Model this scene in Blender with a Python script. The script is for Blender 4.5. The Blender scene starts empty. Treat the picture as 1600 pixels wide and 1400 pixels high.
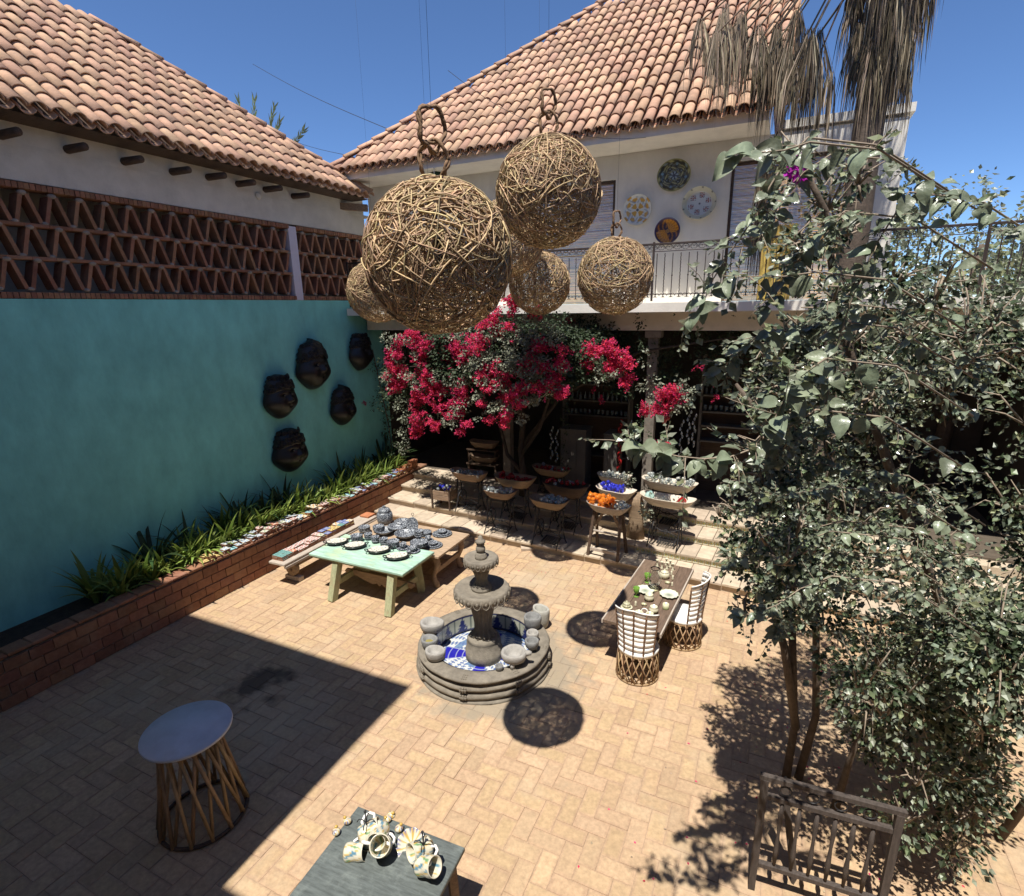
import bpy, math, random
import numpy as np
from mathutils import Vector, Matrix, Euler

S = bpy.context.scene
COL = S.collection
random.seed(7)
PI = math.pi
R = math.radians

# ------------------------------------------------------------------ camera
CAM_H = 5.0
YAW, PITCH, ROLL, FPX = R(25.53), R(15.565), R(1.0), 860.0
_f = np.array([-math.sin(YAW) * math.cos(PITCH), math.cos(YAW) * math.cos(PITCH), -math.sin(PITCH)])
_r = np.array([math.cos(YAW), math.sin(YAW), 0.0])
_d = np.cross(_f, _r)
_c, _s = math.cos(ROLL), math.sin(ROLL)
AX = np.array([_c * _r + _s * _d, -_s * _r + _c * _d, _f])
cam_data = bpy.data.cameras.new('camera')
cam_data.sensor_fit = 'HORIZONTAL'
cam_data.sensor_width = 36.0
cam_data.lens = FPX / 1600 * 36
cam_data.shift_y = 20 / 1600
cam_data.clip_start = 0.05
cam_data.clip_end = 2000
cam = bpy.data.objects.new('camera', cam_data)
COL.objects.link(cam)
m3 = Matrix([[AX[0][i], -AX[1][i], -AX[2][i]] for i in range(3)])
cam.matrix_world = Matrix.Translation((0, 0, CAM_H)) @ m3.to_4x4()
S.camera = cam

# ------------------------------------------------------------------ sky, sun, exposure
SUN_EL, SUN_AZ = R(69.2), R(-1.5)        # azimuth of the shadows, measured from +y towards +x
world = bpy.data.worlds.new('World')
S.world = world
world.use_nodes = True
wn = world.node_tree
bg = wn.nodes['Background']
sky = wn.nodes.new('ShaderNodeTexSky')
sky.sky_type = 'NISHITA'
sky.sun_disc = False
sky.sun_elevation = SUN_EL
sky.sun_rotation = SUN_AZ + PI
sky.altitude = 3000
sky.air_density = 1.0
sky.dust_density = 0.0
sky.ozone_density = 9.5
bg.inputs['Strength'].default_value = 0.115
wn.links.new(sky.outputs['Color'], bg.inputs['Color'])
sun_data = bpy.data.lights.new('sun', 'SUN')
sun_data.energy = 5.0
sun_data.angle = R(0.53)
sun_data.color = (1.0, 0.95, 0.87)
sun = bpy.data.objects.new('sun', sun_data)
COL.objects.link(sun)
SUN_DIR = Vector((math.sin(SUN_AZ) * math.cos(SUN_EL), math.cos(SUN_AZ) * math.cos(SUN_EL), -math.sin(SUN_EL)))
sun.rotation_euler = SUN_DIR.to_track_quat('-Z', 'Y').to_euler()
S.view_settings.view_transform = 'Standard'
S.view_settings.look = 'None'
S.view_settings.exposure = 0.5
S.view_settings.gamma = 1.0
S.view_settings.use_curve_mapping = False
S.render.engine = 'CYCLES'
S.cycles.use_denoising = True
S.cycles.max_bounces = 6
S.cycles.diffuse_bounces = 3
S.cycles.glossy_bounces = 3
S.cycles.transmission_bounces = 6
S.cycles.transparent_max_bounces = 8

# ------------------------------------------------------------------ measuring helpers (photograph pixel -> place in the courtyard)
def ray(px, py):
    return AX.T @ np.array([(px - 800) / FPX, (py - 720) / FPX, 1.0])

def G(px, py, z=0.0):
    d = ray(px, py); t = (z - CAM_H) / d[2]
    return Vector((d[0] * t, d[1] * t, z))

def atY(px, py, Y):
    d = ray(px, py); t = Y / d[1]
    return Vector((d[0] * t, Y, CAM_H + d[2] * t))

def atX(px, py, X):
    d = ray(px, py); t = X / d[0]
    return Vector((X, d[1] * t, CAM_H + d[2] * t))

def atT(px, py, t):
    d = ray(px, py); d = d / np.linalg.norm(d)
    return Vector((d[0] * t, d[1] * t, CAM_H + d[2] * t))

def proj(p):
    q = AX @ np.array([p[0], p[1], p[2] - CAM_H])
    if q[2] <= 0.05: return (-9999, -9999, -1)
    return (800 + FPX * q[0] / q[2], 720 + FPX * q[1] / q[2], q[2])

# ------------------------------------------------------------------ materials
MATS = {}
def _node(nt, t, **kw):
    n = nt.nodes.new(t)
    for k, v in kw.items(): setattr(n, k, v)
    return n

def mat(name, col, rough=0.75, var=0.18, scale=5.0, rand=0.0, bump=0.0, bscale=60.0, metal=0.0, spec=0.35, col2=None, transl=0.0,
        trans=0.0, coat=0.0, cols=None, attr=None, detail=5.0, stain=None, stain_scale=1.2, stain_amt=0.5, stretch=None, attrmul=None):
    if name in MATS: return MATS[name]
    m = bpy.data.materials.new(name); m.use_nodes = True
    nt = m.node_tree; L = nt.links
    b = nt.nodes['Principled BSDF']
    b.inputs['Roughness'].default_value = rough
    b.inputs['Metallic'].default_value = metal
    b.inputs['Specular IOR Level'].default_value = spec
    if coat: b.inputs['Coat Weight'].default_value = coat; b.inputs['Coat Roughness'].default_value = 0.115
    if trans: b.inputs['Transmission Weight'].default_value = trans
    tc = _node(nt, 'ShaderNodeTexCoord'); oi = _node(nt, 'ShaderNodeObjectInfo'); ge = _node(nt, 'ShaderNodeNewGeometry')
    add = _node(nt, 'ShaderNodeMath', operation='ADD'); L.new(oi.outputs['Random'], add.inputs[0]); L.new(ge.outputs['Random Per Island'], add.inputs[1])
    fr = _node(nt, 'ShaderNodeMath', operation='FRACT'); L.new(add.outputs[0], fr.inputs[0])
    rnd = fr.outputs[0]
    off = _node(nt, 'ShaderNodeVectorMath', operation='MULTIPLY_ADD')
    cmb = _node(nt, 'ShaderNodeCombineXYZ')
    for i in range(3): L.new(rnd if rand else oi.outputs['Random'], cmb.inputs[i])
    L.new(cmb.outputs[0], off.inputs[0]); off.inputs[1].default_value = (37, 53, 71); L.new(tc.outputs['Object'], off.inputs[2])
    vec = off.outputs[0]
    if stretch:
        mp = _node(nt, 'ShaderNodeMapping'); mp.inputs['Scale'].default_value = stretch; L.new(vec, mp.inputs['Vector']); vec = mp.outputs[0]
    nz = _node(nt, 'ShaderNodeTexNoise'); nz.inputs['Scale'].default_value = scale; nz.inputs['Detail'].default_value = detail; nz.inputs['Roughness'].default_value = 0.65
    L.new(vec, nz.inputs['Vector'])
    mx = _node(nt, 'ShaderNodeMix', data_type='RGBA')
    c = Vector(col[:3])
    if attr:
        at = _node(nt, 'ShaderNodeAttribute', attribute_name=attr)
        base = at.outputs['Color']
        mul = _node(nt, 'ShaderNodeMapRange'); L.new(nz.outputs[0], mul.inputs[0])
        mul.inputs[1].default_value = .25; mul.inputs[2].default_value = .75; mul.inputs[3].default_value = 1 - var; mul.inputs[4].default_value = 1 + var * .6
        vm = _node(nt, 'ShaderNodeVectorMath', operation='SCALE'); L.new(base, vm.inputs[0]); L.new(mul.outputs[0], vm.inputs['Scale'])
        out = vm.outputs[0]
    else:
        mr = _node(nt, 'ShaderNodeMapRange'); L.new(nz.outputs[0], mr.inputs[0]); mr.inputs[1].default_value = .3; mr.inputs[2].default_value = .7
        L.new(mr.outputs[0], mx.inputs[0])
        if cols:
            rp = _node(nt, 'ShaderNodeValToRGB'); rp.color_ramp.interpolation = 'CONSTANT'
            while len(rp.color_ramp.elements) < len(cols): rp.color_ramp.elements.new(0.5)
            for i, cc in enumerate(cols):
                rp.color_ramp.elements[i].position = i / len(cols); rp.color_ramp.elements[i].color = (*cc, 1)
            L.new(rnd, rp.inputs[0])
            s1 = _node(nt, 'ShaderNodeVectorMath', operation='SCALE'); L.new(rp.outputs[0], s1.inputs[0]); s1.inputs['Scale'].default_value = 1 - var
            s2 = _node(nt, 'ShaderNodeVectorMath', operation='SCALE'); L.new(rp.outputs[0], s2.inputs[0]); s2.inputs['Scale'].default_value = 1 + var * .7
            L.new(s1.outputs[0], mx.inputs[6]); L.new(s2.outputs[0], mx.inputs[7])
        else:
            ca = c * (1 - var); cb = Vector(col2[:3]) if col2 else c * (1 + var)
            mx.inputs[6].default_value = (*ca, 1); mx.inputs[7].default_value = (*cb, 1)
        out = mx.outputs[2]
    if rand:
        wh = _node(nt, 'ShaderNodeTexWhiteNoise', noise_dimensions='1D'); L.new(rnd, wh.inputs['W'])
        mr2 = _node(nt, 'ShaderNodeMapRange'); L.new(wh.outputs[0], mr2.inputs[0]); mr2.inputs[3].default_value = 1 - rand; mr2.inputs[4].default_value = 1 + rand
        vm2 = _node(nt, 'ShaderNodeVectorMath', operation='SCALE'); L.new(out, vm2.inputs[0]); L.new(mr2.outputs[0], vm2.inputs['Scale'])
        hs = _node(nt, 'ShaderNodeHueSaturation'); L.new(vm2.outputs[0], hs.inputs['Color'])
        mr3 = _node(nt, 'ShaderNodeMapRange'); L.new(wh.outputs['Color'], mr3.inputs[0]); mr3.inputs[3].default_value = .5 - rand * .06; mr3.inputs[4].default_value = .5 + rand * .06
        L.new(mr3.outputs[0], hs.inputs['Hue'])
        out = hs.outputs[0]
    if attrmul:
        am = _node(nt, 'ShaderNodeAttribute', attribute_name=attrmul)
        vm3 = _node(nt, 'ShaderNodeVectorMath', operation='MULTIPLY'); L.new(out, vm3.inputs[0]); L.new(am.outputs['Color'], vm3.inputs[1]); out = vm3.outputs[0]
    if stain:
        n2 = _node(nt, 'ShaderNodeTexNoise'); n2.inputs['Scale'].default_value = stain_scale; n2.inputs['Detail'].default_value = 7; n2.inputs['Roughness'].default_value = .7
        geo = tc.outputs['Object'] if not rand else ge.outputs['Position']
        L.new(geo, n2.inputs['Vector'])
        r2 = _node(nt, 'ShaderNodeMapRange'); L.new(n2.outputs[0], r2.inputs[0]); r2.inputs[1].default_value = .5; r2.inputs[2].default_value = .72; r2.inputs[4].default_value = stain_amt
        m2 = _node(nt, 'ShaderNodeMix', data_type='RGBA'); L.new(r2.outputs[0], m2.inputs[0]); L.new(out, m2.inputs[6]); m2.inputs[7].default_value = (*stain, 1)
        out = m2.outputs[2]
    L.new(out, b.inputs['Base Color'])
    if bump:
        n3 = _node(nt, 'ShaderNodeTexNoise'); n3.inputs['Scale'].default_value = bscale; n3.inputs['Detail'].default_value = 4
        L.new(vec, n3.inputs['Vector'])
        bp = _node(nt, 'ShaderNodeBump'); bp.inputs['Strength'].default_value = min(1.0, bump); bp.inputs['Distance'].default_value = 0.01
        L.new(n3.outputs[0], bp.inputs['Height']); L.new(bp.outputs[0], b.inputs['Normal'])
    if transl:
        tr = _node(nt, 'ShaderNodeBsdfTranslucent'); L.new(out, tr.inputs['Color'])
        ms = _node(nt, 'ShaderNodeMixShader'); ms.inputs[0].default_value = transl
        L.new(b.outputs[0], ms.inputs[1]); L.new(tr.outputs[0], ms.inputs[2])
        L.new(ms.outputs[0], nt.nodes['Material Output'].inputs[0])
    MATS[name] = m
    return m

# ------------------------------------------------------------------ mesh helpers
class MB:
    def __init__(self): self.v = []; self.f = []; self.c = None; self.mi = []; self.sm = []
    def add(self, vs, fs, smooth=False, cols=None):
        o = len(self.v)
        self.v += [tuple(p) for p in vs]
        self.f += [tuple(i + o for i in f) for f in fs]
        self.sm += [smooth] * len(fs)
        if cols is not None:
            if self.c is None: self.c = [(1, 1, 1)] * o
            self.c += cols
        elif self.c is not None: self.c += [(1, 1, 1)] * len(vs)
        return self
    def box(self, c, s, rz=0.0, mtx=None, taper=(1, 1), ch=0.0):
        x, y, z = s[0] / 2, s[1] / 2, s[2] / 2
        if ch:
            vs = []
            for (zz, k) in ((-z, 0), (-z + ch, 1), (z - ch, 1), (z, 0)):
                t = (zz + z) / (2 * z)
                tx = 1 + (taper[0] - 1) * t; ty = 1 + (taper[1] - 1) * t
                a, b2 = (x * tx - (0 if k else ch)), (y * ty - (0 if k else ch))
                vs += [(-a, -b2, zz), (a, -b2, zz), (a, b2, zz), (-a, b2, zz)]
            fs = [(3, 2, 1, 0), (12, 13, 14, 15)]
            for i in range(3):
                for j in range(4): fs.append((i * 4 + j, i * 4 + (j + 1) % 4, i * 4 + 4 + (j + 1) % 4, i * 4 + 4 + j))
        else:
            tx, ty = taper
            vs = [(-x, -y, -z), (x, -y, -z), (x, y, -z), (-x, y, -z), (-x * tx, -y * ty, z), (x * tx, -y * ty, z), (x * tx, y * ty, z), (-x * tx, y * ty, z)]
            fs = [(3, 2, 1, 0), (4, 5, 6, 7), (0, 1, 5, 4), (1, 2, 6, 5), (2, 3, 7, 6), (3, 0, 4, 7)]
        M = mtx if mtx is not None else Matrix.Rotation(rz, 4, 'Z')
        return self.add([Vector(c) + (M @ Vector(p)) for p in vs], fs)
    def bar(self, a, b, w, h=None, up=(0, 0, 1), ch=0.0, taper=(1, 1)):
        a, b = Vector(a), Vector(b); d = b - a; l = d.length; zc = d.normalized(); u = Vector(up)
        xc = u.cross(zc)
        if xc.length < 1e-4: xc = Vector((1, 0, 0)).cross(zc)
        xc.normalize(); yc = zc.cross(xc)
        M = Matrix((xc, yc, zc)).transposed().to_4x4()
        return self.box((a + b) / 2, (w, h or w, l), mtx=M, ch=ch, taper=taper)
    def tube(self, pts, rad, n=6, cap=True, smooth=True, cols=None):
        pts = [Vector(p) for p in pts]; k = len(pts)
        rads = rad if isinstance(rad, (list, tuple)) else [rad] * k
        t0 = (pts[1] - pts[0]).normalized()
        u = t0.cross(Vector((0, 0, 1)))
        if u.length < 1e-3: u = t0.cross(Vector((1, 0, 0)))
        u.normalize(); vs = []
        for i in range(k):
            t = (pts[min(i + 1, k - 1)] - pts[max(i - 1, 0)])
            if t.length < 1e-9: t = t0.copy()
            t.normalize()
            u = u - t * u.dot(t)
            if u.length < 1e-6: u = t.orthogonal()
            u.normalize(); w = t.cross(u)
            for j in range(n):
                a = 2 * PI * j / n
                vs.append(pts[i] + (u * math.cos(a) + w * math.sin(a)) * rads[i])
        fs = []
        for i in range(k - 1):
            for j in range(n): fs.append((i * n + j, i * n + (j + 1) % n, (i + 1) * n + (j + 1) % n, (i + 1) * n + j))
        if cap and n > 2:
            fs.append(tuple(range(n - 1, -1, -1))); fs.append(tuple((k - 1) * n + j for j in range(n)))
        return self.add(vs, fs, smooth, cols)
    def ring(self, c, r, rad, axis='Z', n=24, k=6, mtx=None):
        vs, fs = [], []
        for i in range(n):
            a = 2 * PI * i / n
            for j in range(k):
                b = 2 * PI * j / k
                p = Vector(((r + rad * math.cos(b)) * math.cos(a), (r + rad * math.cos(b)) * math.sin(a), rad * math.sin(b)))
                if axis == 'X': p = Vector((p.z, p.x, p.y))
                elif axis == 'Y': p = Vector((p.x, p.z, p.y))
                if mtx is not None: p = mtx @ p
                vs.append(Vector(c) + p)
        for i in range(n):
            for j in range(k): fs.append((i * k + j, ((i + 1) % n) * k + j, ((i + 1) % n) * k + (j + 1) % k, i * k + (j + 1) % k))
        return self.add(vs, fs, True)
    def lathe(self, prof, n=32, c=(0, 0, 0), mod=None, colf=None, smooth=True, sx=1.0, sy=1.0, capb=True, capt=True, mtx=None):
        vs, fs, cs = [], [], []
        for i, (r, z) in enumerate(prof):
            for j in range(n):
                a = 2 * PI * j / n
                rr = r * (mod(a, i, z) if mod else 1.0)
                p = Vector((rr * math.cos(a) * sx, rr * math.sin(a) * sy, z))
                if mtx is not None: p = mtx @ p
                vs.append(Vector(c) + p)
                if colf: cs.append(colf(a, r, z, i))
        for i in range(len(prof) - 1):
            for j in range(n): fs.append((i * n + j, i * n + (j + 1) % n, (i + 1) * n + (j + 1) % n, (i + 1) * n + j))
        if capb and prof[0][0] > 1e-6: fs.append(tuple(range(n - 1, -1, -1)))
        if capt and prof[-1][0] > 1e-6: fs.append(tuple((len(prof) - 1) * n + j for j in range(n)))
        return self.add(vs, fs, smooth, cs if colf else None)
    def ball(self, c, r, n=10, m=7, sx=1, sy=1, sz=1, mtx=None, colf=None):
        prof = [(max(1e-5, r * math.sin(PI * i / m)), -r * sz * math.cos(PI * i / m)) for i in range(m + 1)]
        return self.lathe(prof, n, c, sx=sx, sy=sy, mtx=mtx, capb=False, capt=False, colf=colf)
    def poly(self, outline, th, mtx, c=(0, 0, 0)):
        n = len(outline)
        vs = [(x, y, 0) for x, y in outline] + [(x, y, th) for x, y in outline]
        fs = [tuple(range(n - 1, -1, -1)), tuple(range(n, 2 * n))] + [(i, (i + 1) % n, n + (i + 1) % n, n + i) for i in range(n)]
        return self.add([Vector(c) + (mtx @ Vector(p)) for p in vs], fs)
    def mesh(self, name, material):
        me = bpy.data.meshes.new(name)
        me.from_pydata(self.v, [], self.f)
        me.polygons.foreach_set('use_smooth', self.sm)
        if self.c is not None:
            ca = me.color_attributes.new('Col', 'FLOAT_COLOR', 'POINT')
            ca.data.foreach_set('color', [x for q in self.c for x in (q[0], q[1], q[2], 1.0)])
        if material: me.materials.append(material)
        me.update()
        return me
    def build(self, name, material, parent=None, loc=(0, 0, 0), rot=(0, 0, 0)):
        return link(name, self.mesh(name, material), parent, loc, rot)

def link(name, me, parent=None, loc=(0, 0, 0), rot=(0, 0, 0), scale=None):
    o = bpy.data.objects.new(name, me); COL.objects.link(o)
    o.location = loc; o.rotation_euler = rot
    if scale is not None: o.scale = scale if hasattr(scale, '__len__') else (scale,) * 3
    if parent is not None: o.parent = parent
    return o

def thing(name, label, cat, loc=(0, 0, 0), rz=0.0, group=None, rot=None):
    o = bpy.data.objects.new(name, None); COL.objects.link(o)
    o.empty_display_size = 0.05
    o.location = loc; o.rotation_euler = rot or (0, 0, rz)
    return tag(o, label, cat, group)

def tag(o, label=None, cat=None, group=None, kind=None):
    if label: o['label'] = label
    if cat: o['category'] = cat
    if group: o['group'] = group
    if kind: o['kind'] = kind
    return o

def dup(root, loc=None, rz=None, label=None, group=None, scale=None):
    def cp(o, par):
        c = o.copy(); COL.objects.link(c); c.parent = par
        for ch in o.children: cp(ch, c)
        return c
    r = cp(root, None)
    if loc is not None: r.location = loc
    if rz is not None: r.rotation_euler = (0, 0, rz)
    if label: r['label'] = label
    if group: r['group'] = group
    if scale is not None: r.scale = (scale,) * 3 if not hasattr(scale, '__len__') else scale
    return r

def noise3(x, y, z):
    return (math.sin(x * 1.7 + 1.3 * math.sin(y * 2.1 + z)) + math.sin(y * 2.3 + 1.7 * math.sin(z * 1.9 + x)) + math.sin(z * 2.9 + 1.1 * math.sin(x * 2.7 + y))) / 3

def U(a, b): return random.uniform(a, b)
def rvec():
    while True:
        v = Vector((U(-1, 1), U(-1, 1), U(-1, 1)))
        if .05 < v.length < 1: return v.normalized()

# ------------------------------------------------------------------ palette
m_paver = mat('paver_clay', (.415, .29, .183), rough=.9, var=.20, scale=22, rand=.075, bump=.45, bscale=110, stain=(.45, .37, .26), stain_scale=.42, stain_amt=.85, attrmul='Col', detail=9)
m_bed = mat('sand_joint', (.37, .275, .185), rough=.95, var=.3, scale=20, bump=.5, bscale=120)
m_earth = mat('dry_earth', (.25, .18, .12), rough=.95, var=.3, scale=2, bump=.4)
m_brick = mat('red_brick', (.27, .13, .075), rough=.9, var=.22, scale=14, rand=.22, bump=.5, bscale=70, stain=(.36, .25, .17), stain_scale=2.2, stain_amt=.45)
m_mortar = mat('mortar', (.30, .26, .22), rough=.95, var=.25, scale=18, bump=.5)
m_tile = mat('roof_tile_clay', (.54, .335, .22), rough=.85, var=.2, scale=6, rand=.2, bump=.4, bscale=50, stain=(.27, .21, .165), stain_scale=2.6, stain_amt=.55, detail=8)
m_white = mat('white_plaster', (.78, .74, .66), rough=.9, var=.07, scale=3, bump=.3, bscale=35, stain=(.56, .52, .46), stain_scale=.9, stain_amt=.45, stretch=(1, 1, .4))
m_cream = mat('cream_plaster', (.62, .58, .50), rough=.9, var=.1, scale=3, bump=.3, bscale=35, stain=(.42, .38, .32), stain_scale=1.1, stain_amt=.5)
m_teal = mat('teal_limewash', (.22, .60, .555), rough=.85, var=.17, scale=2.6, bump=.35, bscale=14, stain=(.25, .63, .58), stain_scale=2.2, stain_amt=.4, detail=10, stretch=(1, 1, .55))
m_lilac = mat('lilac_plaster', (.62, .58, .66), rough=.9, var=.06, scale=4)
m_stone = mat('carved_stone', (.20, .175, .138), rough=.85, var=.25, scale=9, bump=.6, bscale=45, stain=(.15, .13, .105), stain_scale=3, stain_amt=.6)
m_lava = mat('lava_stone', (.19, .19, .185), rough=.92, var=.2, scale=20, bump=.8, bscale=80, rand=.14)
m_step = mat('step_stone', (.47, .385, .29), rough=.9, var=.18, scale=6, rand=.12, bump=.5, bscale=50, stain=(.30, .23, .16), stain_scale=2, stain_amt=.5)
m_wood = mat('weathered_wood', (.27, .19, .125), rough=.8, var=.3, scale=6, stretch=(1, 8, 8), bump=.4, bscale=30, rand=.1)
m_darkwood = mat('dark_wood', (.085, .055, .038), rough=.75, var=.35, scale=5, stretch=(1, 9, 9), bump=.3, bscale=30)
m_tablewood = mat('table_wood', (.155, .105, .075), rough=.62, var=.35, scale=5, stretch=(9, 1, 9), bump=.3, bscale=25, rand=.14)
m_brownwood = mat('brown_table_wood', (.40, .29, .195), rough=.7, var=.28, scale=5, stretch=(1, 9, 9), bump=.3, bscale=30)
m_greywood = mat('grey_plank', (.42, .36, .30), rough=.85, var=.25, scale=6, stretch=(9, 1, 9), bump=.4, bscale=30)
m_mint = mat('mint_paint', (.34, .51, .41), rough=.65, var=.3, scale=3.0, stretch=(1, 5, 5), bump=.25, bscale=30, stain=(.47, .52, .26), stain_scale=3.2, stain_amt=.8)
m_greenleg = mat('green_worn_leg', (.33, .34, .20), rough=.75, var=.25, scale=7, stretch=(6, 6, 1), bump=.4, bscale=30, stain=(.35, .24, .14), stain_scale=4, stain_amt=.8)
m_wicker = mat('wicker', (.46, .325, .185), rough=.65, var=.3, scale=8, rand=.5, bump=.2)
m_vine = mat('twisted_vine', (.20, .12, .065), rough=.8, var=.3, scale=20, bump=.4)
m_iron = mat('black_iron', (.035, .034, .036), rough=.5, var=.3, scale=20, metal=.3, bump=.2)
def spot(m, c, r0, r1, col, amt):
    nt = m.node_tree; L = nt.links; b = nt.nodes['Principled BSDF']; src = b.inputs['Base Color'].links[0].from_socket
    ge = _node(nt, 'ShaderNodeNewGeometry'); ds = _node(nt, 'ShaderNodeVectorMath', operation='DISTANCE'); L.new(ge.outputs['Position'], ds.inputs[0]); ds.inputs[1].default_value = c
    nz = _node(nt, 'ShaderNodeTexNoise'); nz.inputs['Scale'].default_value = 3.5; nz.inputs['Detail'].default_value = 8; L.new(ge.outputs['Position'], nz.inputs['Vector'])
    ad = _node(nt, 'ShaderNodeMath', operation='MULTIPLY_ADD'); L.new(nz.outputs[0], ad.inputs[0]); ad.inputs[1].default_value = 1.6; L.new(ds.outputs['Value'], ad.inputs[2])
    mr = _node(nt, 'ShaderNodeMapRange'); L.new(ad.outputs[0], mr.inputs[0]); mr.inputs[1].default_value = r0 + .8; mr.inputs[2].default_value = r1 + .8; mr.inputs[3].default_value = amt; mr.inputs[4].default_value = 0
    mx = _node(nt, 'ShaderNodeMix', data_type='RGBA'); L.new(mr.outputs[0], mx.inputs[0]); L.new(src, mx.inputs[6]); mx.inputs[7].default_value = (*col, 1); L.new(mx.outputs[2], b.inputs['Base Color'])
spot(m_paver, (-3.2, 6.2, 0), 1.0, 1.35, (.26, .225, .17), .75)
spot(m_paver, (-6.1, 4.4, 0), .15, .5, (.05, .04, .032), .8)
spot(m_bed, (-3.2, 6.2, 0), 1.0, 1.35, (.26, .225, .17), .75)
m_railiron = mat('rail_iron', (.06, .045, .04), rough=.55, var=.25, scale=12, metal=.2)
m_clayblack = mat('black_clay', (.017, .015, .0145), rough=.36, var=.35, scale=6, bump=.25, bscale=60, spec=.4)
m_eye = mat('glossy_eye', (.06, .055, .05), rough=.12, var=.1, spec=.6)
m_reed = mat('reed_blind', (.58, .36, .155), rough=.8, var=.25, scale=4, rand=.35)
m_straw = mat('yellow_straw', (.52, .37, .10), rough=.8, var=.3, scale=6, rand=.3)
m_glaze = mat('painted_glaze', (1, 1, 1), rough=.25, var=.06, scale=9, attr='Col', coat=.3)
m_paintmatte = mat('painted_ceramic', (1, 1, 1), rough=.6, var=.12, scale=14, attr='Col')
m_leather = mat('white_leather', (.80, .78, .74), rough=.6, var=.1, scale=12, bump=.3, bscale=40)
m_bamboo = mat('cane', (.34, .225, .125), rough=.6, var=.25, scale=9, rand=.22, bump=.2)
m_cane_dark = mat('bound_cane', (.17, .095, .055), rough=.7, var=.45, scale=26, bump=.4)
m_leaf = mat('leaf_green', (.175, .20, .135), rough=.42, var=.25, scale=9, rand=.35, coat=.25, cols=[(.20, .235, .155), (.25, .27, .20), (.15, .19, .10), (.25, .27, .145), (.18, .22, .16), (.225, .25, .18)], transl=.2, spec=.5)
m_leafdark = mat('leaf_dark', (.04, .06, .028), rough=.6, var=.25, scale=9, rand=.4, transl=.15)  # darker leaf copy; shade inside and under foliage is put into its colour
m_leafpale = mat('leaf_pale', (.25, .27, .20), rough=.42, var=.25, scale=9, rand=.4, transl=.2)
m_blade = mat('strap_leaf', (.21, .28, .06), rough=.5, var=.3, scale=5, rand=.4, transl=.25)
m_bladedark = mat('strap_leaf_dark', (.035, .065, .02), rough=.5, var=.3, scale=5, rand=.4, transl=.2)
m_bract = mat('bract_red', (.66, .05, .15), rough=.75, var=.15, scale=9, rand=.5, transl=.42)
m_bractpink = mat('bract_magenta', (.48, .02, .42), rough=.7, var=.15, scale=9, rand=.25, transl=.35)
m_bark = mat('bark', (.12, .092, .07), rough=.9, var=.3, scale=14, bump=.6, bscale=40)
m_darkbark = mat('dark_bark', (.055, .043, .034), rough=.9, var=.3, scale=14, bump=.6, bscale=40)  # darker bark copy, porch shade put into the trunk colour
m_twig = mat('twig', (.30, .24, .18), rough=.85, var=.25, scale=20)
m_thatch = mat('dry_fronds', (.36, .28, .195), rough=.85, var=.3, scale=8, rand=.5, transl=.1)
m_thatchdark = mat('dark_dry_fronds', (.10, .075, .045), rough=.85, var=.3, scale=8, rand=.5)
m_palm = mat('palm_frond', (.13, .16, .07), rough=.6, var=.3, scale=5, rand=.3, transl=.2)
m_glass = mat('clear_glass', (.80, .87, .86), rough=.06, var=.05, trans=.72, spec=.7, coat=.5)
m_glassblue = mat('cobalt_glass', (.05, .06, .60), rough=.05, var=.1, trans=.35, spec=.6)
m_glassorange = mat('amber_glass', (.90, .27, .03), rough=.06, var=.2, trans=.45, spec=.5)
m_glassred = mat('ruby_glass', (.42, .02, .02), rough=.05, var=.15, trans=.3, spec=.6)
m_glassaqua = mat('aqua_glass', (.55, .80, .76), rough=.06, var=.15, trans=.5, spec=.5)
m_glassgreen = mat('green_glass', (.35, .62, .12), rough=.05, var=.1, trans=.6, spec=.5)
m_batea = mat('carved_trough_wood', (.29, .205, .135), rough=.75, var=.28, scale=5, stretch=(1, 6, 6), bump=.4, bscale=30, rand=.2)
m_bateapale = mat('pale_trough_wood', (.60, .53, .43), rough=.7, var=.2, scale=5, stretch=(1, 6, 6), bump=.3, bscale=30)
m_shelf = mat('shelf_shade_paint', (.13, .12, .105), rough=.7, var=.1)  # white shelves and cabinets darkened, porch shade put into the colour
m_slate = mat('slate_top', (.10, .115, .11), rough=.6, var=.35, scale=7, stretch=(1, 7, 7), bump=.3, stain=(.22, .25, .23), stain_scale=6, stain_amt=.6)
m_cloth = mat('tabletop_white', (.55, .57, .62), rough=.45, var=.12, scale=3, stain=(.38, .38, .40), stain_scale=5, stain_amt=.4)
m_terracotta = mat('terracotta', (.40, .16, .075), rough=.85, var=.2, scale=9, rand=.15, bump=.3)
m_soil = mat('planter_soil', (.045, .032, .022), rough=.95, var=.4, scale=12, bump=.8)
m_water = mat('still_water', (.05, .06, .05), rough=.05, var=.05, spec=.5)
m_wire = mat('thin_wire', (.03, .03, .035), rough=.6, var=.1)
m_lantern = mat('lantern_green', (.03, .075, .055), rough=.5, var=.3, scale=30, metal=.3)

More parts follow.
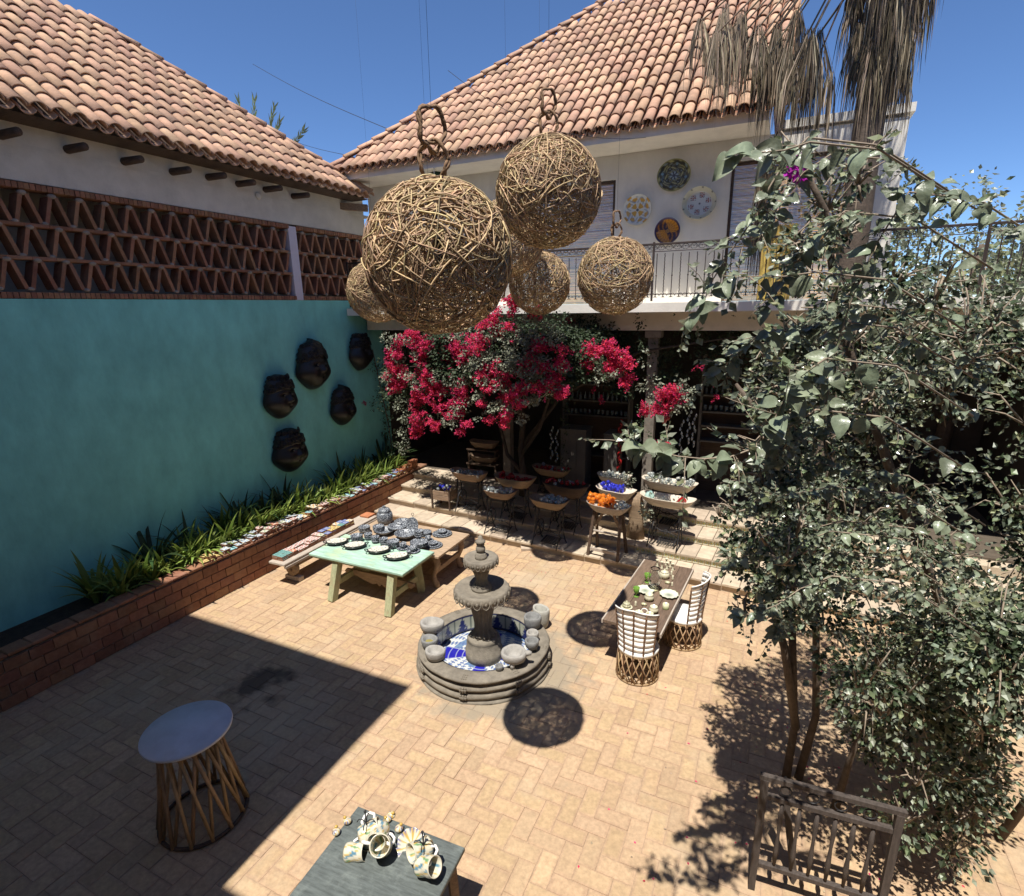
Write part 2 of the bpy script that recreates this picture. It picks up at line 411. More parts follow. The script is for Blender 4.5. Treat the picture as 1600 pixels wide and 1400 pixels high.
def bw_glaze():
    m = bpy.data.materials.new('black_white_glaze'); m.use_nodes = True; nt = m.node_tree; L = nt.links; b = nt.nodes['Principled BSDF']
    tc = _node(nt, 'ShaderNodeTexCoord'); oi = _node(nt, 'ShaderNodeObjectInfo'); ad = _node(nt, 'ShaderNodeVectorMath', operation='ADD'); L.new(tc.outputs['Object'], ad.inputs[0]); L.new(oi.outputs['Random'], ad.inputs[1])
    v = _node(nt, 'ShaderNodeTexVoronoi', feature='DISTANCE_TO_EDGE'); v.inputs['Scale'].default_value = 34; L.new(ad.outputs[0], v.inputs['Vector'])
    n = _node(nt, 'ShaderNodeTexNoise'); n.inputs['Scale'].default_value = 42; n.inputs['Detail'].default_value = 3; L.new(ad.outputs[0], n.inputs['Vector'])
    r = _node(nt, 'ShaderNodeValToRGB'); r.color_ramp.elements[0].position = .045; r.color_ramp.elements[0].color = (.46, .49, .52, 1); r.color_ramp.elements[1].position = .10; r.color_ramp.elements[1].color = (.028, .033, .045, 1); L.new(v.outputs[0], r.inputs[0])
    r2 = _node(nt, 'ShaderNodeValToRGB'); r2.color_ramp.elements[0].position = .52; r2.color_ramp.elements[0].color = (0, 0, 0, 1); r2.color_ramp.elements[1].position = .58; r2.color_ramp.elements[1].color = (1, 1, 1, 1); L.new(n.outputs[0], r2.inputs[0])
    mx = _node(nt, 'ShaderNodeMix', data_type='RGBA'); L.new(r2.outputs[0], mx.inputs[0]); L.new(r.outputs[0], mx.inputs[6]); mx.inputs[7].default_value = (.085, .095, .115, 1)
    L.new(mx.outputs[2], b.inputs['Base Color']); b.inputs['Roughness'].default_value = .42; b.inputs['Specular IOR Level'].default_value = .3
    return m
m_bw = bw_glaze()
m_lampglass = mat('lamp_glass', (.95, .97, .97), rough=.0, var=.01, trans=1.0, spec=.5)
m_porchfloor = mat('porch_tile', (.10, .08, .06), rough=.8, var=.25, scale=6, bump=.3)  # floor colour darkened to stand for the shade under the balcony
m_closure = mat('eave_hollow_shade', (.07, .045, .035), rough=.95, var=.3, scale=9)  # dark colour standing for shade in the hollow tile ends
m_porch = mat('porch_shade_plaster', (.06, .05, .042), rough=.9, var=.2, scale=3, bump=.3)  # wall colour darkened to stand for deep porch shade
# ================================================================== the ground
def structure(name, mb, m): return tag(mb.build(name, m), kind='structure')
g = MB(); g.add([(-400, -400, -.06), (400, -400, -.06), (400, 400, -.06), (-400, 400, -.06)], [(0, 1, 2, 3)])
structure('ground', g, m_earth)

def step_y(i, x): return 10.12 + .57 * (i - 1) - .065 * (x + 8)
courtyard = MB(); courtyard.box((-2.6, 4.6, -.023), (13.6, 13.4, .036))
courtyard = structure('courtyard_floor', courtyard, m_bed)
W = .172
def paver(l, w, t, ch=.0025, jit=0.0):
    x, y = l / 2 - .002, w / 2 - .002
    j = [U(-jit, jit) for _ in range(4)]
    lo = [(-x, -y, -t), (x, -y, -t), (x, y, -t), (-x, y, -t)]
    mid = [(-x, -y, -ch), (x, -y, -ch), (x, y, -ch), (-x, y, -ch)]
    a, b2 = x - ch, y - ch
    top = [(-a, -b2, j[0]), (a, -b2, j[1]), (a, b2, j[2]), (-a, b2, j[3])]
    ia, ib = a - U(.025, .05), b2 - U(.018, .035)
    jo = lambda: U(-.012, .012)
    inn = [(-ia + jo(), -ib + jo(), j[0] + .0012), (ia + jo(), -ib + jo(), j[1] + .0012), (ia + jo(), ib + jo(), j[2] + .0012), (-ia + jo(), ib + jo(), j[3] + .0012)]
    top = top + inn
    fs = [(12, 13, 14, 15)]
    for k in (0, 4, 8):
        for i in range(4): fs.append((k + i, k + (i + 1) % 4, k + 4 + (i + 1) % 4, k + 4 + i))
    e = U(.92, 1.0); ed = (e, e * .965, e * .97); ce = U(.97, 1.13)
    return lo + mid + top, fs, False, [ed] * 12 + [(ce, ce, ce * U(.92, 1.0))] * 4
spots = []
for ix in range(int(-9.0 / W), int(4.2 / W)):
    for iy in range(int(.6 / W), int(10.3 / W)):
        k = (ix - iy) % 4
        if k == 0: c, rot = ((ix + 1) * W, (iy + .5) * W), 0
        elif k == 3: c, rot = ((ix + .5) * W, (iy + 1) * W), 1
        else: continue
        if c[0] < -8.75 or c[1] > step_y(1, c[0]) + .15: continue
        px, py, dp = proj((c[0], c[1], 0))
        vis = 352 < px < 1180 and 900 < py < 1318
        spots.append((0 if vis else 1, dp if dp > 0 else 99, c, rot))
spots.sort()
paver_meshes = []
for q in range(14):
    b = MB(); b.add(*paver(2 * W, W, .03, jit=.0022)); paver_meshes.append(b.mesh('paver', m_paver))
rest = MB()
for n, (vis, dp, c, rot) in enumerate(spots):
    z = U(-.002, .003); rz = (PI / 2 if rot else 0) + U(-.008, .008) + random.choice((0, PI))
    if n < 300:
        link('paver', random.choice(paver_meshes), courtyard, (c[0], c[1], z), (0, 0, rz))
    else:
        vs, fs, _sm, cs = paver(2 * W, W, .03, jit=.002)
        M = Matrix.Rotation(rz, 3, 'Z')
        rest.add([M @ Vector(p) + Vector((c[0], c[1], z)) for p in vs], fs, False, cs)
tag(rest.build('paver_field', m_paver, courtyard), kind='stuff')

# ================================================================== terrace and the steps that climb to it
ter = MB()
xa, xb = -8.72, 4.2
vs = [(xa, step_y(4, xa) + .35, -.02), (xb, step_y(4, xb) + .35, -.02), (xb, 16, -.02), (xa, 16, -.02)]
ter.add(vs + [(x, y, .672) for x, y, z in vs], [(4, 5, 6, 7), (0, 1, 5, 4), (1, 2, 6, 5), (2, 3, 7, 6), (3, 0, 4, 7)])
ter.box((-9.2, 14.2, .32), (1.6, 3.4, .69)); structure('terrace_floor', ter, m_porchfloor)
RISE = .17
steps = thing('stone_steps', 'four wide worn stone steps climbing from the brick courtyard to the shaded porch', 'steps', (-4, 10.4, 0))
base = MB()
for i in range(1, 5):
    y0a, y0b = step_y(i, xa) + .045, step_y(i, xb) + .045
    z0, z1 = (i - 1) * RISE - .02, i * RISE - .05
    yb = .62
    vs = [(xa, y0a, z0), (xb, y0b, z0), (xb, y0b + yb, z0), (xa, y0a + yb, z0)]
    base.add([(x + 4, y - 10.4, z) for x, y, z in vs] + [(x + 4, y - 10.4, z1) for x, y, z in vs], [(4, 5, 6, 7), (0, 1, 5, 4), (1, 2, 6, 5), (2, 3, 7, 6), (3, 0, 4, 7)])
base.build('riser', m_step, steps)
for i in range(1, 5):
    x = xa + .01
    while x < 2.6:
        w = U(.34, .52) if x < -2.2 else .30
        sl = MB(); sl.box((0, 0, 0), (w - .008, .605, .052), ch=.009)
        vs2 = []
        for (vx, vy, vz) in sl.v:
            vs2.append((vx, vy + noise3(vx * 9 + x * 3, i * 3.1, vz * 5) * (.011 if vy < 0 else 0), vz + noise3(vx * 7 + x, vy * 6, i) * .004))
        sl.v = vs2
        link('tread_slab', sl.mesh('tread_slab', m_step), steps, (x + w / 2 + 4, step_y(i, x + w / 2) + .30 - 10.4, i * RISE - .026 + U(-.002, .002)), (0, 0, -.065 + U(-.004, .004)))
        x += w
def riser_tile_col(u, v):
    r = math.hypot(u, v * 1.2)
    if r < .16: return (.55, .42, .08)
    if r < .36: return (.10, .20, .12) if (math.sin(6 * math.atan2(v, u)) > .1) else (.55, .54, .36)
    if abs(u) > .42: return (.50, .36, .08)
    return (.62, .58, .44)
rt = MB(); n = 12; vs, cs, fs = [], [], []
for a in range(n + 1):
    for b_ in range(n + 1):
        u, v = a / n - .5, b_ / n - .5
        vs.append((u * .108, 0, v * .108)); cs.append(riser_tile_col(u, v))
for a in range(n):
    for b_ in range(n): fs.append((a * (n + 1) + b_, (a + 1) * (n + 1) + b_, (a + 1) * (n + 1) + b_ + 1, a * (n + 1) + b_ + 1))
rt.add(vs, fs, False, cs)
rt.box((0, .006, 0), (.108, .01, .108))
rt_me = rt.mesh('riser_tile', m_paintmatte)
for i in (2, 3, 4):
    x = -2.15
    while x < 1.1:
        link('riser_tile', rt_me, steps, (x + 4, step_y(i, x) + .030 - 10.4, (i - 1) * RISE + .062), (0, 0, -.065))
        x += .113

# ================================================================== planter along the teal wall
PX, PT = -8.70, .72
planter = thing('brick_planter', 'long low brick planter wall running along the teal wall', 'planter', (PX, 7, 0))
cr = MB(); cr.box((-.12, .15, PT / 2 - .02), (.2, 11.3, PT - .05)); cr.build('mortar_core', m_mortar, planter)
bm_ = []
for q in range(5):
    b = MB(); b.box((0, 0, 0), (.12, .272, .155), ch=.007)
    b.v = [(x + U(-.003, .003), y, z + U(-.003, .003)) for x, y, z in b.v]; bm_.append(b.mesh('brick', m_brick))
for row in range(4):
    y = -5.4 + (row % 2) * .14
    while y < 5.7:
        if 7 + y > 2.2: link('brick', random.choice(bm_), planter, (-.055 + U(-.005, .005), y, .085 + row * .168), (0, 0, U(-.012, .012)))
        y += .284
cap = []
for q in range(4):
    b = MB(); b.box((0, 0, 0), (.27, .27, .05), ch=.012); b.v = [(x, y, z + U(-.004, .004)) for x, y, z in b.v]; cap.append(b.mesh('cap_brick', m_brick))
y = -4.9
while y < 5.7:
    link('cap_brick', random.choice(cap), planter, (-.115, y, PT + .012), (U(-.01, .01), U(-.015, .015), U(-.015, .015))); y += .279
soil = MB(); soil.add([(-1.06, -5, .60), (-.2, -5, .60), (-.2, 5.7, .60), (-1.06, 5.7, .60)], [(0, 1, 2, 3)]); soil.build('soil', m_soil, planter)

# ================================================================== roof tiles
def barrel(r0, r1, l, th=.016, n=8, concave=False):
    vs, fs = [], []
    for (yy, r) in ((0, r0), (l, r1)):
        for rr in (r, r - th):
            for k in range(n + 1):
                a = PI * (k / n); s = -1 if concave else 1
                vs.append((rr * math.cos(a), yy, s * rr * math.sin(a) * .82))
    m = n + 1
    for k in range(n):
        fs.append((k, k + 1, 2 * m + k + 1, 2 * m + k)); fs.append((m + k + 1, m + k, 3 * m + k, 3 * m + k + 1)); fs.append((k + 1, k, m + k, m + k + 1))
    fs.append((0, 2 * m, 3 * m, m)); fs.append((n, m + n, 3 * m + n, 2 * m + n))
    return vs, fs
def tile_mesh(r0, r1, l, name='roof_tile', conc=False, m=None):
    b = MB(); vs, fs = barrel(r0, r1, l, concave=conc); b.add(vs, fs, True)
    me = b.mesh(name, m or m_tile)
    return me

def roof(parent, origin, along, up, slope_tan, ncol, nrow, pitch_w, expo, maxrow, limit, tname):
    """origin: world of the eave's first column; along: unit plan vector of the eave; up: unit plan vector up the slope"""
    a = math.atan(slope_tan)
    A = Vector(along); Uv = Vector(up); ys = Vector((Uv.x * math.cos(a), Uv.y * math.cos(a), math.sin(a)))
    Nn = A.cross(ys)
    flip = 1
    if Nn.z < 0: Nn = -Nn; flip = -1
    B = Matrix((A, ys, Nn)).transposed()
    if B.determinant() < 0: B = Matrix((-A, ys, Nn)).transposed()
    rotE = B.to_euler()
    l = expo + .07
    r0 = pitch_w * .46
    covers = [tile_mesh(r0, r0 * .86, l, tname) for _ in range(2)]
    cand = []
    for cidx in range(ncol):
        top = maxrow(cidx)
        for rw in range(nrow):
            s = rw * expo
            if s > top: break
            p = Vector(origin) + A * (cidx * pitch_w) + ys * s
            tilt = Matrix.Rotation(.055, 3, 'X')
            cand.append((proj(p)[2] if proj(p)[2] > 0 else 99, p, cidx, rw))
    cand.sort(key=lambda q: q[0])
    rest = MB()
    vsC, fsC = barrel(r0, r0 * .86, l); vsP, fsP = barrel(r0 * .9, r0 * .9, l, concave=True)
    inv = parent.matrix_basis.inverted() if False else None
    base = parent.location
    for n, (dp, p, cidx, rw) in enumerate(cand):
        jit = U(-.035, .035)
        Bj = B @ Matrix.Rotation(jit, 3, 'Z') @ Matrix.Rotation(-.05 + U(-.012, .012), 3, 'X')
        pc = p + Nn * (.052 + U(-.004, .004)) + ys * U(-.03, .02) + A * U(-.006, .006) - base
        if n < limit:
            link(tname, random.choice(covers), parent, pc, Bj.to_euler())
        else:
            rest.add([Bj @ Vector(v) + pc for v in vsC], fsC, True)
        pp = p + A * (pitch_w / 2) + Nn * .03 - base
        Bp = B @ Matrix.Rotation(-.05, 3, 'X')
        rest.add([Bp @ Vector(v) + pp for v in vsP], fsP, True)
    tag(rest.build('under_tiles', m_tile, parent), kind='stuff')

# ------------------------------------------------------------------ white two-storey house at the back
m_oldpost = mat('old_post', (.20, .175, .145), rough=.9, var=.3, scale=6, bump=.4)
YW, YE, YS = 12.10, 11.14, 11.0
house = thing('white_house', 'white plastered two storey house with balcony under a clay barrel tile roof', 'house', (-4, 12.1, 0))
HO = Vector((-4, 12.1, 0))
def hbox(mb, x0, x1, y0, y1, z0, z1): mb.box(((x0 + x1) / 2 - HO.x, (y0 + y1) / 2 - HO.y, (z0 + z1) / 2), (x1 - x0, y1 - y0, z1 - z0)); return mb
w = MB()
hbox(w, -9.66, -5.55, YW, YW + .25, 5.04, 7.93)
hbox(w, -3.32, -1.11, YW, YW + .25, 5.04, 7.93)
hbox(w, 1.05, 1.6, YW, YW + .25, 5.04, 7.93); hbox(w, -.35, 1.66, YW - .04, YW + .6, 7.985, 8.12); hbox(w, 1.35, 1.6, YW + .25, 17, 5.04, 7.93)
hbox(w, -5.55, -3.32, YW, YW + .25, 7.48, 7.93)
hbox(w, -1.11, 1.05, YW, YW + .25, 7.55, 7.93)
hbox(w, -9.66, -9.41, YW + .25, 17, 5.04, 7.93)
w.build('upper_wall', m_white, house)
w = MB(); hbox(w, -9.70, 4.6, YS, 12.44, 4.87, 5.04); hbox(w, -10.1, 4.6, 12.46, 16.5, 4.87, 5.04); w.build('balcony_slab', m_white, house)
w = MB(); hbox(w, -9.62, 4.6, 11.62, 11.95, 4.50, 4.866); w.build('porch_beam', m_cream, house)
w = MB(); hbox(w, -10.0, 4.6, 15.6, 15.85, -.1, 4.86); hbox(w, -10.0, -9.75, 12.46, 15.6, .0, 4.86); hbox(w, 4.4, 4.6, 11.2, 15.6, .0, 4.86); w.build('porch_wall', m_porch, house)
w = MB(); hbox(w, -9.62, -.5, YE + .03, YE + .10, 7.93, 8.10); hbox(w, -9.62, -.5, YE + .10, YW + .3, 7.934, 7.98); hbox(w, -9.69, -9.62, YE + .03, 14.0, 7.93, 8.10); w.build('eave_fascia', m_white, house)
for i, px in enumerate((-5.72, -2.32, .9)):
    c = MB(); c.box((px - HO.x, 11.78 - HO.y, .68 + 1.9), (.20, .20, 3.82), ch=.012); c.box((px - HO.x, 11.78 - HO.y, 4.42), (.32, .30, .14), ch=.01); c.box((px - HO.x, 11.78 - HO.y, .76), (.28, .28, .16), ch=.01); c.build('porch_column', m_oldpost, house)
# roof deck (solid wedge under the tiles)
XC, ZE, RT, RUN = -9.80, 8.10, .85, 5.0
dk = MB()
p = lambda x, y, z: (x - HO.x, y - HO.y, z)
dk.add([p(XC + .05, YE, ZE), p(-.45, YE, ZE), p(-.45, YE + RUN, ZE + RT * RUN), p(XC + RUN + .05, YE + RUN, ZE + RT * RUN), p(XC + .05, 16, ZE), p(-.45, YE + RUN, ZE), p(XC + .05, 21, ZE)],
       [(0, 1, 2, 3), (0, 3, 6), (1, 5, 2)])
dk.build('roof_deck', m_brick, house)
dk = MB(); hbox(dk, XC + .3, -.46, YE + .05, YE + .09, 8.102, 8.22); dk.build('eave_closure', m_closure, house)  # dark strip added behind the tile mouths, painted as their shade
PWID, EXPO = .225, .44
sl = math.hypot(1, RT)
roof(house, (XC + .12, YE - .09, ZE - .03), (1, 0, 0), (0, 1, 0), RT, 42, 17, PWID, EXPO, lambda c: min((c * PWID + .0) * sl, RUN * sl), 300, 'roof_tile')
hipme = tile_mesh(.125, .105, .46, 'hip_tile')
hd = Vector((1, 1, RT)).normalized(); hx = Vector((1, -1, 0)).normalized(); hn = hx.cross(hd); hB = Matrix((hx, hd, hn)).transposed()
s = 0.0
while s < RUN * math.sqrt(2 + RT * RT) :
    pp = Vector((XC, YE - .05, ZE + .02)) + hd * s - HO
    link('hip_tile', hipme, house, pp + hn * .09, (hB @ Matrix.Rotation(-.05 + U(-.02, .02), 3, 'X') @ Matrix.Rotation(U(-.03, .03), 3, 'Z')).to_euler()); s += .40
# reed blinds in the two balcony doorways
for (x0, x1, zt) in ((-5.55, -3.32, 7.48), (-1.11, 1.05, 7.55)):
    bl = MB()
    z = 5.06
    while z < zt:
        bl.box(((x0 + x1) / 2 - HO.x, YW + .10 - HO.y + U(-.004, .004), z), (x1 - x0 - .03, .012, .017)); z += .0215
    o = bl.build('reed_blind', m_reed, house); tag(o, kind='stuff')
    fr = MB()
    for xx in (x0 + .03, x1 - .03): fr.box((xx - HO.x, YW + .055 - HO.y, (5.05 + zt) / 2), (.05, .04, zt - 5.06), ch=.004)
    fr.box(((x0 + x1) / 2 - HO.x, YW + .055 - HO.y, zt - .035), (x1 - x0 - .12, .045, .05), ch=.004)
    fr.build('door_frame', m_darkwood, house)
# wrought iron balcony railing
YR, ZR0, ZR1 = 11.08, 5.04, 6.09
rail = MB()
hbar = lambda z, t: rail.box((-2.5 - HO.x, YR - HO.y, z), (14.2, t, t), ch=.004)
hbar(ZR1, .038); hbar(ZR1 - .13, .014); hbar(ZR0 + .15, .014)
rail = rail.build('railing', m_railiron, house)
bme = []
for kind in range(2):
    b = MB()
    if kind: b.box((0, 0, .45), (.014, .014, .79))
    else:
        pts = [(.004 * math.cos(t * 2.4), .004 * math.sin(t * 2.4), .055 + t * .0255) for t in range(32)]; b.tube(pts, .0095, 4)
    b.ball((0, 0, .45), .016, 8, 5) if kind else None
    bme.append(b.mesh('baluster', m_railiron))
sc = MB()
def arc(c, r, a0, a1, n=10): return [(c[0] + r * math.cos(a0 + (a1 - a0) * i / n), 0, c[1] + r * math.sin(a0 + (a1 - a0) * i / n)) for i in range(n + 1)]
sc.tube(arc((0, .915), .072, 0, PI), .0055, 4); sc.tube(arc((.02, .93), .03, PI * .9, -PI * .7), .0045, 4); sc.tube(arc((-.02, .93), .03, PI * .1, PI * 1.7), .0045, 4)
sc.tube(arc((.036, .09), .035, -PI * .5, PI * 1.1), .005, 4); sc.tube(arc((-.036, .09), .035, PI * 1.5, -PI * .1), .005, 4)
scm = sc.mesh('scroll', m_railiron)
x = -9.6; k = 0
while x < 4.4:
    link('baluster', bme[k % 2], rail, (x - HO.x, YR - HO.y, ZR0 + .04)); link('scroll', scm, rail, (x - HO.x + .072, YR - HO.y, ZR0 + .045)); x += .145; k += 1
pm_ = MB(); pm_.box((0, 0, .54), (.036, .036, 1.06), ch=.003); pm_ = pm_.mesh('rail_post', m_railiron)
for x in (-9.62, -7.1, -4.7, -2.27, .2, 2.7): link('rail_post', pm_, rail, (x + .0 - HO.x, YR - HO.y - .01, ZR0 + .02))

# ------------------------------------------------------------------ house on the left: teal wall, brick lattice, tile roof
lh = thing('teal_house', 'tall teal limewashed wall with brick lattice and clay tile roof above', 'house', (-9.75, 8, 0))
LO = Vector((-9.75, 8, 0))
XW = -9.75
def lbox(mb, x0, x1, y0, y1, z0, z1, ch=0): mb.box(((x0 + x1) / 2 - LO.x, (y0 + y1) / 2 - LO.y, (z0 + z1) / 2), (x1 - x0, y1 - y0, z1 - z0), ch=ch); return mb
w = MB(); lbox(w, XW - .25, XW, 1.0, 12.44, 0, 5.235); w.build('teal_wall', m_teal, lh)
w = MB(); lbox(w, XW - .25, XW - .004, 1.0, 12.0, 6.81, 7.80); lbox(w, XW - .25, XW - .01, 12.0, 12.44, 5.24, 7.0); w.build('upper_wall', m_cream, lh)
w = MB(); lbox(w, XW - 1.6, XW - 1.5, 1.0, 12.4, 4.9, 7.8); lbox(w, XW - 1.5, XW - .26, 1.0, 12.4, 4.9, 5.2); lbox(w, XW - 1.5, XW - .26, 12.2, 12.4, 5.2, 7.0); lbox(w, XW - 1.6, XW - .002, 1.0, 12.2, 7.25, 7.3); w.build('inner_wall', m_cream, lh)
w = MB(); lbox(w, XW - .25, XW + .012, 9.45, 9.67, 5.237, 6.77, .006); w.build('pilaster', m_lilac, lh)
bk = MB(); bk.box((0, 0, 0), (.22, .052, .40), ch=.006); bkm = bk.mesh('lattice_brick', m_brick)
fl = MB(); fl.box((0, 0, 0), (.24, .30, .05), ch=.006); flm = fl.mesh('course_brick', m_brick)
so = MB(); so.box((0, 0, 0), (.25, .062, .085), ch=.005); som = so.mesh('soldier_brick', m_brick)
dab = MB(); dab.ball((0, 0, 0), .05, 7, 5, sx=.75, sy=1.1, sz=.7); dab.v = [(x * (1 + .2 * noise3(y * 60, z * 50, x * 40)), y * (1 + .25 * noise3(x * 60, z * 50, 1)), z) for x, y, z in dab.v]; dabm = dab.mesh('mortar_dab', m_mortar)
zrow = [(5.36, 5.77), (5.82, 6.22), (6.27, 6.67)]
for (y0, y1) in ((1.6, 9.44), (9.68, 12.0)):
    y = y0
    while y < y1 - .03:
        link('soldier_brick', som, lh, (-.115 + U(-.006, .006), y + .035 - LO.y, 5.285), (U(-.05, .05), 0, 0)); link('soldier_brick', som, lh, (-.105 + U(-.006, .006), y + .035 - LO.y, 6.755), (U(-.05, .05), 0, 0)); y += .071
    for r_, (za, zb) in enumerate(zrow):
        y = y0 + .02; k = 0
        while y < y1 - .16:
            sgn = 1 if k % 2 else -1
            ang = math.atan2(.12, zb - za)
            link('lattice_brick', bkm, lh, (-.125, y + .09 - LO.y, (za + zb) / 2), (sgn * ang, 0, 0))
            if k % 2 == 0: link('mortar_dab', dabm, lh, (-.03, y + .17 - LO.y, zb + .0), (0, 0, 0), 1.1); link('mortar_dab', dabm, lh, (-.03, y + .01 - LO.y, za + .01), (0, 0, 0), .9)
            y += .182; k += 1
        if r_ < 2:
            y = y0
            while y < y1 - .05: link('course_brick', flm, lh, (-.125, min(y + .15, y1 - .15) - LO.y, zb + .025), (0, 0, 0)); y += .304
XEL, ZEL, YCL, TL, RL = -9.2, 7.60, 11.62, .80, 3.6
dk = MB(); p = lambda x, y, z: (x - LO.x, y - LO.y, z)
dk.add([p(XEL, .5, ZEL), p(XEL, YCL, ZEL), p(XEL - RL, YCL - RL, ZEL + TL * RL), p(XEL - RL, .5, ZEL + TL * RL), p(XEL - 2 * RL, YCL, ZEL), p(XEL - .01, YCL - .02, ZEL - .05), p(XEL - .01, .5, ZEL - .05), p(XEL - 1.2, YCL - .02, ZEL - .05), p(XEL - 1.2, .5, ZEL - .05)], [(0, 1, 2, 3), (1, 4, 2), (5, 6, 8, 7)])
dk.build('roof_deck', m_darkwood, lh)
sl2 = math.hypot(1, TL); PW2 = .24
roof(lh, (XEL + .07, YCL - .10, ZEL - .02), (0, -1, 0), (-1, 0, 0), TL, 44, 12, PW2, .40, lambda c: min(c * PW2 * sl2, RL * sl2), 290, 'roof_tile')
hd = Vector((-1, -1, TL)).normalized(); hx = Vector((-1, 1, 0)).normalized(); hn = hx.cross(hd); 
if hn.z < 0: hx = -hx; hn = hx.cross(hd)
hB = Matrix((hx, hd, hn)).transposed(); s = 0.0
while s < RL * math.sqrt(2 + TL * TL):
    pp = Vector((XEL, YCL, ZEL + .02)) + hd * s - LO
    link('hip_tile', hipme, lh, pp + hn * .08, (hB @ Matrix.Rotation(-.05 + U(-.02, .02), 3, 'X')).to_euler()); s += .42
vm_ = MB(); vm_.tube([(-.3, 0, 0), (.44, 0, -.02)], [.062, .055], 10); vmm = vm_.mesh('roof_beam', m_darkwood)
for (px, py) in ((350, 272), (396, 283), (438, 292), (481, 303)):
    q = atX(px, py, -9.32); link('roof_beam', vmm, lh, (0, q.y - LO.y, q.z))
for yy in (7.0, 6.2, 5.4, 4.6, 3.8, 3.0): link('roof_beam', vmm, lh, (0, yy - LO.y, 7.36))
cb = MB(); cb.bar((-.30, 3.05, 7.42), (.50, 3.56, 7.36), .13, .15, ch=.01); cb.build('corner_beam', m_wood, lh)
rv = MB(); rv.lathe([(.07, 0), (.07, .02), (.045, .03), (.03, .03)], 14, mtx=Matrix.Rotation(PI / 2, 3, 'Y')); rv.build('round_vent', m_cream, lh, (.0, atX(403, 306, XW).y - LO.y, atX(403, 306, XW).z))

# ------------------------------------------------------------------ wing whose shadow lies across the courtyard (outside the photograph on the near left)
wing_h = 12.0
dy = wing_h / math.tan(SUN_EL)
wx, wy = -4.12 - dy * math.sin(SUN_AZ), 5.2 - dy * math.cos(SUN_AZ)
wing = thing('house_wing', 'tall plain plastered house wing at the near end of the courtyard', 'house', (wx, wy, 0))
b = MB(); b.box((-4.5, -3, wing_h / 2), (9, 6, wing_h)); b.build('wall', m_white, wing)
b = MB(); b.box((-4.5, -3, wing_h - .09), (9.06, 6.06, .14)); b.box((-4.5, -3, .3), (9.04, 6.04, .6)); b.build('trim', m_terracotta, wing)
for x in (-2.0, -5.0):
    b = MB(); b.box((x, .0, 4.2), (1.1, .08, 1.7), ch=.01); f = b.build('window', m_darkwood, wing); b = MB(); b.box((x, .03, 4.2), (.9, .05, 1.5)); b.build('pane', m_water, f)
# unseen house behind the camera and its landing, added tall to block sky light
nh = thing('near_sky_blocker', 'unseen plastered two storey house added at the near side to block sky light', 'house', (0, -.9, 0))
b = MB(); b.box((2.0, -3, 4.0), (12.4, 6, 8.0)); b.build('wall', m_cream, nh)
b = MB(); b.box((2.0, -3, 8.1), (12.5, 6.1, .2)); b.build('parapet', m_terracotta, nh)
b = MB(); b.box((0, .35, 3.25), (2.4, .7, .12), ch=.01); b.build('landing_slab', m_cream, nh)
# house added on the right to block sky light from that side
rh = thing('right_sky_blocker', 'plain plastered house added behind the right shrubs to block sky light', 'house', (4.75, 6, 0))
rw = MB(); rw.box((2.5, 1, 3.9), (5.0, 20, 7.8)); rw.build('wall', m_cream, rh)
rw = MB(); rw.box((2.5, 1, 7.88), (5.2, 20.2, .16), ch=.01); rw.build('coping', m_terracotta, rh)
for y in (-2.5, 1.5, 4.5):
    b = MB(); b.box((.0, y, 5.6), (.10, 1.0, 1.5), ch=.01); f = b.build('shutter', m_darkwood, rh)
    for q in range(10): b = MB(); b.box((-.055, y, 4.98 + q * .135), (.02, .9, .09)); b.build('louvre', m_darkwood, f)
# ================================================================== woven globe lamps
def woven_shell(seed, n, r, thick):
    rs = random.Random(seed); b = MB()
    for i in range(n):
        ax = Vector((rs.gauss(0, 1), rs.gauss(0, 1), rs.gauss(0, 1))).normalized()
        u = ax.orthogonal().normalized(); w_ = ax.cross(u)
        off = rs.uniform(-.55, .55) * r
        rr = r * rs.uniform(.93, 1.0)
        cr_ = math.sqrt(max(.01, rr * rr - off * off))
        L_ = rs.uniform(.18, .85); a0 = rs.uniform(0, 2 * PI); da = L_ / cr_; k = 7
        wob = rs.uniform(-.11, .11); rad = thick * rs.uniform(.6, 1.25)
        pts = []
        for j in range(k + 1):
            t = j / k; a = a0 + da * t
            q = (u * math.cos(a) + w_ * math.sin(a)) * cr_ + ax * (off + wob * math.sin(t * PI * 1.5))
            bow = 1 + .012 * math.sin(t * PI * 2 + i)
            pts.append(q.normalized() * rr * bow)
        if rs.random() < .12:
            pts[-1] = pts[-1] * 1.035
        b.tube(pts, rad, 4, True, True)
    return b
SHELL = {'coarse': woven_shell(3, 900, .5, .0048).mesh('woven_shell', m_wicker), 'fine': woven_shell(5, 820, .5, .0043).mesh('woven_shell', m_wicker), 'fine2': woven_shell(9, 820, .5, .0043).mesh('woven_shell', m_wicker)}
def vine_ring(rr, seed):
    b = MB(); rs = random.Random(seed)
    for k in range(3):
        ph = rs.uniform(0, 6.28)
        pts = []
        for i in range(29):
            a = 2 * PI * i / 28
            q = rr * (1 + .06 * math.sin(3 * a + ph)) + .012 * math.cos(5 * a + ph)
            pts.append((q * math.cos(a) * .82, .014 * math.sin(5 * a + ph + k), q * math.sin(a) * 1.1))
        b.tube(pts, .0105, 5)
    return b.mesh('hanging_ring', m_vine)
RING = [vine_ring(.11, 1), vine_ring(.12, 2)]
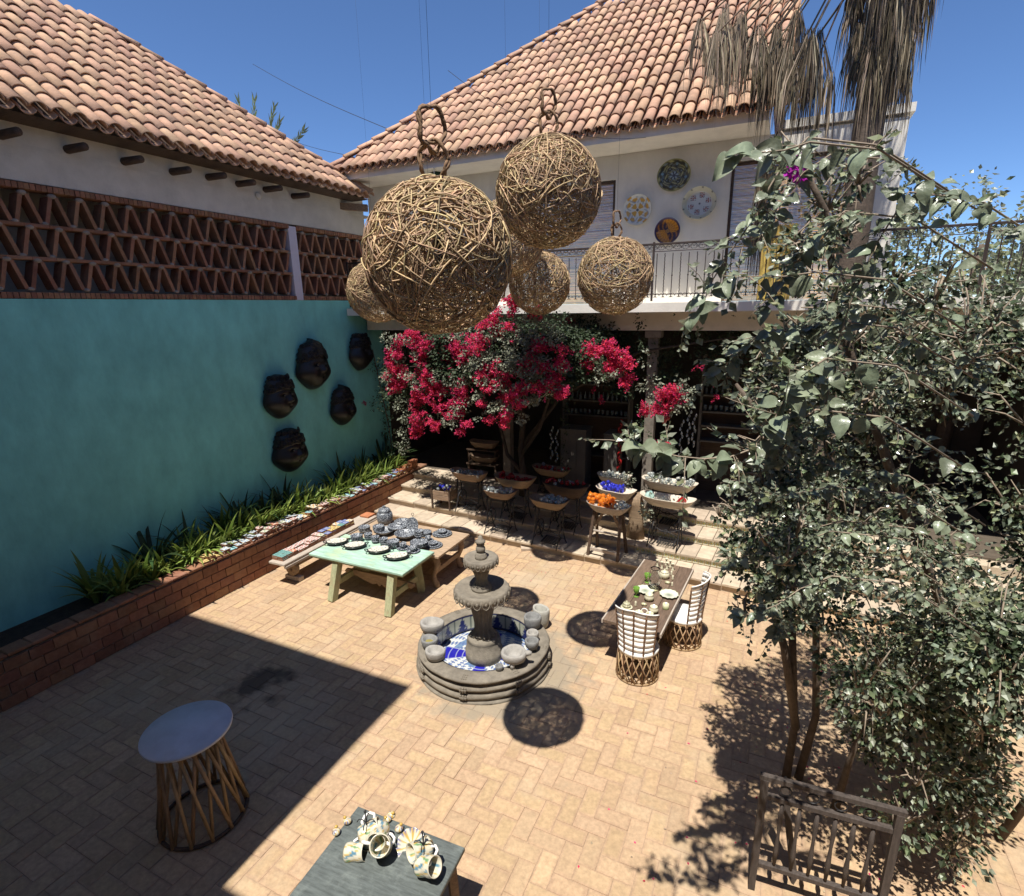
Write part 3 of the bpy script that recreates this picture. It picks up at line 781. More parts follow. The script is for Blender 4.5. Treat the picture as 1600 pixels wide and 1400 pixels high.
lamps = [
    ('big', 685, 403, 4.06, 1.02, 'coarse', (.3, .2, .4), 1.0, 'largest woven wicker globe lamp with twin vine rings, nearest the camera'),
    ('b', 857, 302, 5.82, 1.00, 'coarse', (1.3, .7, 2.4), .9, 'woven wicker globe lamp hanging highest, before the clay roof edge'),
    ('f', 961, 432, 8.35, 1.06, 'fine', (.3, 1.2, .4), .8, 'woven wicker globe lamp hanging before the balcony railing, clear of the others'),
    ('e', 843, 443, 9.45, 1.0, 'fine2', (2.3, .2, 1.4), .8, 'woven wicker globe lamp over the red bougainvillea, partly shaded by the globes above'),
    ('d', 794, 372, 8.8, 1.10, 'fine', (1.3, 2.2, 3.4), .8, 'woven wicker globe lamp mostly hidden between the two foremost globes'),
    ('g', 676, 425, 6.9, .98, 'fine2', (2.3, 1.2, 3.4), .5, 'woven wicker globe lamp hidden right behind the largest globe'),
    ('c', 590, 455, 9.75, 1.0, 'fine2', (.1, 2.9, 1.0), .8, 'woven wicker globe lamp half hidden, in front of the teal wall corner'),
]
for (k, px, py, t, D, sh, rot, rs_, lab) in lamps:
    p = atT(px, py, t)
    t_ = thing('wicker_globe_lamp', lab, 'lamp', (p.x, p.y, p.z - D / 2), 0, 'wicker globe lamps strung over the courtyard')
    o = link('woven_shell', SHELL[sh], t_, (0, 0, D / 2), rot, D); tag(o, kind='stuff')
    link('hanging_ring', RING[0], t_, (0, 0, D + .09 * rs_), (0, 0, .5), rs_)
    link('hanging_ring', RING[1], t_, (.0, 0, D + .285 * rs_), (0, .1, 1.15), rs_)
    wv = MB(); wv.tube([(0, 0, D + .4 * rs_), (.02, .0, 11.5 - p.z)], .0012, 4); wv.build('suspension_wire', m_wire, t_)
    if k in ('big', 'b'):
        bl = MB(); bl.tube([(0, 0, D + .05), (0, 0, D * .62)], .004, 5); bl.lathe([(.02, 0), (.022, .06), (.03, .07), (.001, .075)], 10, (0, 0, D * .56)); bl.ball((0, 0, D * .52), .045, 10, 8); bl.build('bulb_cord', m_iron, t_)
# little green lantern hanging under the eave behind the largest globe
p = atY(683, 275, 11.6)
ln = thing('tin_lantern', 'small dark green pierced tin lantern hanging under the house eave', 'lantern', (p.x, p.y, p.z - .16))
b = MB(); b.lathe([(.03, 0), (.10, .02), (.15, .10), (.145, .18), (.10, .24), (.06, .27)], 12, mod=lambda a, i, z: 1 + .04 * math.cos(6 * a)); b.build('lantern_body', m_lantern, ln)
b = MB(); b.lathe([(.055, .27), (.06, .33), (.075, .34), (.075, .36), (.02, .38)], 12); b.ring((0, 0, .42), .035, .006, 'Y', 16, 5); b.tube([(0, 0, .45), (0, 0, 7.93 - p.z + .16)], .003, 4); b.build('lantern_cap', m_lantern, ln)

# thin cables crossing the sky
def cable(label, pts, r=.006, name='overhead_cable'):
    b = MB(); P = []
    for i in range(len(pts) - 1):
        a, c = Vector(pts[i]), Vector(pts[i + 1])
        for k in range(10):
            t = k / 10; q = a.lerp(c, t); q.z -= .10 * math.sin(PI * t); P.append(q)
    P.append(Vector(pts[-1])); o0 = P[0].copy()
    b.tube([q - o0 for q in P], r, 5)
    return tag(b.build(name, m_wire, None, o0), label, 'cable')
cable('thin dark cable sloping across the blue sky between the two tiled roofs', [atY(395, 100, 17), atY(610, 203, 12.2)], .008)
cable('faint cable low over the left roof hip towards the white house', [atY(420, 203, 16), atY(545, 243, 12.6)], .006)
cable('thin cable running down over the clay roof above the globe lamps', [atY(700, 110, 9), atY(868, 205, 8.8), atY(1052, 208, 12.08)], .004)

# ================================================================== black clay faces on the teal wall
def face_mesh(seed):
    rs = random.Random(seed)
    nu, nv = 56, 60
    vs, fs = [], []
    gauss = lambda d, s: math.exp(-(d * d) / (s * s))
    for j in range(nv + 1):
        v = j / nv; zz = -math.cos(PI * v)                 # -1 bottom, 1 top
        for i in range(nu + 1):
            a = -PI / 2 + PI * i / nu                      # -90..90 deg around z, 0 faces out (+x)
            rad = math.sin(PI * v)
            y, x, z = rad * math.sin(a), rad * math.cos(a), zz
            k = 1.0
            fat = 1 + .27 * gauss(z + .30, .45)            # full cheeks and jaw
            Y, X, Z = y * .325 * fat, x * .30, z * .44
            fx = max(0, x)
            for sy in (-1, 1): X += .055 * gauss(y - sy * .52, .30) * gauss(z + .32, .30) * fx
            X += .05 * gauss(y, .10) * gauss(z + .02, .16) * fx               # nose ridge
            X += .05 * gauss(y, .13) * gauss(z + .14, .08) * fx                # nose tip
            for sy in (-1, 1): X += .03 * gauss(y - sy * .13, .07) * gauss(z + .16, .06) * fx
            for sy in (-1, 1): X -= .05 * gauss(y - sy * .34, .15) * gauss(z - .10, .085) * fx   # eye sockets
            X += .014 * gauss(z - .24, .07) * fx * (abs(y) < .75)                             # brow
            X += .045 * gauss(y, .20) * gauss(z + .40, .12) * fx                              # lips
            X -= .06 * gauss(y, .085) * gauss(z + .40, .055) * fx                             # open mouth
            X += .03 * gauss(y, .22) * gauss(z + .68, .14) * fx                               # chin
            vs.append((X, Y, Z))
    for j in range(nv):
        for i in range(nu): q = j * (nu + 1) + i; fs.append((q, q + 1, q + nu + 2, q + nu + 1))
    b = MB(); b.add(vs, fs, True); return b
def hair_mesh(seed, peak):
    rs = random.Random(seed); b = MB()
    nu, nv = 48, 26; vs, fs = [], []
    for j in range(nv + 1):
        v = .605 + .395 * j / nv; zz = -math.cos(PI * v)
        for i in range(nu + 1):
            a = -PI / 2 + PI * i / nu; rad = math.sin(PI * v) ** .62 * .96
            wob = .018 * math.sin(a * 9 + j * .7) * math.sin(j * .9 + a * 3)
            fl_ = 1.13 if j > 1 else 1.02
            drop = -.10 * abs(math.sin(a)) ** 2 if j < 12 else 0
            vs.append((rad * math.cos(a) * .30 * fl_ + wob, rad * math.sin(a) * .33 * fl_ + wob * .5, zz * (.43 + peak * (1 - abs(a) / 2)) + drop * (1 - j / 12 if j < 12 else 0)))
    for j in range(nv):
        for i in range(nu): q = j * (nu + 1) + i; fs.append((q, q + 1, q + nu + 2, q + nu + 1))
    b.add(vs, fs, True)
    for row in range(3):
        nn = 8 - row
        for i in range(nn):
            a = -1.25 + 2.5 * (i + .5 * (row % 2)) / (nn - .5)
            zz = .20 + .08 * row - (.09 * math.sin(abs(a)) ** 2 if row < 2 else 0); rad = max(.05, 1 - (zz / .46) ** 2) ** .34 * .97
            c = Vector((rad * math.cos(a) * .315, rad * math.sin(a) * .345, zz + .02))
            M = Matrix.Rotation(a, 3, 'Z') @ Matrix.Rotation(-.5 * zz, 3, 'Y')
            pts = []
            for t in range(15):
                th = t * .72 * rs.choice((1, 1)); rr = .050 * (1 - t / 17)
                pts.append(c + M @ Vector((.012 + .012 * t / 15, rr * math.cos(th), rr * math.sin(th))))
            b.tube(pts, [.015 * (1 - .4 * t / 15) for t in range(15)], 5)
    return b
FACE = face_mesh(1).mesh('face', m_clayblack); HAIR = [hair_mesh(2, .0).mesh('curly_hair', m_clayblack), hair_mesh(4, .10).mesh('curly_hair', m_clayblack)]
eb = MB(); eb.ball((0, 0, 0), .022, 10, 7); EYE = eb.mesh('eye', m_eye)
masks = [((439, 620), 1.0, 0, .05, 'black clay cherub mask left of centre on the teal wall, furthest left of five'),
         ((490, 573), 1.10, 1, 0, 'tall black clay cherub mask with peaked hair, upper middle of the teal wall'),
         ((564, 550), .98, 0, .1, 'black clay cherub mask beside the vine, furthest back on the teal wall'),
         ((537, 636), .96, 1, .05, 'black clay cherub mask low beside the teal wall corner, between plants and vine'),
         ((455, 704), 1.04, 0, -.05, 'lowest black clay cherub mask, hanging just above the planter leaves')]
for (px, py), sc_, hk, tw, lab in masks:
    q = atX(px, py, XW + .12)
    t_ = thing('clay_mask', lab, 'mask', (XW + .012, q.y, q.z - .0), 0, 'black clay masks on the teal wall'); t_.scale = (sc_ * 1.12, sc_ * 1.16, sc_ * 1.1); t_.rotation_euler = (0, 0, tw + .10)
    link('face', FACE, t_); link('curly_hair', HAIR[hk], t_)
    for sy in (-1, 1): link('eye', EYE, t_, (.268, sy * .105, .045))

# ================================================================== painted plates on the white wall
def plate(name, label, px, py, D, colf, dish=.05, cat='plate', sz=1.0):
    q = atY(px, py, YW - .05)
    b = MB(); prof = []
    nr = 26
    for i in range(nr + 1):
        r = max(1e-4, D / 2 * i / nr)
        prof.append((r, dish * (max(0, (i / nr - .62)) / .38) ** 1.3 if i / nr > .62 else 0))
    M = Matrix.Rotation(PI / 2, 3, 'X')
    b.lathe(prof, 72, (0, -.02, 0), colf=lambda a, r, z, i: colf(a, r / (D / 2)), capb=False, capt=False, mtx=M, sy=sz)
    b.lathe([(D / 2, dish), (D / 2 * 1.012, dish * .8), (D / 2 * .6, -.018), (.01, -.018)], 48, (0, -.02, 0), colf=lambda a, r, z, i: (.55, .52, .42), capb=False, mtx=M, sy=sz)
    return tag(b.build(name, m_glaze, None, (q.x, q.y + .028, q.z)), label, cat, 'painted plates on the white wall')
def pc_dark(a, r):
    if r > .95: return (.28, .27, .11)
    v = math.sin(8 * a + 6 * math.sin(r * 9)) + math.sin(14 * r + 2 * math.cos(4 * a))
    if r < .10: return (.05, .06, .10)
    if r < .26: return (.26, .33, .38) if math.sin(6 * a) > -.2 else (.03, .035, .05)
    if .62 < r < .80 and math.cos(4 * a + PI / 4) > .93: return (.16, .27, .34)
    if v > .9: return (.36, .35, .17)
    if v > .1: return (.10, .10, .05)
    if v < -1.2: return (.20, .25, .25)
    return (.035, .035, .03)
def pc_floral(a, r):
    if r > .88: return (.72, .71, .64) if (abs(math.sin(2 * a + .3)) < .93) else (.60, .33, .06)
    if r > .86: return (.16, .18, .22)
    if r < .10: return (.12, .13, .13)
    if r < .44: return (.62, .36, .07) if (abs(math.sin(2 * a)) > .55 and r > .14) else (.74, .72, .62)
    pet = abs(math.sin(4 * a + .4)) + .35 * math.sin(11 * r)
    if .46 < r < .80 and pet > .92: return (.62, .37, .08)
    if math.sin(16 * r + 5 * math.sin(4 * a)) > .35: return (.33, .37, .42)
    return (.72, .72, .66)
def pc_dots(a, r):
    x, y = r * math.cos(a), r * math.sin(a)
    if r < .06: return (.12, .13, .13)
    for k in range(6):
        cx, cy = .53 * math.cos(k * PI / 3 + .3), .53 * math.sin(k * PI / 3 + .3); d = math.hypot(x - cx, y - cy); th = math.atan2(y - cy, x - cx)
        if d < .045: return (.45, .20, .10)
        if d < .15 and math.cos(4 * th) > -.25 and d > .06: return (.32, .09, .08)
        if .15 < d < .19 and math.cos(4 * th + PI) > .6: return (.10, .12, .10)
    if r > .9 and math.cos(9 * a) > .93: return (.10, .10, .10)
    if r > .74: return (.62, .60, .46)
    return (.68, .68, .64)
def pc_orange(a, r):
    if r > .93: return (.07, .05, .16)
    if r < .08: return (.25, .15, .06)
    if r < .17: return (.035, .03, .07) if r > .13 else (.5, .25, .05)
    k = math.cos(2 * (a - .35 - r * .8))
    if k > -.35 and r < .88: return (.55, .24, .035) if math.sin(20 * a + 8 * r) > -.75 else (.28, .10, .02)
    if math.sin(8 * a + 14 * r) > .55 and .3 < r < .85: return (.35, .14, .03)
    return (.045, .028, .05)
plate('wall_plate', 'dark olive and blue patterned plate, topmost on the white wall', 1053, 274, .64, pc_dark, .04, sz=.9)
plate('wall_plate', 'white plate with orange and grey flowers beside the reed blind', 996, 328, .58, pc_floral, .05)
plate('wall_plate', 'cream basin plate with small brown flower sprigs and spotted rim', 1093, 318, .63, pc_dots, .11, sz=.92)
plate('wall_plate', 'dark blue plate with large orange petals just above the railing', 1043, 361, .50, pc_orange, .05, sz=1.0)

# ================================================================== mint table and brown table with crockery
def leg_bar(mb, a, b2, w0): mb.bar(a, b2, w0, w0, ch=.006)
gt = thing('mint_table', 'table with worn mint green top on splayed post legs, beside the brown table', 'table', (-6.26, 7.15, 0))
b = MB(); b.box((0, 0, .755), (2.06, .96, .05), ch=.010); b.build('tabletop', m_mint, gt)
b = MB(); b.box((0, 0, .712), (2.0, .90, .034)); b.box((.42, -.16, .69), (.10, .5, .03)); b.build('apron', m_greenleg, gt)
for (x, y, dx, dy_) in ((-.46, -.62 + .03, -.02, -.02), (.74, -.62 + .03, .03, -.02), (-.46, .36, -.02, .06), (.74, .36, .06, .06)):
    b = MB(); b.bar((x, y + .22 if y < 0 else y - .05, .70), (x + dx, y - .02 if y > 0 else y, 0), .125, .125, ch=.008)
    b.build('leg', m_greenleg, gt)
b = MB(); b.bar((-.46, -.42, .30), (-.46, .32, .30), .05, .10, ch=.006); b.bar((.76, -.42, .30), (.76, .34, .30), .05, .10, ch=.006); b.build('side_stretcher', m_greenleg, gt)
out = [(-.60, .05), (-.45, .06), (.75, .06), (.9, .05), (.92, 0), (.86, -.05), (.76, -.03), (.6, -.06), (.45, -.13), (.28, -.16), (.2, -.11), (.15, -.16), (.10, -.11), (0, -.15), (-.2, -.10), (-.35, -.05), (-.48, -.04), (-.58, -.06), (-.64, 0)]
b = MB(); b.poly(out, .045, Matrix.Rotation(PI / 2, 3, 'X'), (0, .0, .31)); b.build('carved_stretcher', m_wood, gt)
bt = thing('brown_table', 'low pale brown wooden table with curved carved legs behind the mint table', 'table', (-6.25, 8.2, 0))
b = MB(); b.box((0, 0, .665), (2.2, 1.14, .05), ch=.008); b.build('tabletop', m_brownwood, bt)
for sx in (-.75, .92):
    for sy in (-.45, .42):
        b = MB(); prof = [(0, .64, .06), (.05, .56, .062), (.075, .46, .058), (.03, .34, .045), (-.02, .22, .04), (-.01, .12, .05), (.03, .05, .065), (.03, 0, .06)]
        b.tube([(sx + (d if sx > 0 else -d), sy, z) for d, z, r in prof], [r for d, z, r in prof], 8); b.build('leg', m_wood, bt)
b = MB(); b.bar((.92, -.45, .30), (.92, .42, .30), .05, .09, ch=.006); b.bar((-.75, -.45, .30), (-.75, .42, .30), .05, .09, ch=.006); b.bar((-.75, 0, .30), (.92, 0, .30), .05, .09, ch=.006); b.build('stretcher', m_wood, bt)
ZG, ZB = .78, .69

# black-on-white crockery
def blk(a, r, z, i):
    v = math.sin(9 * a + 11 * z * 10) + math.sin(13 * a - 70 * r + 30 * z) + .8 * math.sin(60 * z + 3 * math.cos(7 * a))
    return (.52, .54, .55) if v > .55 else (.20, .22, .24) if v > .25 else (.022, .026, .034)
def whiteblk(a, r, z, i):
    v = math.sin(5 * a + 40 * r) + math.sin(9 * a - 55 * r + 1.3)
    return (.03, .03, .03) if (v > 1.25 or r > .955) else (.62, .60, .52)
CR = {}
def crock(kind):
    if kind in CR: return CR[kind]
    b = MB()
    if kind == 'bowl_stack':
        for k in range(3):
            z = k * .026; b.lathe([(.045, z), (.085, z + .028), (.098, z + .055), (.098, z + .060), (.088, z + .056), (.05, z + .018), (.001, z + .014)], 40, colf=blk)
    elif kind == 'plate_stack':
        for k in range(4):
            z = k * .016; b.lathe([(.075, z), (.13, z + .02), (.135, z + .026), (.125, z + .024), (.07, z + .012), (.001, z + .011)], 48, colf=blk)
    elif kind == 'wide_bowl': b.lathe([(.06, 0), (.12, .05), (.165, .085), (.168, .092), (.155, .086), (.14, .06), (.10, .03), (.05, .018), (.001, .016)], 56, colf=blk)
    elif kind == 'place_setting':
        b.lathe([(.09, 0), (.15, .012), (.16, .022), (.15, .022), (.09, .012), (.001, .010)], 48, colf=lambda a, r, z, i: (.45, .47, .48) if r > .14 else blk(a, r, z, i))
        b.lathe([(.06, .014), (.12, .028), (.126, .034), (.118, .034), (.06, .024), (.001, .022)], 48, colf=lambda a, r, z, i: (.45, .47, .48) if r > .11 else blk(a, r, z, i))
        b.lathe([(.04, .026), (.07, .05), (.078, .075), (.07, .073), (.04, .04), (.001, .036)], 40, colf=blk)
    elif kind == 'cup_saucer':
        b.lathe([(.045, 0), (.075, .010), (.082, .018), (.07, .016), (.03, .010), (.001, .009)], 40, colf=blk)
        b.lathe([(.025, .012), (.040, .03), (.046, .075), (.042, .074), (.036, .03), (.001, .022)], 32, colf=blk)
    elif kind == 'big_jar':
        b.lathe([(.10, 0), (.15, .03), (.165, .10), (.165, .18), (.15, .235), (.12, .255), (.115, .262), (.001, .262)], 56, colf=blk)
    elif kind == 'small_bowls':
        for k in range(3):
            z = k * .03; b.lathe([(.03, z), (.062, z + .03), (.068, z + .05), (.062, z + .05), (.03, z + .02), (.001, z + .018)], 32, colf=blk)
    b.c = None; CR[kind] = b.mesh(kind, m_bw); return CR[kind]
def put(kind, name, label, cat, px, py, z, rz=None, sc=1.0, group=None):
    p = G(px, py, z)
    o = link(name, crock(kind), None, p, (0, 0, U(0, 6) if rz is None else rz), sc * (1.0 if kind == 'big_jar' else 1.17))
    return tag(o, label, cat, group)
GRP = 'black and white crockery on the two tables'
jar = put('big_jar', 'ginger_jar', 'large lidded black and white jar, tallest piece on the brown table', 'jar', 602, 817, ZB)
lid = MB(); lid.lathe([(.125, .262), (.13, .275), (.115, .31), (.07, .335), (.03, .34), (.022, .35), (.034, .365), (.02, .382), (.001, .385)], 48, colf=blk); lid.build('lid', m_bw, jar)
wp = []
put('bowl_stack', 'bowl_stack', 'stack of black and white bowls just in front of the big lidded jar', 'bowls', 570, 832, ZB, group=GRP)
put('bowl_stack', 'bowl_stack', 'stack of black and white bowls nearest the mint table left edge', 'bowls', 558, 846, ZG, group=GRP)
put('bowl_stack', 'bowl_stack', 'stack of black and white bowls right below the big lidded jar', 'bowls', 592, 831, ZB, group=GRP)
put('bowl_stack', 'bowl_stack', 'stack of black and white bowls on the mint top, middle of the front crockery row', 'bowls', 615, 855, ZG, 1, 1.0, GRP)
put('small_bowls', 'bowl_stack', 'small nested black bowls, left end of the front crockery row', 'bowls', 576, 843, ZG, group=GRP)
put('small_bowls', 'bowl_stack', 'small nested black bowls, second from left in the front crockery row', 'bowls', 587, 848, ZG, group=GRP)
put('small_bowls', 'bowl_stack', 'small nested black bowls, third in the front crockery row behind a tiny cup', 'bowls', 600, 851, ZG, group=GRP)
put('wide_bowl', 'serving_bowl', 'wide black and white serving bowl in front of the big jar', 'bowl', 601, 835, ZB, group=GRP)
put('wide_bowl', 'serving_bowl', 'wide black and white serving bowl left of the standing oval platter', 'bowl', 621, 829, ZB, group=GRP)
put('wide_bowl', 'serving_bowl', 'wide black and white serving bowl below the standing oval platter', 'bowl', 634, 841, ZB, .4, 1.1, GRP)
put('wide_bowl', 'serving_bowl', 'pale patterned bowl furthest back beside the standing platter', 'bowl', 629, 820, ZB, .9, .85, GRP)
put('plate_stack', 'plate_stack', 'tall stack of black plates with a bowl on top, front right of the crockery', 'plates', 655, 853, ZG, 0, 1.05, GRP)
o = put('small_bowls', 'bowl_stack', 'small bowl resting on the tall stack of black plates', 'bowls', 655, 840, ZG + .08, 0, 1.15, GRP)
put('plate_stack', 'plate_stack', 'lower stack of black plates behind the tall plate stack', 'plates', 664, 836, ZB, 2, .85, GRP)
put('cup_saucer', 'cup_and_saucer', 'black and white cup on a square-set saucer at the front of the crockery', 'cup', 630, 857, ZG, 0, 1.25, GRP)
put('cup_saucer', 'cup_and_saucer', 'tall black and white cup on saucer nearest the mint table right edge', 'cup', 646, 862, ZG, 1, 1.3, GRP)
put('cup_saucer', 'cup_and_saucer', 'small cup and saucer behind the tall stack of plates', 'cup', 669, 845, ZB, 2, 1.1, GRP)
put('cup_saucer', 'cup_and_saucer', 'tiny black cup between bowl stacks at the crockery front edge', 'cup', 601, 858, ZG, 3, .8, GRP)
put('place_setting', 'place_setting', 'two plates and a bowl stacked alone at the brown table back right', 'plates', 691, 835, ZB, 0, 1.05, GRP)
put('place_setting', 'place_setting', 'plate and bowl stacked near the brown table front right corner', 'plates', 677, 853, ZB, 1, .95, GRP)
# oval platter standing on a wire stand
p = G(645, 833, ZB)
pl = thing('standing_platter', 'oval black and white platter propped upright on a small wire stand', 'platter', p, R(18))
b = MB(); M = Matrix.Rotation(R(72), 3, 'X')
b.lathe([(.001, 0), (.03, 0), (.06, .0), (.085, .003), (.105, .008), (.125, .016), (.128, .014), (.08, -.008), (.001, -.008)], 56, (0, 0, .165), colf=lambda a, r, z, i: (.55, .57, .58) if r > .118 else blk(a, r * 1.6, z, i), mtx=M, sy=1.3); b.build('oval_plate', m_bw, pl)
b = MB(); b.ring((0, .07, .375), .026, .005, 'Y', 16, 5); b.tube([(0, .07, .35), (0, .05, .02), (0, -.06, .012), (0, -.07, .04)], .005, 5); b.tube([(0, .06, .2), (0, .14, .0)], .005, 5); b.build('wire_stand', m_iron, pl)
# oval dishes in black holders along the mint table
ov = [((527, 850), 'furthest left'), ((555, 856), 'second from left'), ((592, 863), 'third from left'), ((621, 873), 'furthest right')]
for (px, py), w_ in ov:
    p = G(px, py, ZG)
    d = thing('oval_dish', 'cream oval dish in black tray on the mint table, ' + w_ + '', 'dish', p, R(38), 'oval dishes on the mint table'); d.scale = (1.32, 1.32, 1.25)
    b = MB(); b.lathe([(.09, .0), (.135, .03), (.15, .045), (.152, .052), (.14, .048), (.001, .046)], 48, colf=lambda a, r, z, i: (.025, .025, .025), sx=1.0, sy=.68); b.build('tray', m_glaze, d)
    b = MB(); b.lathe([(.001 + .14 * i / 14, .056 + (.004 if i > 11 else 0)) for i in range(15)], 48, capt=False, colf=lambda a, r, z, i: (.03, .03, .03) if (r > .136 or math.sin(5 * a + 60 * r) + math.sin(9 * a - 80 * r) > 1.35) else (.66, .64, .55), sx=1.0, sy=.68, capb=False); b.build('dish_top', m_glaze, d)
    for sx in (-1, 1):
        b = MB(); b.tube([(sx * .135, -.04, .045), (sx * .175, -.03, .06), (sx * .185, 0, .065), (sx * .175, .03, .06), (sx * .135, .04, .045)], .008, 6); b.build('handle', m_iron, d)
p = G(543, 843, ZG)
b = MB(); b.ball((0, 0, .018), .022, 10, 7, sx=1.5, sy=.8, sz=.7); b.ball((.03, 0, .026), .012, 8, 6); tag(b.build('bird_figurine', m_wood, None, p), 'tiny brown bird figurine behind the second oval dish', 'figurine')

# ================================================================== plank bench on log wheels with painted tiles
pb = thing('plank_bench', 'weathered grey plank on round log wheels between planter and mint table', 'bench', (-8.02, 7.9, 0))
b = MB(); b.box((0, 0, .475), (.40, 2.7, .055), ch=.012); b.v = [(x + .008 * noise3(y * 4, z, 1), y, z + .006 * noise3(y * 5, x * 4, 2)) for x, y, z in b.v]; b.box((.19, 0, .42), (.045, 2.66, .055), ch=.006); b.build('plank', m_greywood, pb)
for y in (-1.02, .95):
    b = MB(); M = Matrix.Rotation(PI / 2, 3, 'X'); b.lathe([(.001, -.045), (.14, -.045), (.155, -.03), (.155, .03), (.14, .045), (.04, .045), (.036, .03), (.001, .03)], 24, (.02, y, .26), mtx=M, mod=lambda a, i, z: 1 + .03 * math.sin(3 * a)); b.build('log_wheel', m_wood, pb)
    b = MB(); b.box((.02, y + .02, .05), (.36, .12, .10), ch=.012); b.build('block_foot', m_greywood, pb)
    b = MB(); b.box((0, y, .43), (.30, .12, .05), ch=.006); b.build('bearer', m_greywood, pb)
b = MB(); b.bar((.0, -1.0, .26), (.0, .95, .26), .05, .05); b.build('axle', m_wood, pb)
# painted tiles: one mesh per pattern
PAL = [((.62, .60, .52), (.10, .22, .42)), ((.62, .60, .52), (.50, .24, .06)), ((.16, .32, .30), (.05, .10, .10)), ((.58, .50, .20), (.30, .10, .06)), ((.46, .14, .08), (.55, .50, .40)), ((.12, .16, .34), (.55, .55, .52)), ((.50, .53, .55), (.22, .26, .32)), ((.58, .55, .48), (.20, .28, .14)), ((.20, .42, .46), (.60, .58, .50)), ((.60, .52, .48), (.36, .10, .08)), ((.56, .42, .10), (.58, .55, .48))]
def tile_obj(k, s=.128, t=.027):
    c0, c1 = PAL[k]; b = MB(); n = 10; vs, cs, fs = [], [], []
    for i in range(n + 1):
        for j in range(n + 1):
            u, v = i / n - .5, j / n - .5
            r = math.hypot(u, v); a = math.atan2(v, u)
            on = (k % 3 == 0 and math.sin(4 * a + 9 * r) > .1 and .1 < r < .45) or (k % 3 == 1 and (abs(abs(u) - abs(v)) < .10 or r < .14)) or (k % 3 == 2 and .55 - .2 * math.cos(4 * a) > r * 2 > .3)
            vs.append((u * s, v * s, t)); cs.append(c1 if on else c0)
    for i in range(n):
        for j in range(n): q = i * (n + 1) + j; fs.append((q, q + n + 1, q + n + 2, q + 1))
    b.add(vs, fs, False, cs)
    h = s / 2
    e = [(-h, -h, 0), (h, -h, 0), (h, h, 0), (-h, h, 0), (-h, -h, t - .0006), (h, -h, t - .0006), (h, h, t - .0006), (-h, h, t - .0006)]
    b.add(e, [(3, 2, 1, 0), (0, 1, 5, 4), (1, 2, 6, 5), (2, 3, 7, 6), (3, 0, 4, 7)], False, [(.27, .12, .07)] * 8)
    return b.mesh('painted_tile', m_paintmatte)
TILES = [tile_obj(k) for k in range(len(PAL))]
# stacks on the plank: place along its length
yy = -1.28; zt = .505; n_ = 0
for (ya, yb, rows, hh, ks, what) in ((-1.27, -1.02, 2, 3, (2,), 'dark teal tile in the low stack at the near end of the plank'),
                                     (-1.02, -.55, 3, 3, (4, 9), 'red and cream tile in the plank stack beside the teal tiles'),
                                     (-.55, -.1, 2, 4, (9, 7), 'red patterned tile in the middle plank stack'),
                                     (-.1, .75, 3, 4, (3, 2, 5, 1), 'coloured tile in the tall far stack on the plank')):
    y = ya
    while y < yb - .06:
        for cx in (-.125, .012):
            H_ = hh + random.choice((-1, 0, 0))
            for k in range(max(1, H_)):
                o = link('painted_tile', TILES[random.choice(ks)], None, (-8.02 + cx + U(-.006, .006), 7.9 + y + .066 + U(-.004, .004), zt + k * .0284), (0, 0, U(-.08, .08) + random.choice((0, PI / 2)))); tag(o, what, 'tile', what.split(' in ')[-1])
        y += .136
b = MB(); b.box((0, 0, .02), (.24, .24, .04), ch=.006); tag(b.build('clay_slab', m_terracotta, None, (-8.02, 9.14, .505)), 'flat orange clay slab lying on the far end of the plank', 'slab')
# stacks on the planter edge
yy = 4.6
sets = [((0, 10, 3), 1), ((6, 0, 8), 2), ((6, 6, 0), 2), ((4, 9, 7), 3), ((9, 0, 7), 2), ((3, 8, 1, 0), 2), ((1, 9, 7), 3), ((4, 9, 9), 3), ((6, 7, 8), 1), ((6, 0, 5), 2), ((8, 5, 0), 2), ((7, 0, 9), 3), ((5, 3, 8), 3), ((10, 5, 1), 3)]
near = ['near end', 'leaf-draped', 'grey', 'red-edged', 'pale', 'many-coloured', 'brown-edged', 'rusty', 'low grey', 'blue-grey', 'blue and white', 'mixed', 'navy and yellow', 'yellow-topped']
y = 5.6
for si, (ks, hh) in enumerate(sets):
    y1 = y + .42
    lab = 'painted tile in the %s stack on the planter edge' % near[si]
    while y < y1 - .05:
        for cx in (-.20, -.062):
            H_ = max(1, hh + random.choice((-1, 0, 1, 1, 2)))
            for k in range(H_):
                o = link('painted_tile', TILES[random.choice(ks)], None, (PX + cx + U(-.012, .012), y + .066 + U(-.01, .01), PT + .042 + k * .0284 + .001), (U(-.03, .03), U(-.03, .03), U(-.35, .35))); tag(o, lab, 'tile', near[si] + ' tiles on the planter edge')
        y += .140
    y = y1 + .02
# loose bricks piled at the far end of the planter edge
bb = MB(); bb.box((0, 0, .03), (.14, .27, .058), ch=.006); bbm = bb.mesh('loose_brick', m_terracotta)
for k, (dx, dy_, lv) in enumerate([(-.05, 11.45, 0), (-.05, 11.73, 0), (-.05, 11.46, 1), (-.05, 11.74, 1), (-.05, 12.02, 0), (-.05, 12.02, 1), (-.05, 12.0, 2), (-.05, 11.74, 2), (-.20, 11.47, 0), (-.20, 11.75, 0), (-.20, 11.6, 1), (-.05, 12.02, 3)]):
    o = link('loose_brick', bbm, None, (PX + dx - .03, dy_, PT + .042 + lv * .0595), (0, 0, U(-.05, .05))); tag(o, 'loose clay brick in the pile on the far end of the planter edge', 'brick', 'loose bricks piled on the planter end')
b = MB(); b.box((0, 0, .03), (.34, .26, .06), ch=.008); tag(b.build('paving_brick', m_step, None, G(826, 857), (0, 0, .5)), 'pale flat brick lying on the courtyard by the lowest step', 'brick')
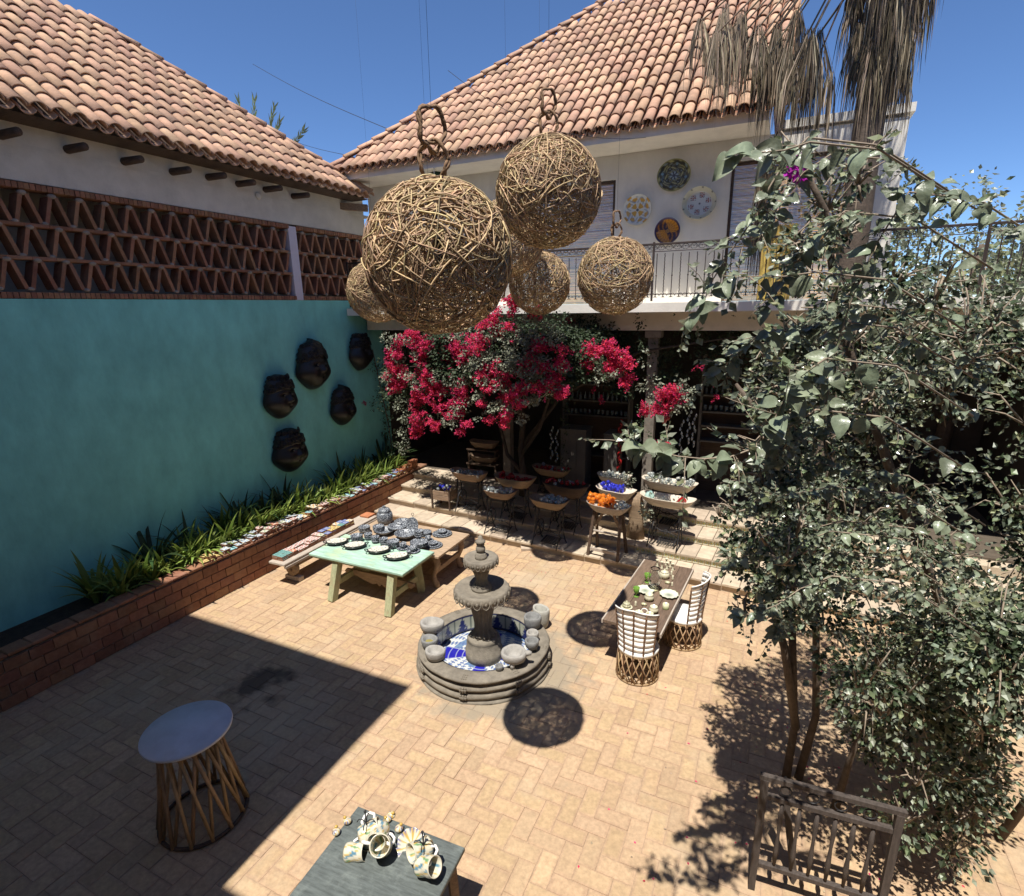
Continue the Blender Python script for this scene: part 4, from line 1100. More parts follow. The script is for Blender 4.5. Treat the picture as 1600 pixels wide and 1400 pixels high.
b = MB(); b.ball((0, 0, .05), .07, 9, 6, sx=1.2, sy=.8, sz=.8); b.v = [(x * (1 + .2 * noise3(y * 30, z * 30, x * 20)), y, max(.0, z)) for x, y, z in b.v]; tag(b.build('rubble_lump', m_terracotta, None, G(827, 856) + Vector((0, 0, .061))), 'broken pinkish clay lump lying on the pale flat brick', 'rubble')
# ================================================================== tiered stone fountain
FC = Vector((-3.45, 6.16, 0))
fo = thing('stone_fountain', 'tiered carved stone fountain with blue and white tiled basin in the courtyard', 'fountain', FC)
b = MB(); chip = lambda a, i, z: .99 * (1 + .006 * math.sin(7 * a + i) + .006 * noise3(9 * math.cos(a) + i * .7, 9 * math.sin(a), i * .9))
b.lathe([(.985, -0.008), (.995, 0.023), (.975, 0.035), (.955, 0.039), (.95, 0.055), (.975, 0.070), (.985, 0.101), (.965, 0.129), (.93, 0.140), (.915, 0.156), (.93, 0.168), (.965, 0.183), (.97, 0.215), (.945, 0.234), (.91, 0.246), (.90, 0.269), (.945, 0.289), (.965, 0.308), (.96, 0.332), (.93, 0.341), (.80, 0.343), (.745, 0.341), (.735, 0.332), (.73, 0.257)], 72, mod=chip, capt=False, capb=False)
b.build('basin_wall', m_stone, fo)
for k in range(8):
    a0 = k * PI / 4 + .2; q = MB(); M = Matrix.Rotation(a0, 3, 'Z')
    for (r, z, rr) in ((.97, .21, .026), (.97, .185, .020), (.97, .235, .02), (.975, .095, .03), (.975, .12, .02), (.97, .07, .018)):
        for dth in (-.035, 0, .035): q.ball(M @ Vector((r * math.cos(dth), r * math.sin(dth), z)), rr * (1 if dth == 0 else .8), 7, 5)
    for dz in (.84, .88, .92):
        for dth in (-.03, 0, .03): q.ball(M @ Vector((dz * math.cos(dth), dz * math.sin(dth), .343)), .012, 6, 4)
    tag(q.build('carved_rosette', m_stone, fo), kind='stuff')
def tile_wall(a, r, z, i):
    u = (a * 16 / (2 * PI)) % 1 - .5; v = (z - .07) / .26
    if v > .90 or v < .08: return (.03, .035, .10)
    if abs(u) < .36 * (1 - v) and v > .1: return (.03, .04, .15) if math.sin(u * 40) * math.sin(v * 22) < .35 else (.45, .47, .44)
    if abs(abs(u) - .5) < .045: return (.12, .15, .14)
    return (.46, .47, .38)
b = MB(); b.lathe([(.718, .07 + .265 * i / 14) for i in range(15)][::-1], 192, colf=tile_wall, capb=False, capt=False); b.build('tiled_wall', m_glaze, fo)
def tile_floor(a, r, z, i):
    s = int(a / (2 * PI) * 12); ring = int(r / .105); u = (a / (2 * PI) * 12) % 1
    h = (s * 7 + ring * 3) % 5
    g = (s % 3 == 0)
    e = min(u, 1 - u)
    if g and r < .62: 
        if e < .05 or (r % .105) < .012: return (.30, .33, .45)
        return (.018, .018, .30)
    if math.sin(u * 2 * PI * 2 + r * 40) * math.sin(r * 62 + 2 * u) > .12: return (.10, .15, .30)
    if h == 2: return (.14, .22, .34)
    return (.56, .57, .53)
b = MB(); b.lathe([(.14 + .588 * i / 48, .075 - .0006 * i) for i in range(49)], 192, colf=tile_floor, capb=False, capt=False); b.build('tiled_floor', m_glaze, fo)
fl12 = lambda amp, n_: (lambda a, i, z: 1 + amp * math.cos(n_ * a))
b = MB(); b.lathe([(.27, .04), (.275, .20), (.255, .215), (.25, .33), (.23, .36), (.24, .38), (.22, .41), (.17, .43)], 48); b.build('pedestal', m_stone, fo)
b = MB(); b.lathe([(.17, .42), (.16, .46), (.12, .52), (.118, .62), (.13, .72), (.15, .83), (.165, .90), (.16, .94), (.13, .97)], 96, mod=fl12(.09, 12)); b.build('fluted_column', m_stone, fo)
def bowl(name, z0, rmax, h):
    b = MB(); b.lathe([(rmax * .36, z0), (rmax * .55, z0 + h * .12), (rmax * .80, z0 + h * .34), (rmax * .97, z0 + h * .62), (rmax, z0 + h * .78), (rmax * .97, z0 + h * .92), (rmax * .92, z0 + h), (rmax * .80, z0 + h * .95), (rmax * .4, z0 + h * .86), (rmax * .2, z0 + h * .95)], 72, mod=lambda a, i, z: 1 + (.02 * math.cos(18 * a) if 1 < i < 5 else 0)); o = b.build(name, m_stone, fo)
    q = MB(); nn = 20
    for k in range(nn):
        a = 2 * PI * k / nn; M = Matrix.Rotation(a, 3, 'Z')
        pts = [M @ Vector((rmax * .985, dy_ * rmax * .14, z0 + h * zz)) for dy_, zz in ((-1, .88), (-.95, .66), (-.6, .50), (0, .43), (.6, .50), (.95, .66), (1, .88))]
        q.tube(pts, rmax * .022, 5); q.ball(M @ Vector((rmax * .955, 0, z0 + h * .70)), rmax * .068, 8, 6, sz=1.3)
    q.build('egg_border', m_stone, o)
bowl('lower_bowl', .92, .40, .28)
b = MB(); b.lathe([(.15, 1.16), (.145, 1.20), (.12, 1.215), (.125, 1.235), (.10, 1.25)], 40); b.lathe([(.10, 1.245), (.085, 1.27), (.075, 1.32), (.095, 1.39), (.115, 1.45), (.11, 1.48), (.08, 1.50)], 72, mod=fl12(.09, 10)); b.build('upper_column', m_stone, fo)
bowl('upper_bowl', 1.46, .245, .20)
b = MB(); b.lathe([(.085, 1.62), (.085, 1.68), (.072, 1.69), (.072, 1.715), (.055, 1.725)], 28); b.ball((0, 0, 1.775), .068, 18, 12); b.lathe([(.05, 1.83), (.058, 1.845), (.045, 1.855), (.07, 1.875), (.072, 1.895), (.05, 1.91), (.035, 1.92), (.03, 1.96), (.012, 1.975)], 24); b.build('finial', m_stone, fo)

# lava-stone mortars and bowls standing on the rim
def mortar(label, px, py, r, h, tone='lava', oval=1.0, legs=0, spout=False, z=.345, fill=None, rz=0.0):
    p = G(px, py, z + h * .5); p.z = z
    t_ = thing('stone_mortar', label, 'mortar', p, rz, 'stone mortars around the fountain rim')
    m = {'lava': m_lava, 'pale': m_pale, 'white': m_white2}[tone]
    sd = random.random() * 9
    b = MB(); lift = h * .25 if legs else 0
    b.lathe([(r * .62, lift), (r * .86, lift + h * .16), (r * .98, lift + (h - lift) * .5), (r, h * .82), (r * .96, h * .97), (r * .86, h), (r * .70, h * .93), (r * .55, h * .68), (r * .35, h * .52), (.001, h * .48)], 30, sx=1.0, sy=oval, mod=lambda a, i, zz: 1 + .035 * math.sin(3 * a + sd) + .02 * math.sin(7 * a + i + sd)); b.build('bowl', m, t_)
    if fill:
        q = MB(); q.lathe([(.001, h * .62), (r * .55, h * .62)], 24, sx=1, sy=oval, capb=False, capt=False); q.build('residue', fill, t_)
    for k in range(legs):
        a = 2 * PI * k / legs + .4; q = MB(); q.tube([(r * .55 * math.cos(a), r * .55 * oval * math.sin(a), lift + h * .15), (r * .68 * math.cos(a), r * .68 * oval * math.sin(a), 0)], [r * .24, r * .15], 8); q.build('foot', m, t_)
    if spout:
        q = MB(); q.tube([(r * .85, 0, h * .8), (r * 1.18, 0, h * .88), (r * 1.36, 0, h * .84)], [r * .26, r * .20, r * .15], 8); q.build('spout', m, t_)
m_pale = mat('pale_stone', (.31, .295, .27), rough=.9, var=.15, scale=14, bump=.6, bscale=60)
m_white2 = mat('chalky_stone', (.36, .35, .31), rough=.9, var=.15, scale=14, bump=.5, bscale=60)
m_moss = mat('green_residue', (.06, .11, .06), rough=.7, var=.3, scale=20)
m_ochre = mat('ochre_residue', (.24, .20, .06), rough=.5, var=.3, scale=20)
mortar('widest pale stone mortar, back left of the fountain rim', 675, 978, .185, .16, 'pale', .78, rz=.3)
mortar('small grey mortar with ochre water, middle left of the fountain rim', 671, 1004, .125, .15, 'lava', .9, fill=m_ochre)
mortar('pinkish grey shallow oval mortar, front left of the fountain rim', 680, 1022, .145, .15, 'pale', .82, rz=.2)
mortar('footed lava mortar with animal-head spout, front right of the rim', 803, 1027, .175, .21, 'pale', .95, 3, True, rz=.35)
mortar('tiny dark stone cup at the front of the fountain rim', 780, 1043, .055, .07, 'lava', 1.0)
mortar('dark three-footed mortar, right side of the fountain rim', 831, 1008, .10, .17, 'lava', 1.0, 3)
mortar('small pale rimmed mortar tucked behind the dark one', 832, 994, .09, .15, 'pale', 1.0)
mortar('large square-bodied grey stone mortar, back right of the rim', 832, 971, .135, .20, 'lava', .95)
mortar('white-rimmed oval stone mortar with green residue, beyond the fountain rim', 845, 964, .16, .34, 'white', .75, 0, False, .0, m_moss, rz=-.5)

# ================================================================== dining table with green and cream ware
dn = thing('dining_table', 'long dark brown plank dining table set with cream crockery', 'table', (-1.37, 7.76, 0), R(-3.5))
for k in range(4):
    b = MB(); b.box((-.3 + .2 * k, 0, .735), (.196, 2.14, .05), ch=.005); b.build('plank', m_tablewood, dn)
b = MB(); b.box((.41, 0, .728), (.022, 2.15, .06), ch=.003); b.box((-.41, 0, .728), (.022, 2.15, .06), ch=.003); b.build('edge_batten', m_greywood, dn)
for y in (-.72, .72):
    b = MB(); b.poly([(-.28, 0), (.28, 0), (.26, .07), (.14, .12), (.10, .30), (.17, .45), (.24, .60), (.30, .68), (-.30, .68), (-.24, .60), (-.17, .45), (-.10, .30), (-.14, .12), (-.26, .07)], .07, Matrix.Rotation(PI / 2, 3, 'X'), (0, y + .035, .0)); b.build('trestle_leg', m_wood, dn)
b = MB(); b.bar((0, -.72, .33), (0, .72, .33), .05, .12, ch=.006); b.build('stretcher', m_wood, dn)
ZD = .761
cream = (.62, .58, .42); olive = (.34, .36, .16)
def ware(name, label, cat, px, py, build_, z=ZD, m=None, sc=1.0, rz=0.0, group='crockery on the dining table'):
    b = MB(); build_(b)
    o = b.build(name, m or m_glaze, None, G(px, py, z), (0, 0, rz)); o.scale = (sc,) * 3
    return tag(o, label, cat, group)
def cband(a, r, z, i): return olive if (math.sin(10 * a) > .3 and .02 < z < .06) else cream
def dish_(b): b.lathe([(.06, 0), (.09, .012), (.135, .035), (.14, .042), (.128, .036), (.09, .020), (.001, .016)], 64, mod=lambda a, i, z: 1 + (.05 * math.cos(12 * a) if i in (2, 3, 4) else 0), colf=lambda a, r, z, i: (.42, .45, .22) if i == 3 else ((.66, .66, .56) if r > .03 else (.18, .22, .16)))
def pot_(b): b.lathe([(.04, 0), (.07, .02), (.082, .06), (.072, .095), (.06, .105)], 36, colf=cband); b.lathe([(.066, .105), (.062, .118), (.02, .135), (.012, .145), (.016, .155), (.001, .162)], 28, colf=lambda a, r, z, i: cream)
def jar_(b): b.lathe([(.035, 0), (.062, .03), (.06, .06), (.045, .082), (.05, .09), (.042, .09), (.038, .06), (.001, .05)], 32, colf=cband)
def stick_(b): b.lathe([(.028, 0), (.03, .01), (.012, .03), (.018, .06), (.011, .09), (.03, .125), (.034, .13), (.02, .128), (.001, .12)], 20, colf=lambda a, r, z, i: cream)
def shaker_(b): b.lathe([(.016, 0), (.02, .02), (.014, .05), (.017, .07), (.001, .085)], 16, colf=lambda a, r, z, i: cream)
def goblet_(b): b.lathe([(.04, 0), (.035, .008), (.01, .02), (.01, .05), (.038, .075), (.045, .12), (.048, .155), (.044, .155), (.040, .12), (.03, .08), (.001, .07)], 28)
def cup_(b): b.lathe([(.035, 0), (.05, .02), (.055, .055), (.05, .055), (.044, .02), (.001, .012)], 28, colf=lambda a, r, z, i: cream if z > .045 else (.40, .43, .27))
def knob_(b): b.ball((0, 0, .022), .03, 12, 8, sx=1.4, sy=.9, sz=.75, colf=lambda a, r, z, i: cream if math.sin(5 * a) > -.4 else olive)
def sugar_(b): b.lathe([(.07, 0), (.088, .012), (.08, .012), (.04, .012)], 32, colf=lambda a, r, z, i: cream); b.lathe([(.04, .01), (.062, .03), (.06, .052), (.05, .06)], 28, colf=cband); b.lathe([(.055, .06), (.045, .078), (.012, .092), (.015, .104), (.001, .11)], 24, colf=lambda a, r, z, i: (.5, .48, .32))
ware('scalloped_plate', 'scalloped cream plate with green rim at the table middle, left one', 'plate', 1008, 924, dish_)
ware('scalloped_plate', 'scalloped cream plate with green rim near the empty seat side', 'plate', 1045, 931, dish_, sc=1.0)
ware('sugar_bowl', 'lidded cream sugar bowl on saucer at the front left of the dining table', 'bowl', 979, 949, sugar_)
ware('lidded_jar', 'round cream jar standing between the two scalloped plates, nearer the front', 'jar', 1014, 938, jar_, sc=1.15)
ware('soup_tureen', 'lidded cream tureen at the back of the dining table beside the glass lamp', 'tureen', 1038, 903, pot_)
for k, (px, py) in enumerate([(1027, 885), (1034, 888), (1041, 883), (1042, 889), (1047, 886), (1051, 891)]):
    ware('candlestick', ['candlestick at the left end of the back cluster', 'short candlestick second from left in the back cluster', 'candlestick furthest back in the cluster', 'candlestick in the middle of the back cluster', 'candlestick behind the rightmost one', 'rightmost candlestick of the back cluster'][k] + ' on the dining table', 'candlestick', px, py, stick_, sc=.95, group='cream candlesticks on the dining table')
ware('green_goblet', 'green glass goblet standing left of the clear glass lamp', 'goblet', 1011, 910, goblet_, m=m_glassgreen, sc=1.0)
ware('green_goblet', 'green glass goblet standing left of the nearer scalloped plate', 'goblet', 994, 932, goblet_, m=m_glassgreen, sc=1.0)
ware('green_cup', 'small straight green and cream cup at the table right side', 'cup', 1040, 951, lambda b: b.lathe([(.042, 0), (.045, .01), (.045, .08), (.040, .08), (.038, .02), (.001, .018)], 28, colf=lambda a, r, z, i: (.30, .36, .15) if z < .07 else cream))
ware('teacup', 'cream cup with rounded belly near the front right of the table', 'cup', 1021, 957, jar_, sc=1.1)
ware('teacup', 'cream cup half hidden behind the chair back', 'cup', 998, 961, cup_, sc=1.0)
ware('bracelet_ring', 'cream ceramic ring standing between cups behind the chair back', 'ring', 1007, 960, lambda b: b.ring((0, 0, .05), .042, .009, 'Y', 24, 6), m=m_leather)
ware('teacup', 'shallow cream cup behind the chair back right of the ring', 'cup', 1015, 963, cup_, sc=.95)
ware('salt_shaker', 'slim cream shaker beside the front sugar bowl', 'shaker', 993, 947, shaker_)
ware('salt_shaker', 'slim cream shaker at the right of the tureen, back one', 'shaker', 1049, 899, shaker_)
ware('salt_shaker', 'slim cream shaker at the right of the tureen, front one', 'shaker', 1051, 906, shaker_)
ware('salt_shaker', 'stubby cream shaker in front of the two slim ones by the tureen', 'shaker', 1050, 916, shaker_, sc=.9)
ware('egg_holder', 'cream open knob-shaped holder at the middle front of the table', 'holder', 1006, 946, knob_)
ware('egg_holder', 'cream open knob-shaped holder below the tureen', 'holder', 1043, 912, knob_)
gl = thing('hurricane_lamp', 'clear glass hurricane lamp with bulbous chimney on the dining table', 'lamp', G(1022, 921, ZD))
b = MB(); b.lathe([(.06, .02), (.05, .04), (.055, .07), (.095, .12), (.11, .18), (.095, .24), (.065, .29), (.058, .34), (.07, .36), (.066, .36), (.054, .34), (.06, .29), (.09, .24), (.105, .18), (.09, .12), (.05, .07), (.045, .045)], 32, capb=False, capt=False); b.build('chimney', m_lampglass, gl)
b = MB(); b.lathe([(.075, 0), (.07, .015), (.062, .035), (.03, .04), (.001, .04)], 28, colf=lambda a, r, z, i: (.55, .52, .30)); b.build('base', m_glaze, gl)

# ================================================================== equipal chairs: cane lattice drum, leather straps
def equipal(name, label, loc, rz):
    """back faces -y in local space"""
    t_ = thing(name, label, 'chair', loc, rz, 'cane drum chairs at the dining table')
    r0, r1, h = .285, .265, .43
    b = MB(); b.ring((0, 0, .02), r0, .014, n=36); b.ring((0, 0, .02), r0 - .02, .014, n=36); b.build('bottom_hoop', m_bamboo, t_)
    b = MB(); b.ring((0, 0, h - .01), r1, .012, n=36); b.build('top_hoop', m_bamboo, t_)
    sl = MB(); sl.bar((0, 0, 0), (0, 0, 1), .022, .008, up=(1, 0, 0)); 
    for k in range(18):
        for s in (-1, 1):
            a = 2 * PI * k / 18; a2 = a + s * .62
            q = MB(); q.tube([((r0 - .004 * s) * math.cos(a), (r0 - .004 * s) * math.sin(a), .02), ((r1 + .016 - .006 * s) * math.cos((a + a2) / 2), (r1 + .016 - .006 * s) * math.sin((a + a2) / 2), h / 2), ((r1 - .004 * s) * math.cos(a2), (r1 - .004 * s) * math.sin(a2), h)], .0095, 5); q.build('lattice_slat', m_bamboo, t_)
    b = MB(); b.lathe([(.20, h - .02), (.275, h), (.285, h + .03), (.275, h + .055), (.20, h + .065), (.001, h + .06)], 40); b.build('seat', m_leather, t_)
    top = 1.17
    poles = [-2.62, -2.06, -1.57, -1.08, -.52]
    def P(a, t):
        rr = .272 + .035 * t + (.02 * t * t)
        return Vector((rr * math.cos(a) * (1 + .06 * t), rr * math.sin(a) - .02 * t, h - .38 * (1 - min(1, t * 4 + .0)) * 0 + (top - h) * t))
    for k, a in enumerate(poles):
        b = MB(); hh = 1.0 - .12 * abs(k - 2) * .5
        pts = [Vector((r0 * math.cos(a), r0 * math.sin(a), .02))] + [P(a, t * hh / 6) for t in range(7)]
        b.tube(pts, [.010] + [.0105] * 7, 7)
        for t in range(1, 12): b.ball(P(a, t * hh / 12), .015, 6, 4, sz=.5)
        b.build('back_pole', m_cane_dark, t_)
    ns = 9
    for s in range(ns):
        z0, z1 = (s + .05) / ns, (s + .84) / ns
        vs, fs = [], []; N = 22
        for i in range(N + 1):
            f = i / N; a = poles[0] + (poles[-1] - poles[0]) * f
            drop = 1.0 - .10 * abs(f - .5) * 2 * (1)
            sag = .012 * math.sin(f * 4 * PI)
            for zz, out in ((z0, .010), ((z0 + z1) / 2, .016 + .006 * math.sin(f * 9 + s)), (z1, .010)):
                q = P(a, zz * drop); nrm = Vector((math.cos(a), math.sin(a), 0))
                vs.append(q + nrm * (out - .020)); vs.append(q + nrm * (out - .028))
        for i in range(N):
            o = i * 6; n_ = (i + 1) * 6
            for j in (0, 2): fs += [(o + j, n_ + j, n_ + j + 2, o + j + 2), (o + j + 1, o + j + 3, n_ + j + 3, n_ + j + 1)]
            fs += [(o, o + 1, n_ + 1, n_), (o + 4, n_ + 4, n_ + 5, o + 5)]
        b = MB(); b.add(vs, fs, True); b.build('leather_strap', m_leather, t_)
    b = MB(); pts = [P(poles[0] + (poles[-1] - poles[0]) * i / 20, 1.0 - .10 * abs(i / 20 - .5) * 2) for i in range(21)]; b.tube(pts, .010, 6); b.build('top_rim', m_leather, t_)
    return t_
c1 = G(995, 1052); c2 = G(1075, 1003)
equipal('equipal_chair', 'tall-backed cane chair with white leather straps at the near table end, back to us', (c1.x, c1.y, 0), R(-2))
equipal('equipal_chair', 'tall-backed cane chair with white straps on the far long side of the table', (c2.x - .10, c2.y, 0), R(80))

# ================================================================== bar-height round table in the shadow
rt_ = thing('round_bar_table', 'tall round table with pale top and leaning cane slats in the deep shadow', 'table', (-4.87, 2.68, 0))
b = MB(); b.lathe([(.36, 1.035), (.40, 1.04), (.405, 1.055), (.40, 1.075), (.001, 1.078)], 56); b.build('tabletop', m_cloth, rt_)
b = MB(); b.ring((0, 0, .025), .40, .02, n=40); b.build('bottom_hoop', m_darkwood, rt_)
b = MB(); b.ring((0, 0, 1.0), .25, .018, n=40); b.build('top_hoop', m_bamboo, rt_)
for k in range(14):
    for s in (-1, 1):
        a = 2 * PI * k / 14; a2 = a + s * .55
        q = MB(); q.tube([((.40 - .012 * s) * math.cos(a), (.40 - .012 * s) * math.sin(a), .03), ((.25 - .01 * s) * math.cos(a2), (.25 - .01 * s) * math.sin(a2), 1.03)], .018, 6); q.build('cane_slat', m_bamboo, rt_)

# ================================================================== slate table with painted mugs at the bottom edge
ft = thing('slate_table', 'slate topped table with painted mugs at the bottom of the view', 'table', (-2.40, 2.35, 0), R(3))
b = MB(); b.box((0, 0, .735), (1.06, 1.16, .045), ch=.006); b.build('tabletop', m_slate, ft)
for sx in (-.44, .44):
    for sy in (-.49, .49): b = MB(); b.bar((sx, sy, .71), (sx * 1.05, sy * 1.05, 0), .07, .07, ch=.005); b.build('leg', m_wood, ft)
ZF = .759
MC = [(.60, .56, .44), (.10, .22, .30), (.16, .30, .14), (.52, .34, .08), (.08, .10, .28)]
def mugcol(seed):
    def f(a, r, z, i):
        if z > .098: return MC[0]
        v = math.sin(4 * a + seed) + math.sin(70 * z + 3 * math.sin(3 * a + seed)); w_ = math.sin(7 * a + 40 * z + seed * 2)
        if v > 1.15: return MC[1]
        if w_ > .86: return MC[3]
        if v < -1.4: return MC[2]
        return MC[0]
    return f
def mug(label, loc, rot, sc, seed):
    t_ = thing('painted_mug', label, 'mug', loc, 0, 'painted mugs on the slate table', rot); t_.scale = (sc * 1.38,) * 3
    b = MB(); b.lathe([(.036, 0), (.044, .008)] + [(.046 + .002 * math.sin(k), .008 + .1 * k / 10) for k in range(11)] + [(.047, .112), (.043, .112), (.040, .09), (.04, .015), (.001, .012)], 40, colf=mugcol(seed)); b.build('mug_body', m_glaze, t_)
    b = MB(); b.tube([(.044, 0, .09), (.068, 0, .095), (.085, 0, .075), (.083, 0, .045), (.062, 0, .025), (.044, 0, .028)], .0075, 7); b.build('handle', m_leather, t_)
def mugtree(label, px, py):
    p = G(px, py, ZF)
    t_ = thing('mug_rack', label, 'rack', p)
    b = MB(); b.ring((0, 0, .006), .06, .005, n=24); b.tube([(0, 0, 0), (0, 0, .33)], .005, 6); b.ball((0, 0, .335), .012, 8, 6); b.build('stem', m_iron, t_)
    for k in range(4):
        a = k * PI / 2 + .4; q = MB(); q.tube([(0, 0, .22), (.03 * math.cos(a), .03 * math.sin(a), .25), (.06 * math.cos(a), .06 * math.sin(a), .25), (.075 * math.cos(a), .075 * math.sin(a), .225)], .0042, 5); q.build('hook', m_iron, t_)
    return p
p1_ = mugtree('black wire mug rack near the far corner of the slate table', 576, 1318)
p2_ = mugtree('black wire mug rack at the right of the slate table', 664, 1352)
def mugs_at(px, py, zz, rot, sc, label, seed): mug(label, G(px, py, ZF + zz), rot, sc, seed)
mugs_at(596, 1292, .12, (R(75), R(20), R(20)), 1.15, 'painted mug hanging at the back of the far wire rack', 1)
mugs_at(598, 1322, .05, (R(-38), R(-10), R(200)), 1.25, 'painted mug turned mouth up towards the camera, on the far rack', 2)
mugs_at(562, 1308, .10, (R(70), R(-20), R(140)), 1.15, 'painted mug hanging handle up at the left of the far rack', 3)
mugs_at(540, 1332, .02, (R(80), R(0), R(110)), 1.1, 'painted blue and green mug lying at the left of the slate table', 4)
mugs_at(672, 1320, .12, (R(75), R(15), R(330)), 1.15, 'painted mug hanging at the back of the right wire rack', 5)
mugs_at(655, 1352, .08, (R(60), R(-25), R(100)), 1.15, 'painted mug hanging at the front of the right wire rack', 6)
def knobc(seed): return lambda a, r, z, i: (MC[3] if math.sin(6 * a + seed) > .55 else MC[4] if math.sin(9 * a + 50 * z) > .75 else MC[0])
for k, (px, py, lab) in enumerate([(612, 1277, 'painted ceramic knob at the back edge, right of the far rack'), (624, 1298, 'painted ceramic knob by the right back edge of the slate table'), (526, 1303, 'painted ceramic knob by the left edge of the slate table'), (543, 1286, 'painted ceramic knob in the far left corner of the slate table'), (606, 1283, 'painted ceramic knob just behind the upturned mug')]):
    b = MB(); b.ball((0, 0, .026), .034, 20, 12, sx=1.1, sy=1, sz=.8, colf=knobc(k)); b.ball((.02, 0, .055), .014, 12, 8, colf=lambda a, r, z, i: MC[3]); tag(b.build('ceramic_knob', m_glaze, None, G(px, py, ZF), (0, 0, k * 1.1)), lab, 'knob', 'ceramic knobs on the slate table')
b = MB(); b.lathe([(.04, 0), (.09, .02), (.12, .05), (.115, .05), (.08, .024), (.001, .016)], 48, mod=lambda a, i, z: 1 + (.04 * math.cos(10 * a) if i in (2, 3) else 0), colf=lambda a, r, z, i: MC[4] if (r > .08 and math.sin(20 * a) > .2) else MC[3] if math.sin(10 * a) > .7 else MC[0]); tag(b.build('fluted_bowl', m_glaze, None, G(644, 1322, ZF), (.5, .2, 0)), 'fluted bowl with blue and yellow rays at the right of the slate table', 'bowl')
# ================================================================== wooden troughs of blown glass on old machine stands
def trough_mesh(name, L_, Wd, H_, m, rough_=0.0, ends=1.0, seed=1):
    b = MB(); N = 40
    def outline(a, k): 
        c, s = math.cos(a), math.sin(a); e = .62
        return (math.copysign(abs(c) ** e, c) * L_ / 2 * k[0], math.copysign(abs(s) ** e, s) * Wd / 2 * k[1])
    rings = [((.62, .55), 0), ((.82, .82), H_ * .45), ((.97, .97), H_ * .92), ((1.0, 1.0), H_), ((.965, .93), H_ * 1.0), ((.86, .78), H_ * .62), ((.62, .52), H_ * .30), ((.05, .05), H_ * .26)]
    vs, fs = [], []
    for ri, (k, z) in enumerate(rings):
        for j in range(N):
            a = 2 * PI * j / N; x, y = outline(a, k)
            n_ = noise3(x * 6 + seed, y * 8, z * 10)
            up = .035 * (abs(x) / (L_ / 2)) ** 4 * (z / H_) * ends
            vs.append((x * (1 + .02 * n_), y * (1 + .04 * n_), z + up + rough_ * n_ * (z / H_)))
    for i in range(len(rings) - 1):
        for j in range(N): fs.append((i * N + j, i * N + (j + 1) % N, (i + 1) * N + (j + 1) % N, (i + 1) * N + j))
    fs.append(tuple(range(N - 1, -1, -1))); fs.append(tuple((len(rings) - 1) * N + j for j in range(N)))
    b.add(vs, fs, True); return b.mesh(name, m)
# iron treadle stand, built once (local: x across the front, z up; height 1)
def stand_parts():
    P = {}
    b = MB()
    for s in (-1, 1):
        b.tube([(0, s * .05, 1.0), (0, s * .075, .82), (0, s * .06, .60), (0, s * .10, .35), (0, s * .17, .12), (0, s * .24, .0)], .013, 6)
        b.tube([(0, s * .05, .98), (0, s * .11, .9), (0, s * .10, .76), (0, s * .03, .72)], .007, 5)
    b.tube([(0, -.09, .40), (0, 0, .46), (0, .09, .40)], .010, 5); b.tube([(0, -.16, .15), (0, 0, .24), (0, .16, .15)], .010, 5); b.box((0, 0, .985), (.03, .30, .03)); b.ring((0, 0, .58), .045, .007, 'X', 16, 5)
    P['side_frame'] = b.mesh('side_frame', m_iron)
    b = MB(); b.tube([(-.29, 0, .46), (-.10, 0, .36), (.10, 0, .36), (.29, 0, .46)], .010, 5); b.tube([(-.29, 0, .24), (-.10, 0, .34), (.10, 0, .34), (.29, 0, .24)], .010, 5); b.ring((0, 0, .35), .05, .008, 'Y', 16, 5); b.tube([(-.29, .0, .93), (.29, 0, .93)], .010, 5)
    P['brace'] = b.mesh('brace', m_iron)
    b = MB(); b.ring((0, 0, 0), .17, .012, 'X', 28, 6)
    for k in range(4): a = k * PI / 2 + .4; b.tube([(0, 0, 0), (0, .17 * math.cos(a), .17 * math.sin(a))], .007, 5)
    P['flywheel'] = b.mesh('flywheel', m_iron)
    b = MB()
    for k in range(7): b.box((-.15 + .05 * k, 0, 0), (.012, .26, .012))
    for k in range(6): b.box((0, -.125 + .05 * k, 0), (.32, .012, .013))
    b.box((-.165, 0, 0), (.02, .27, .02)); b.box((.165, 0, 0), (.02, .27, .02))
    P['treadle'] = b.mesh('treadle', m_iron)
    return P
SP = stand_parts()
def stand(label, x, y, z, h, rz, wscale=1.0):
    t_ = thing('treadle_stand', label, 'stand', (x, y, z), rz, 'old iron treadle stands carrying the troughs')
    for s in (-1, 1): link('side_frame', SP['side_frame'], t_, (s * .29 * wscale, 0, 0), (0, 0, 0), (1, 1, h))
    link('brace', SP['brace'], t_, (0, 0, 0), (0, 0, 0), (wscale, 1, h))
    link('flywheel', SP['flywheel'], t_, (-.22 * wscale, .0, h * .42)); link('treadle', SP['treadle'], t_, (.04, 0, .10), (.18, 0, 0))
    return t_
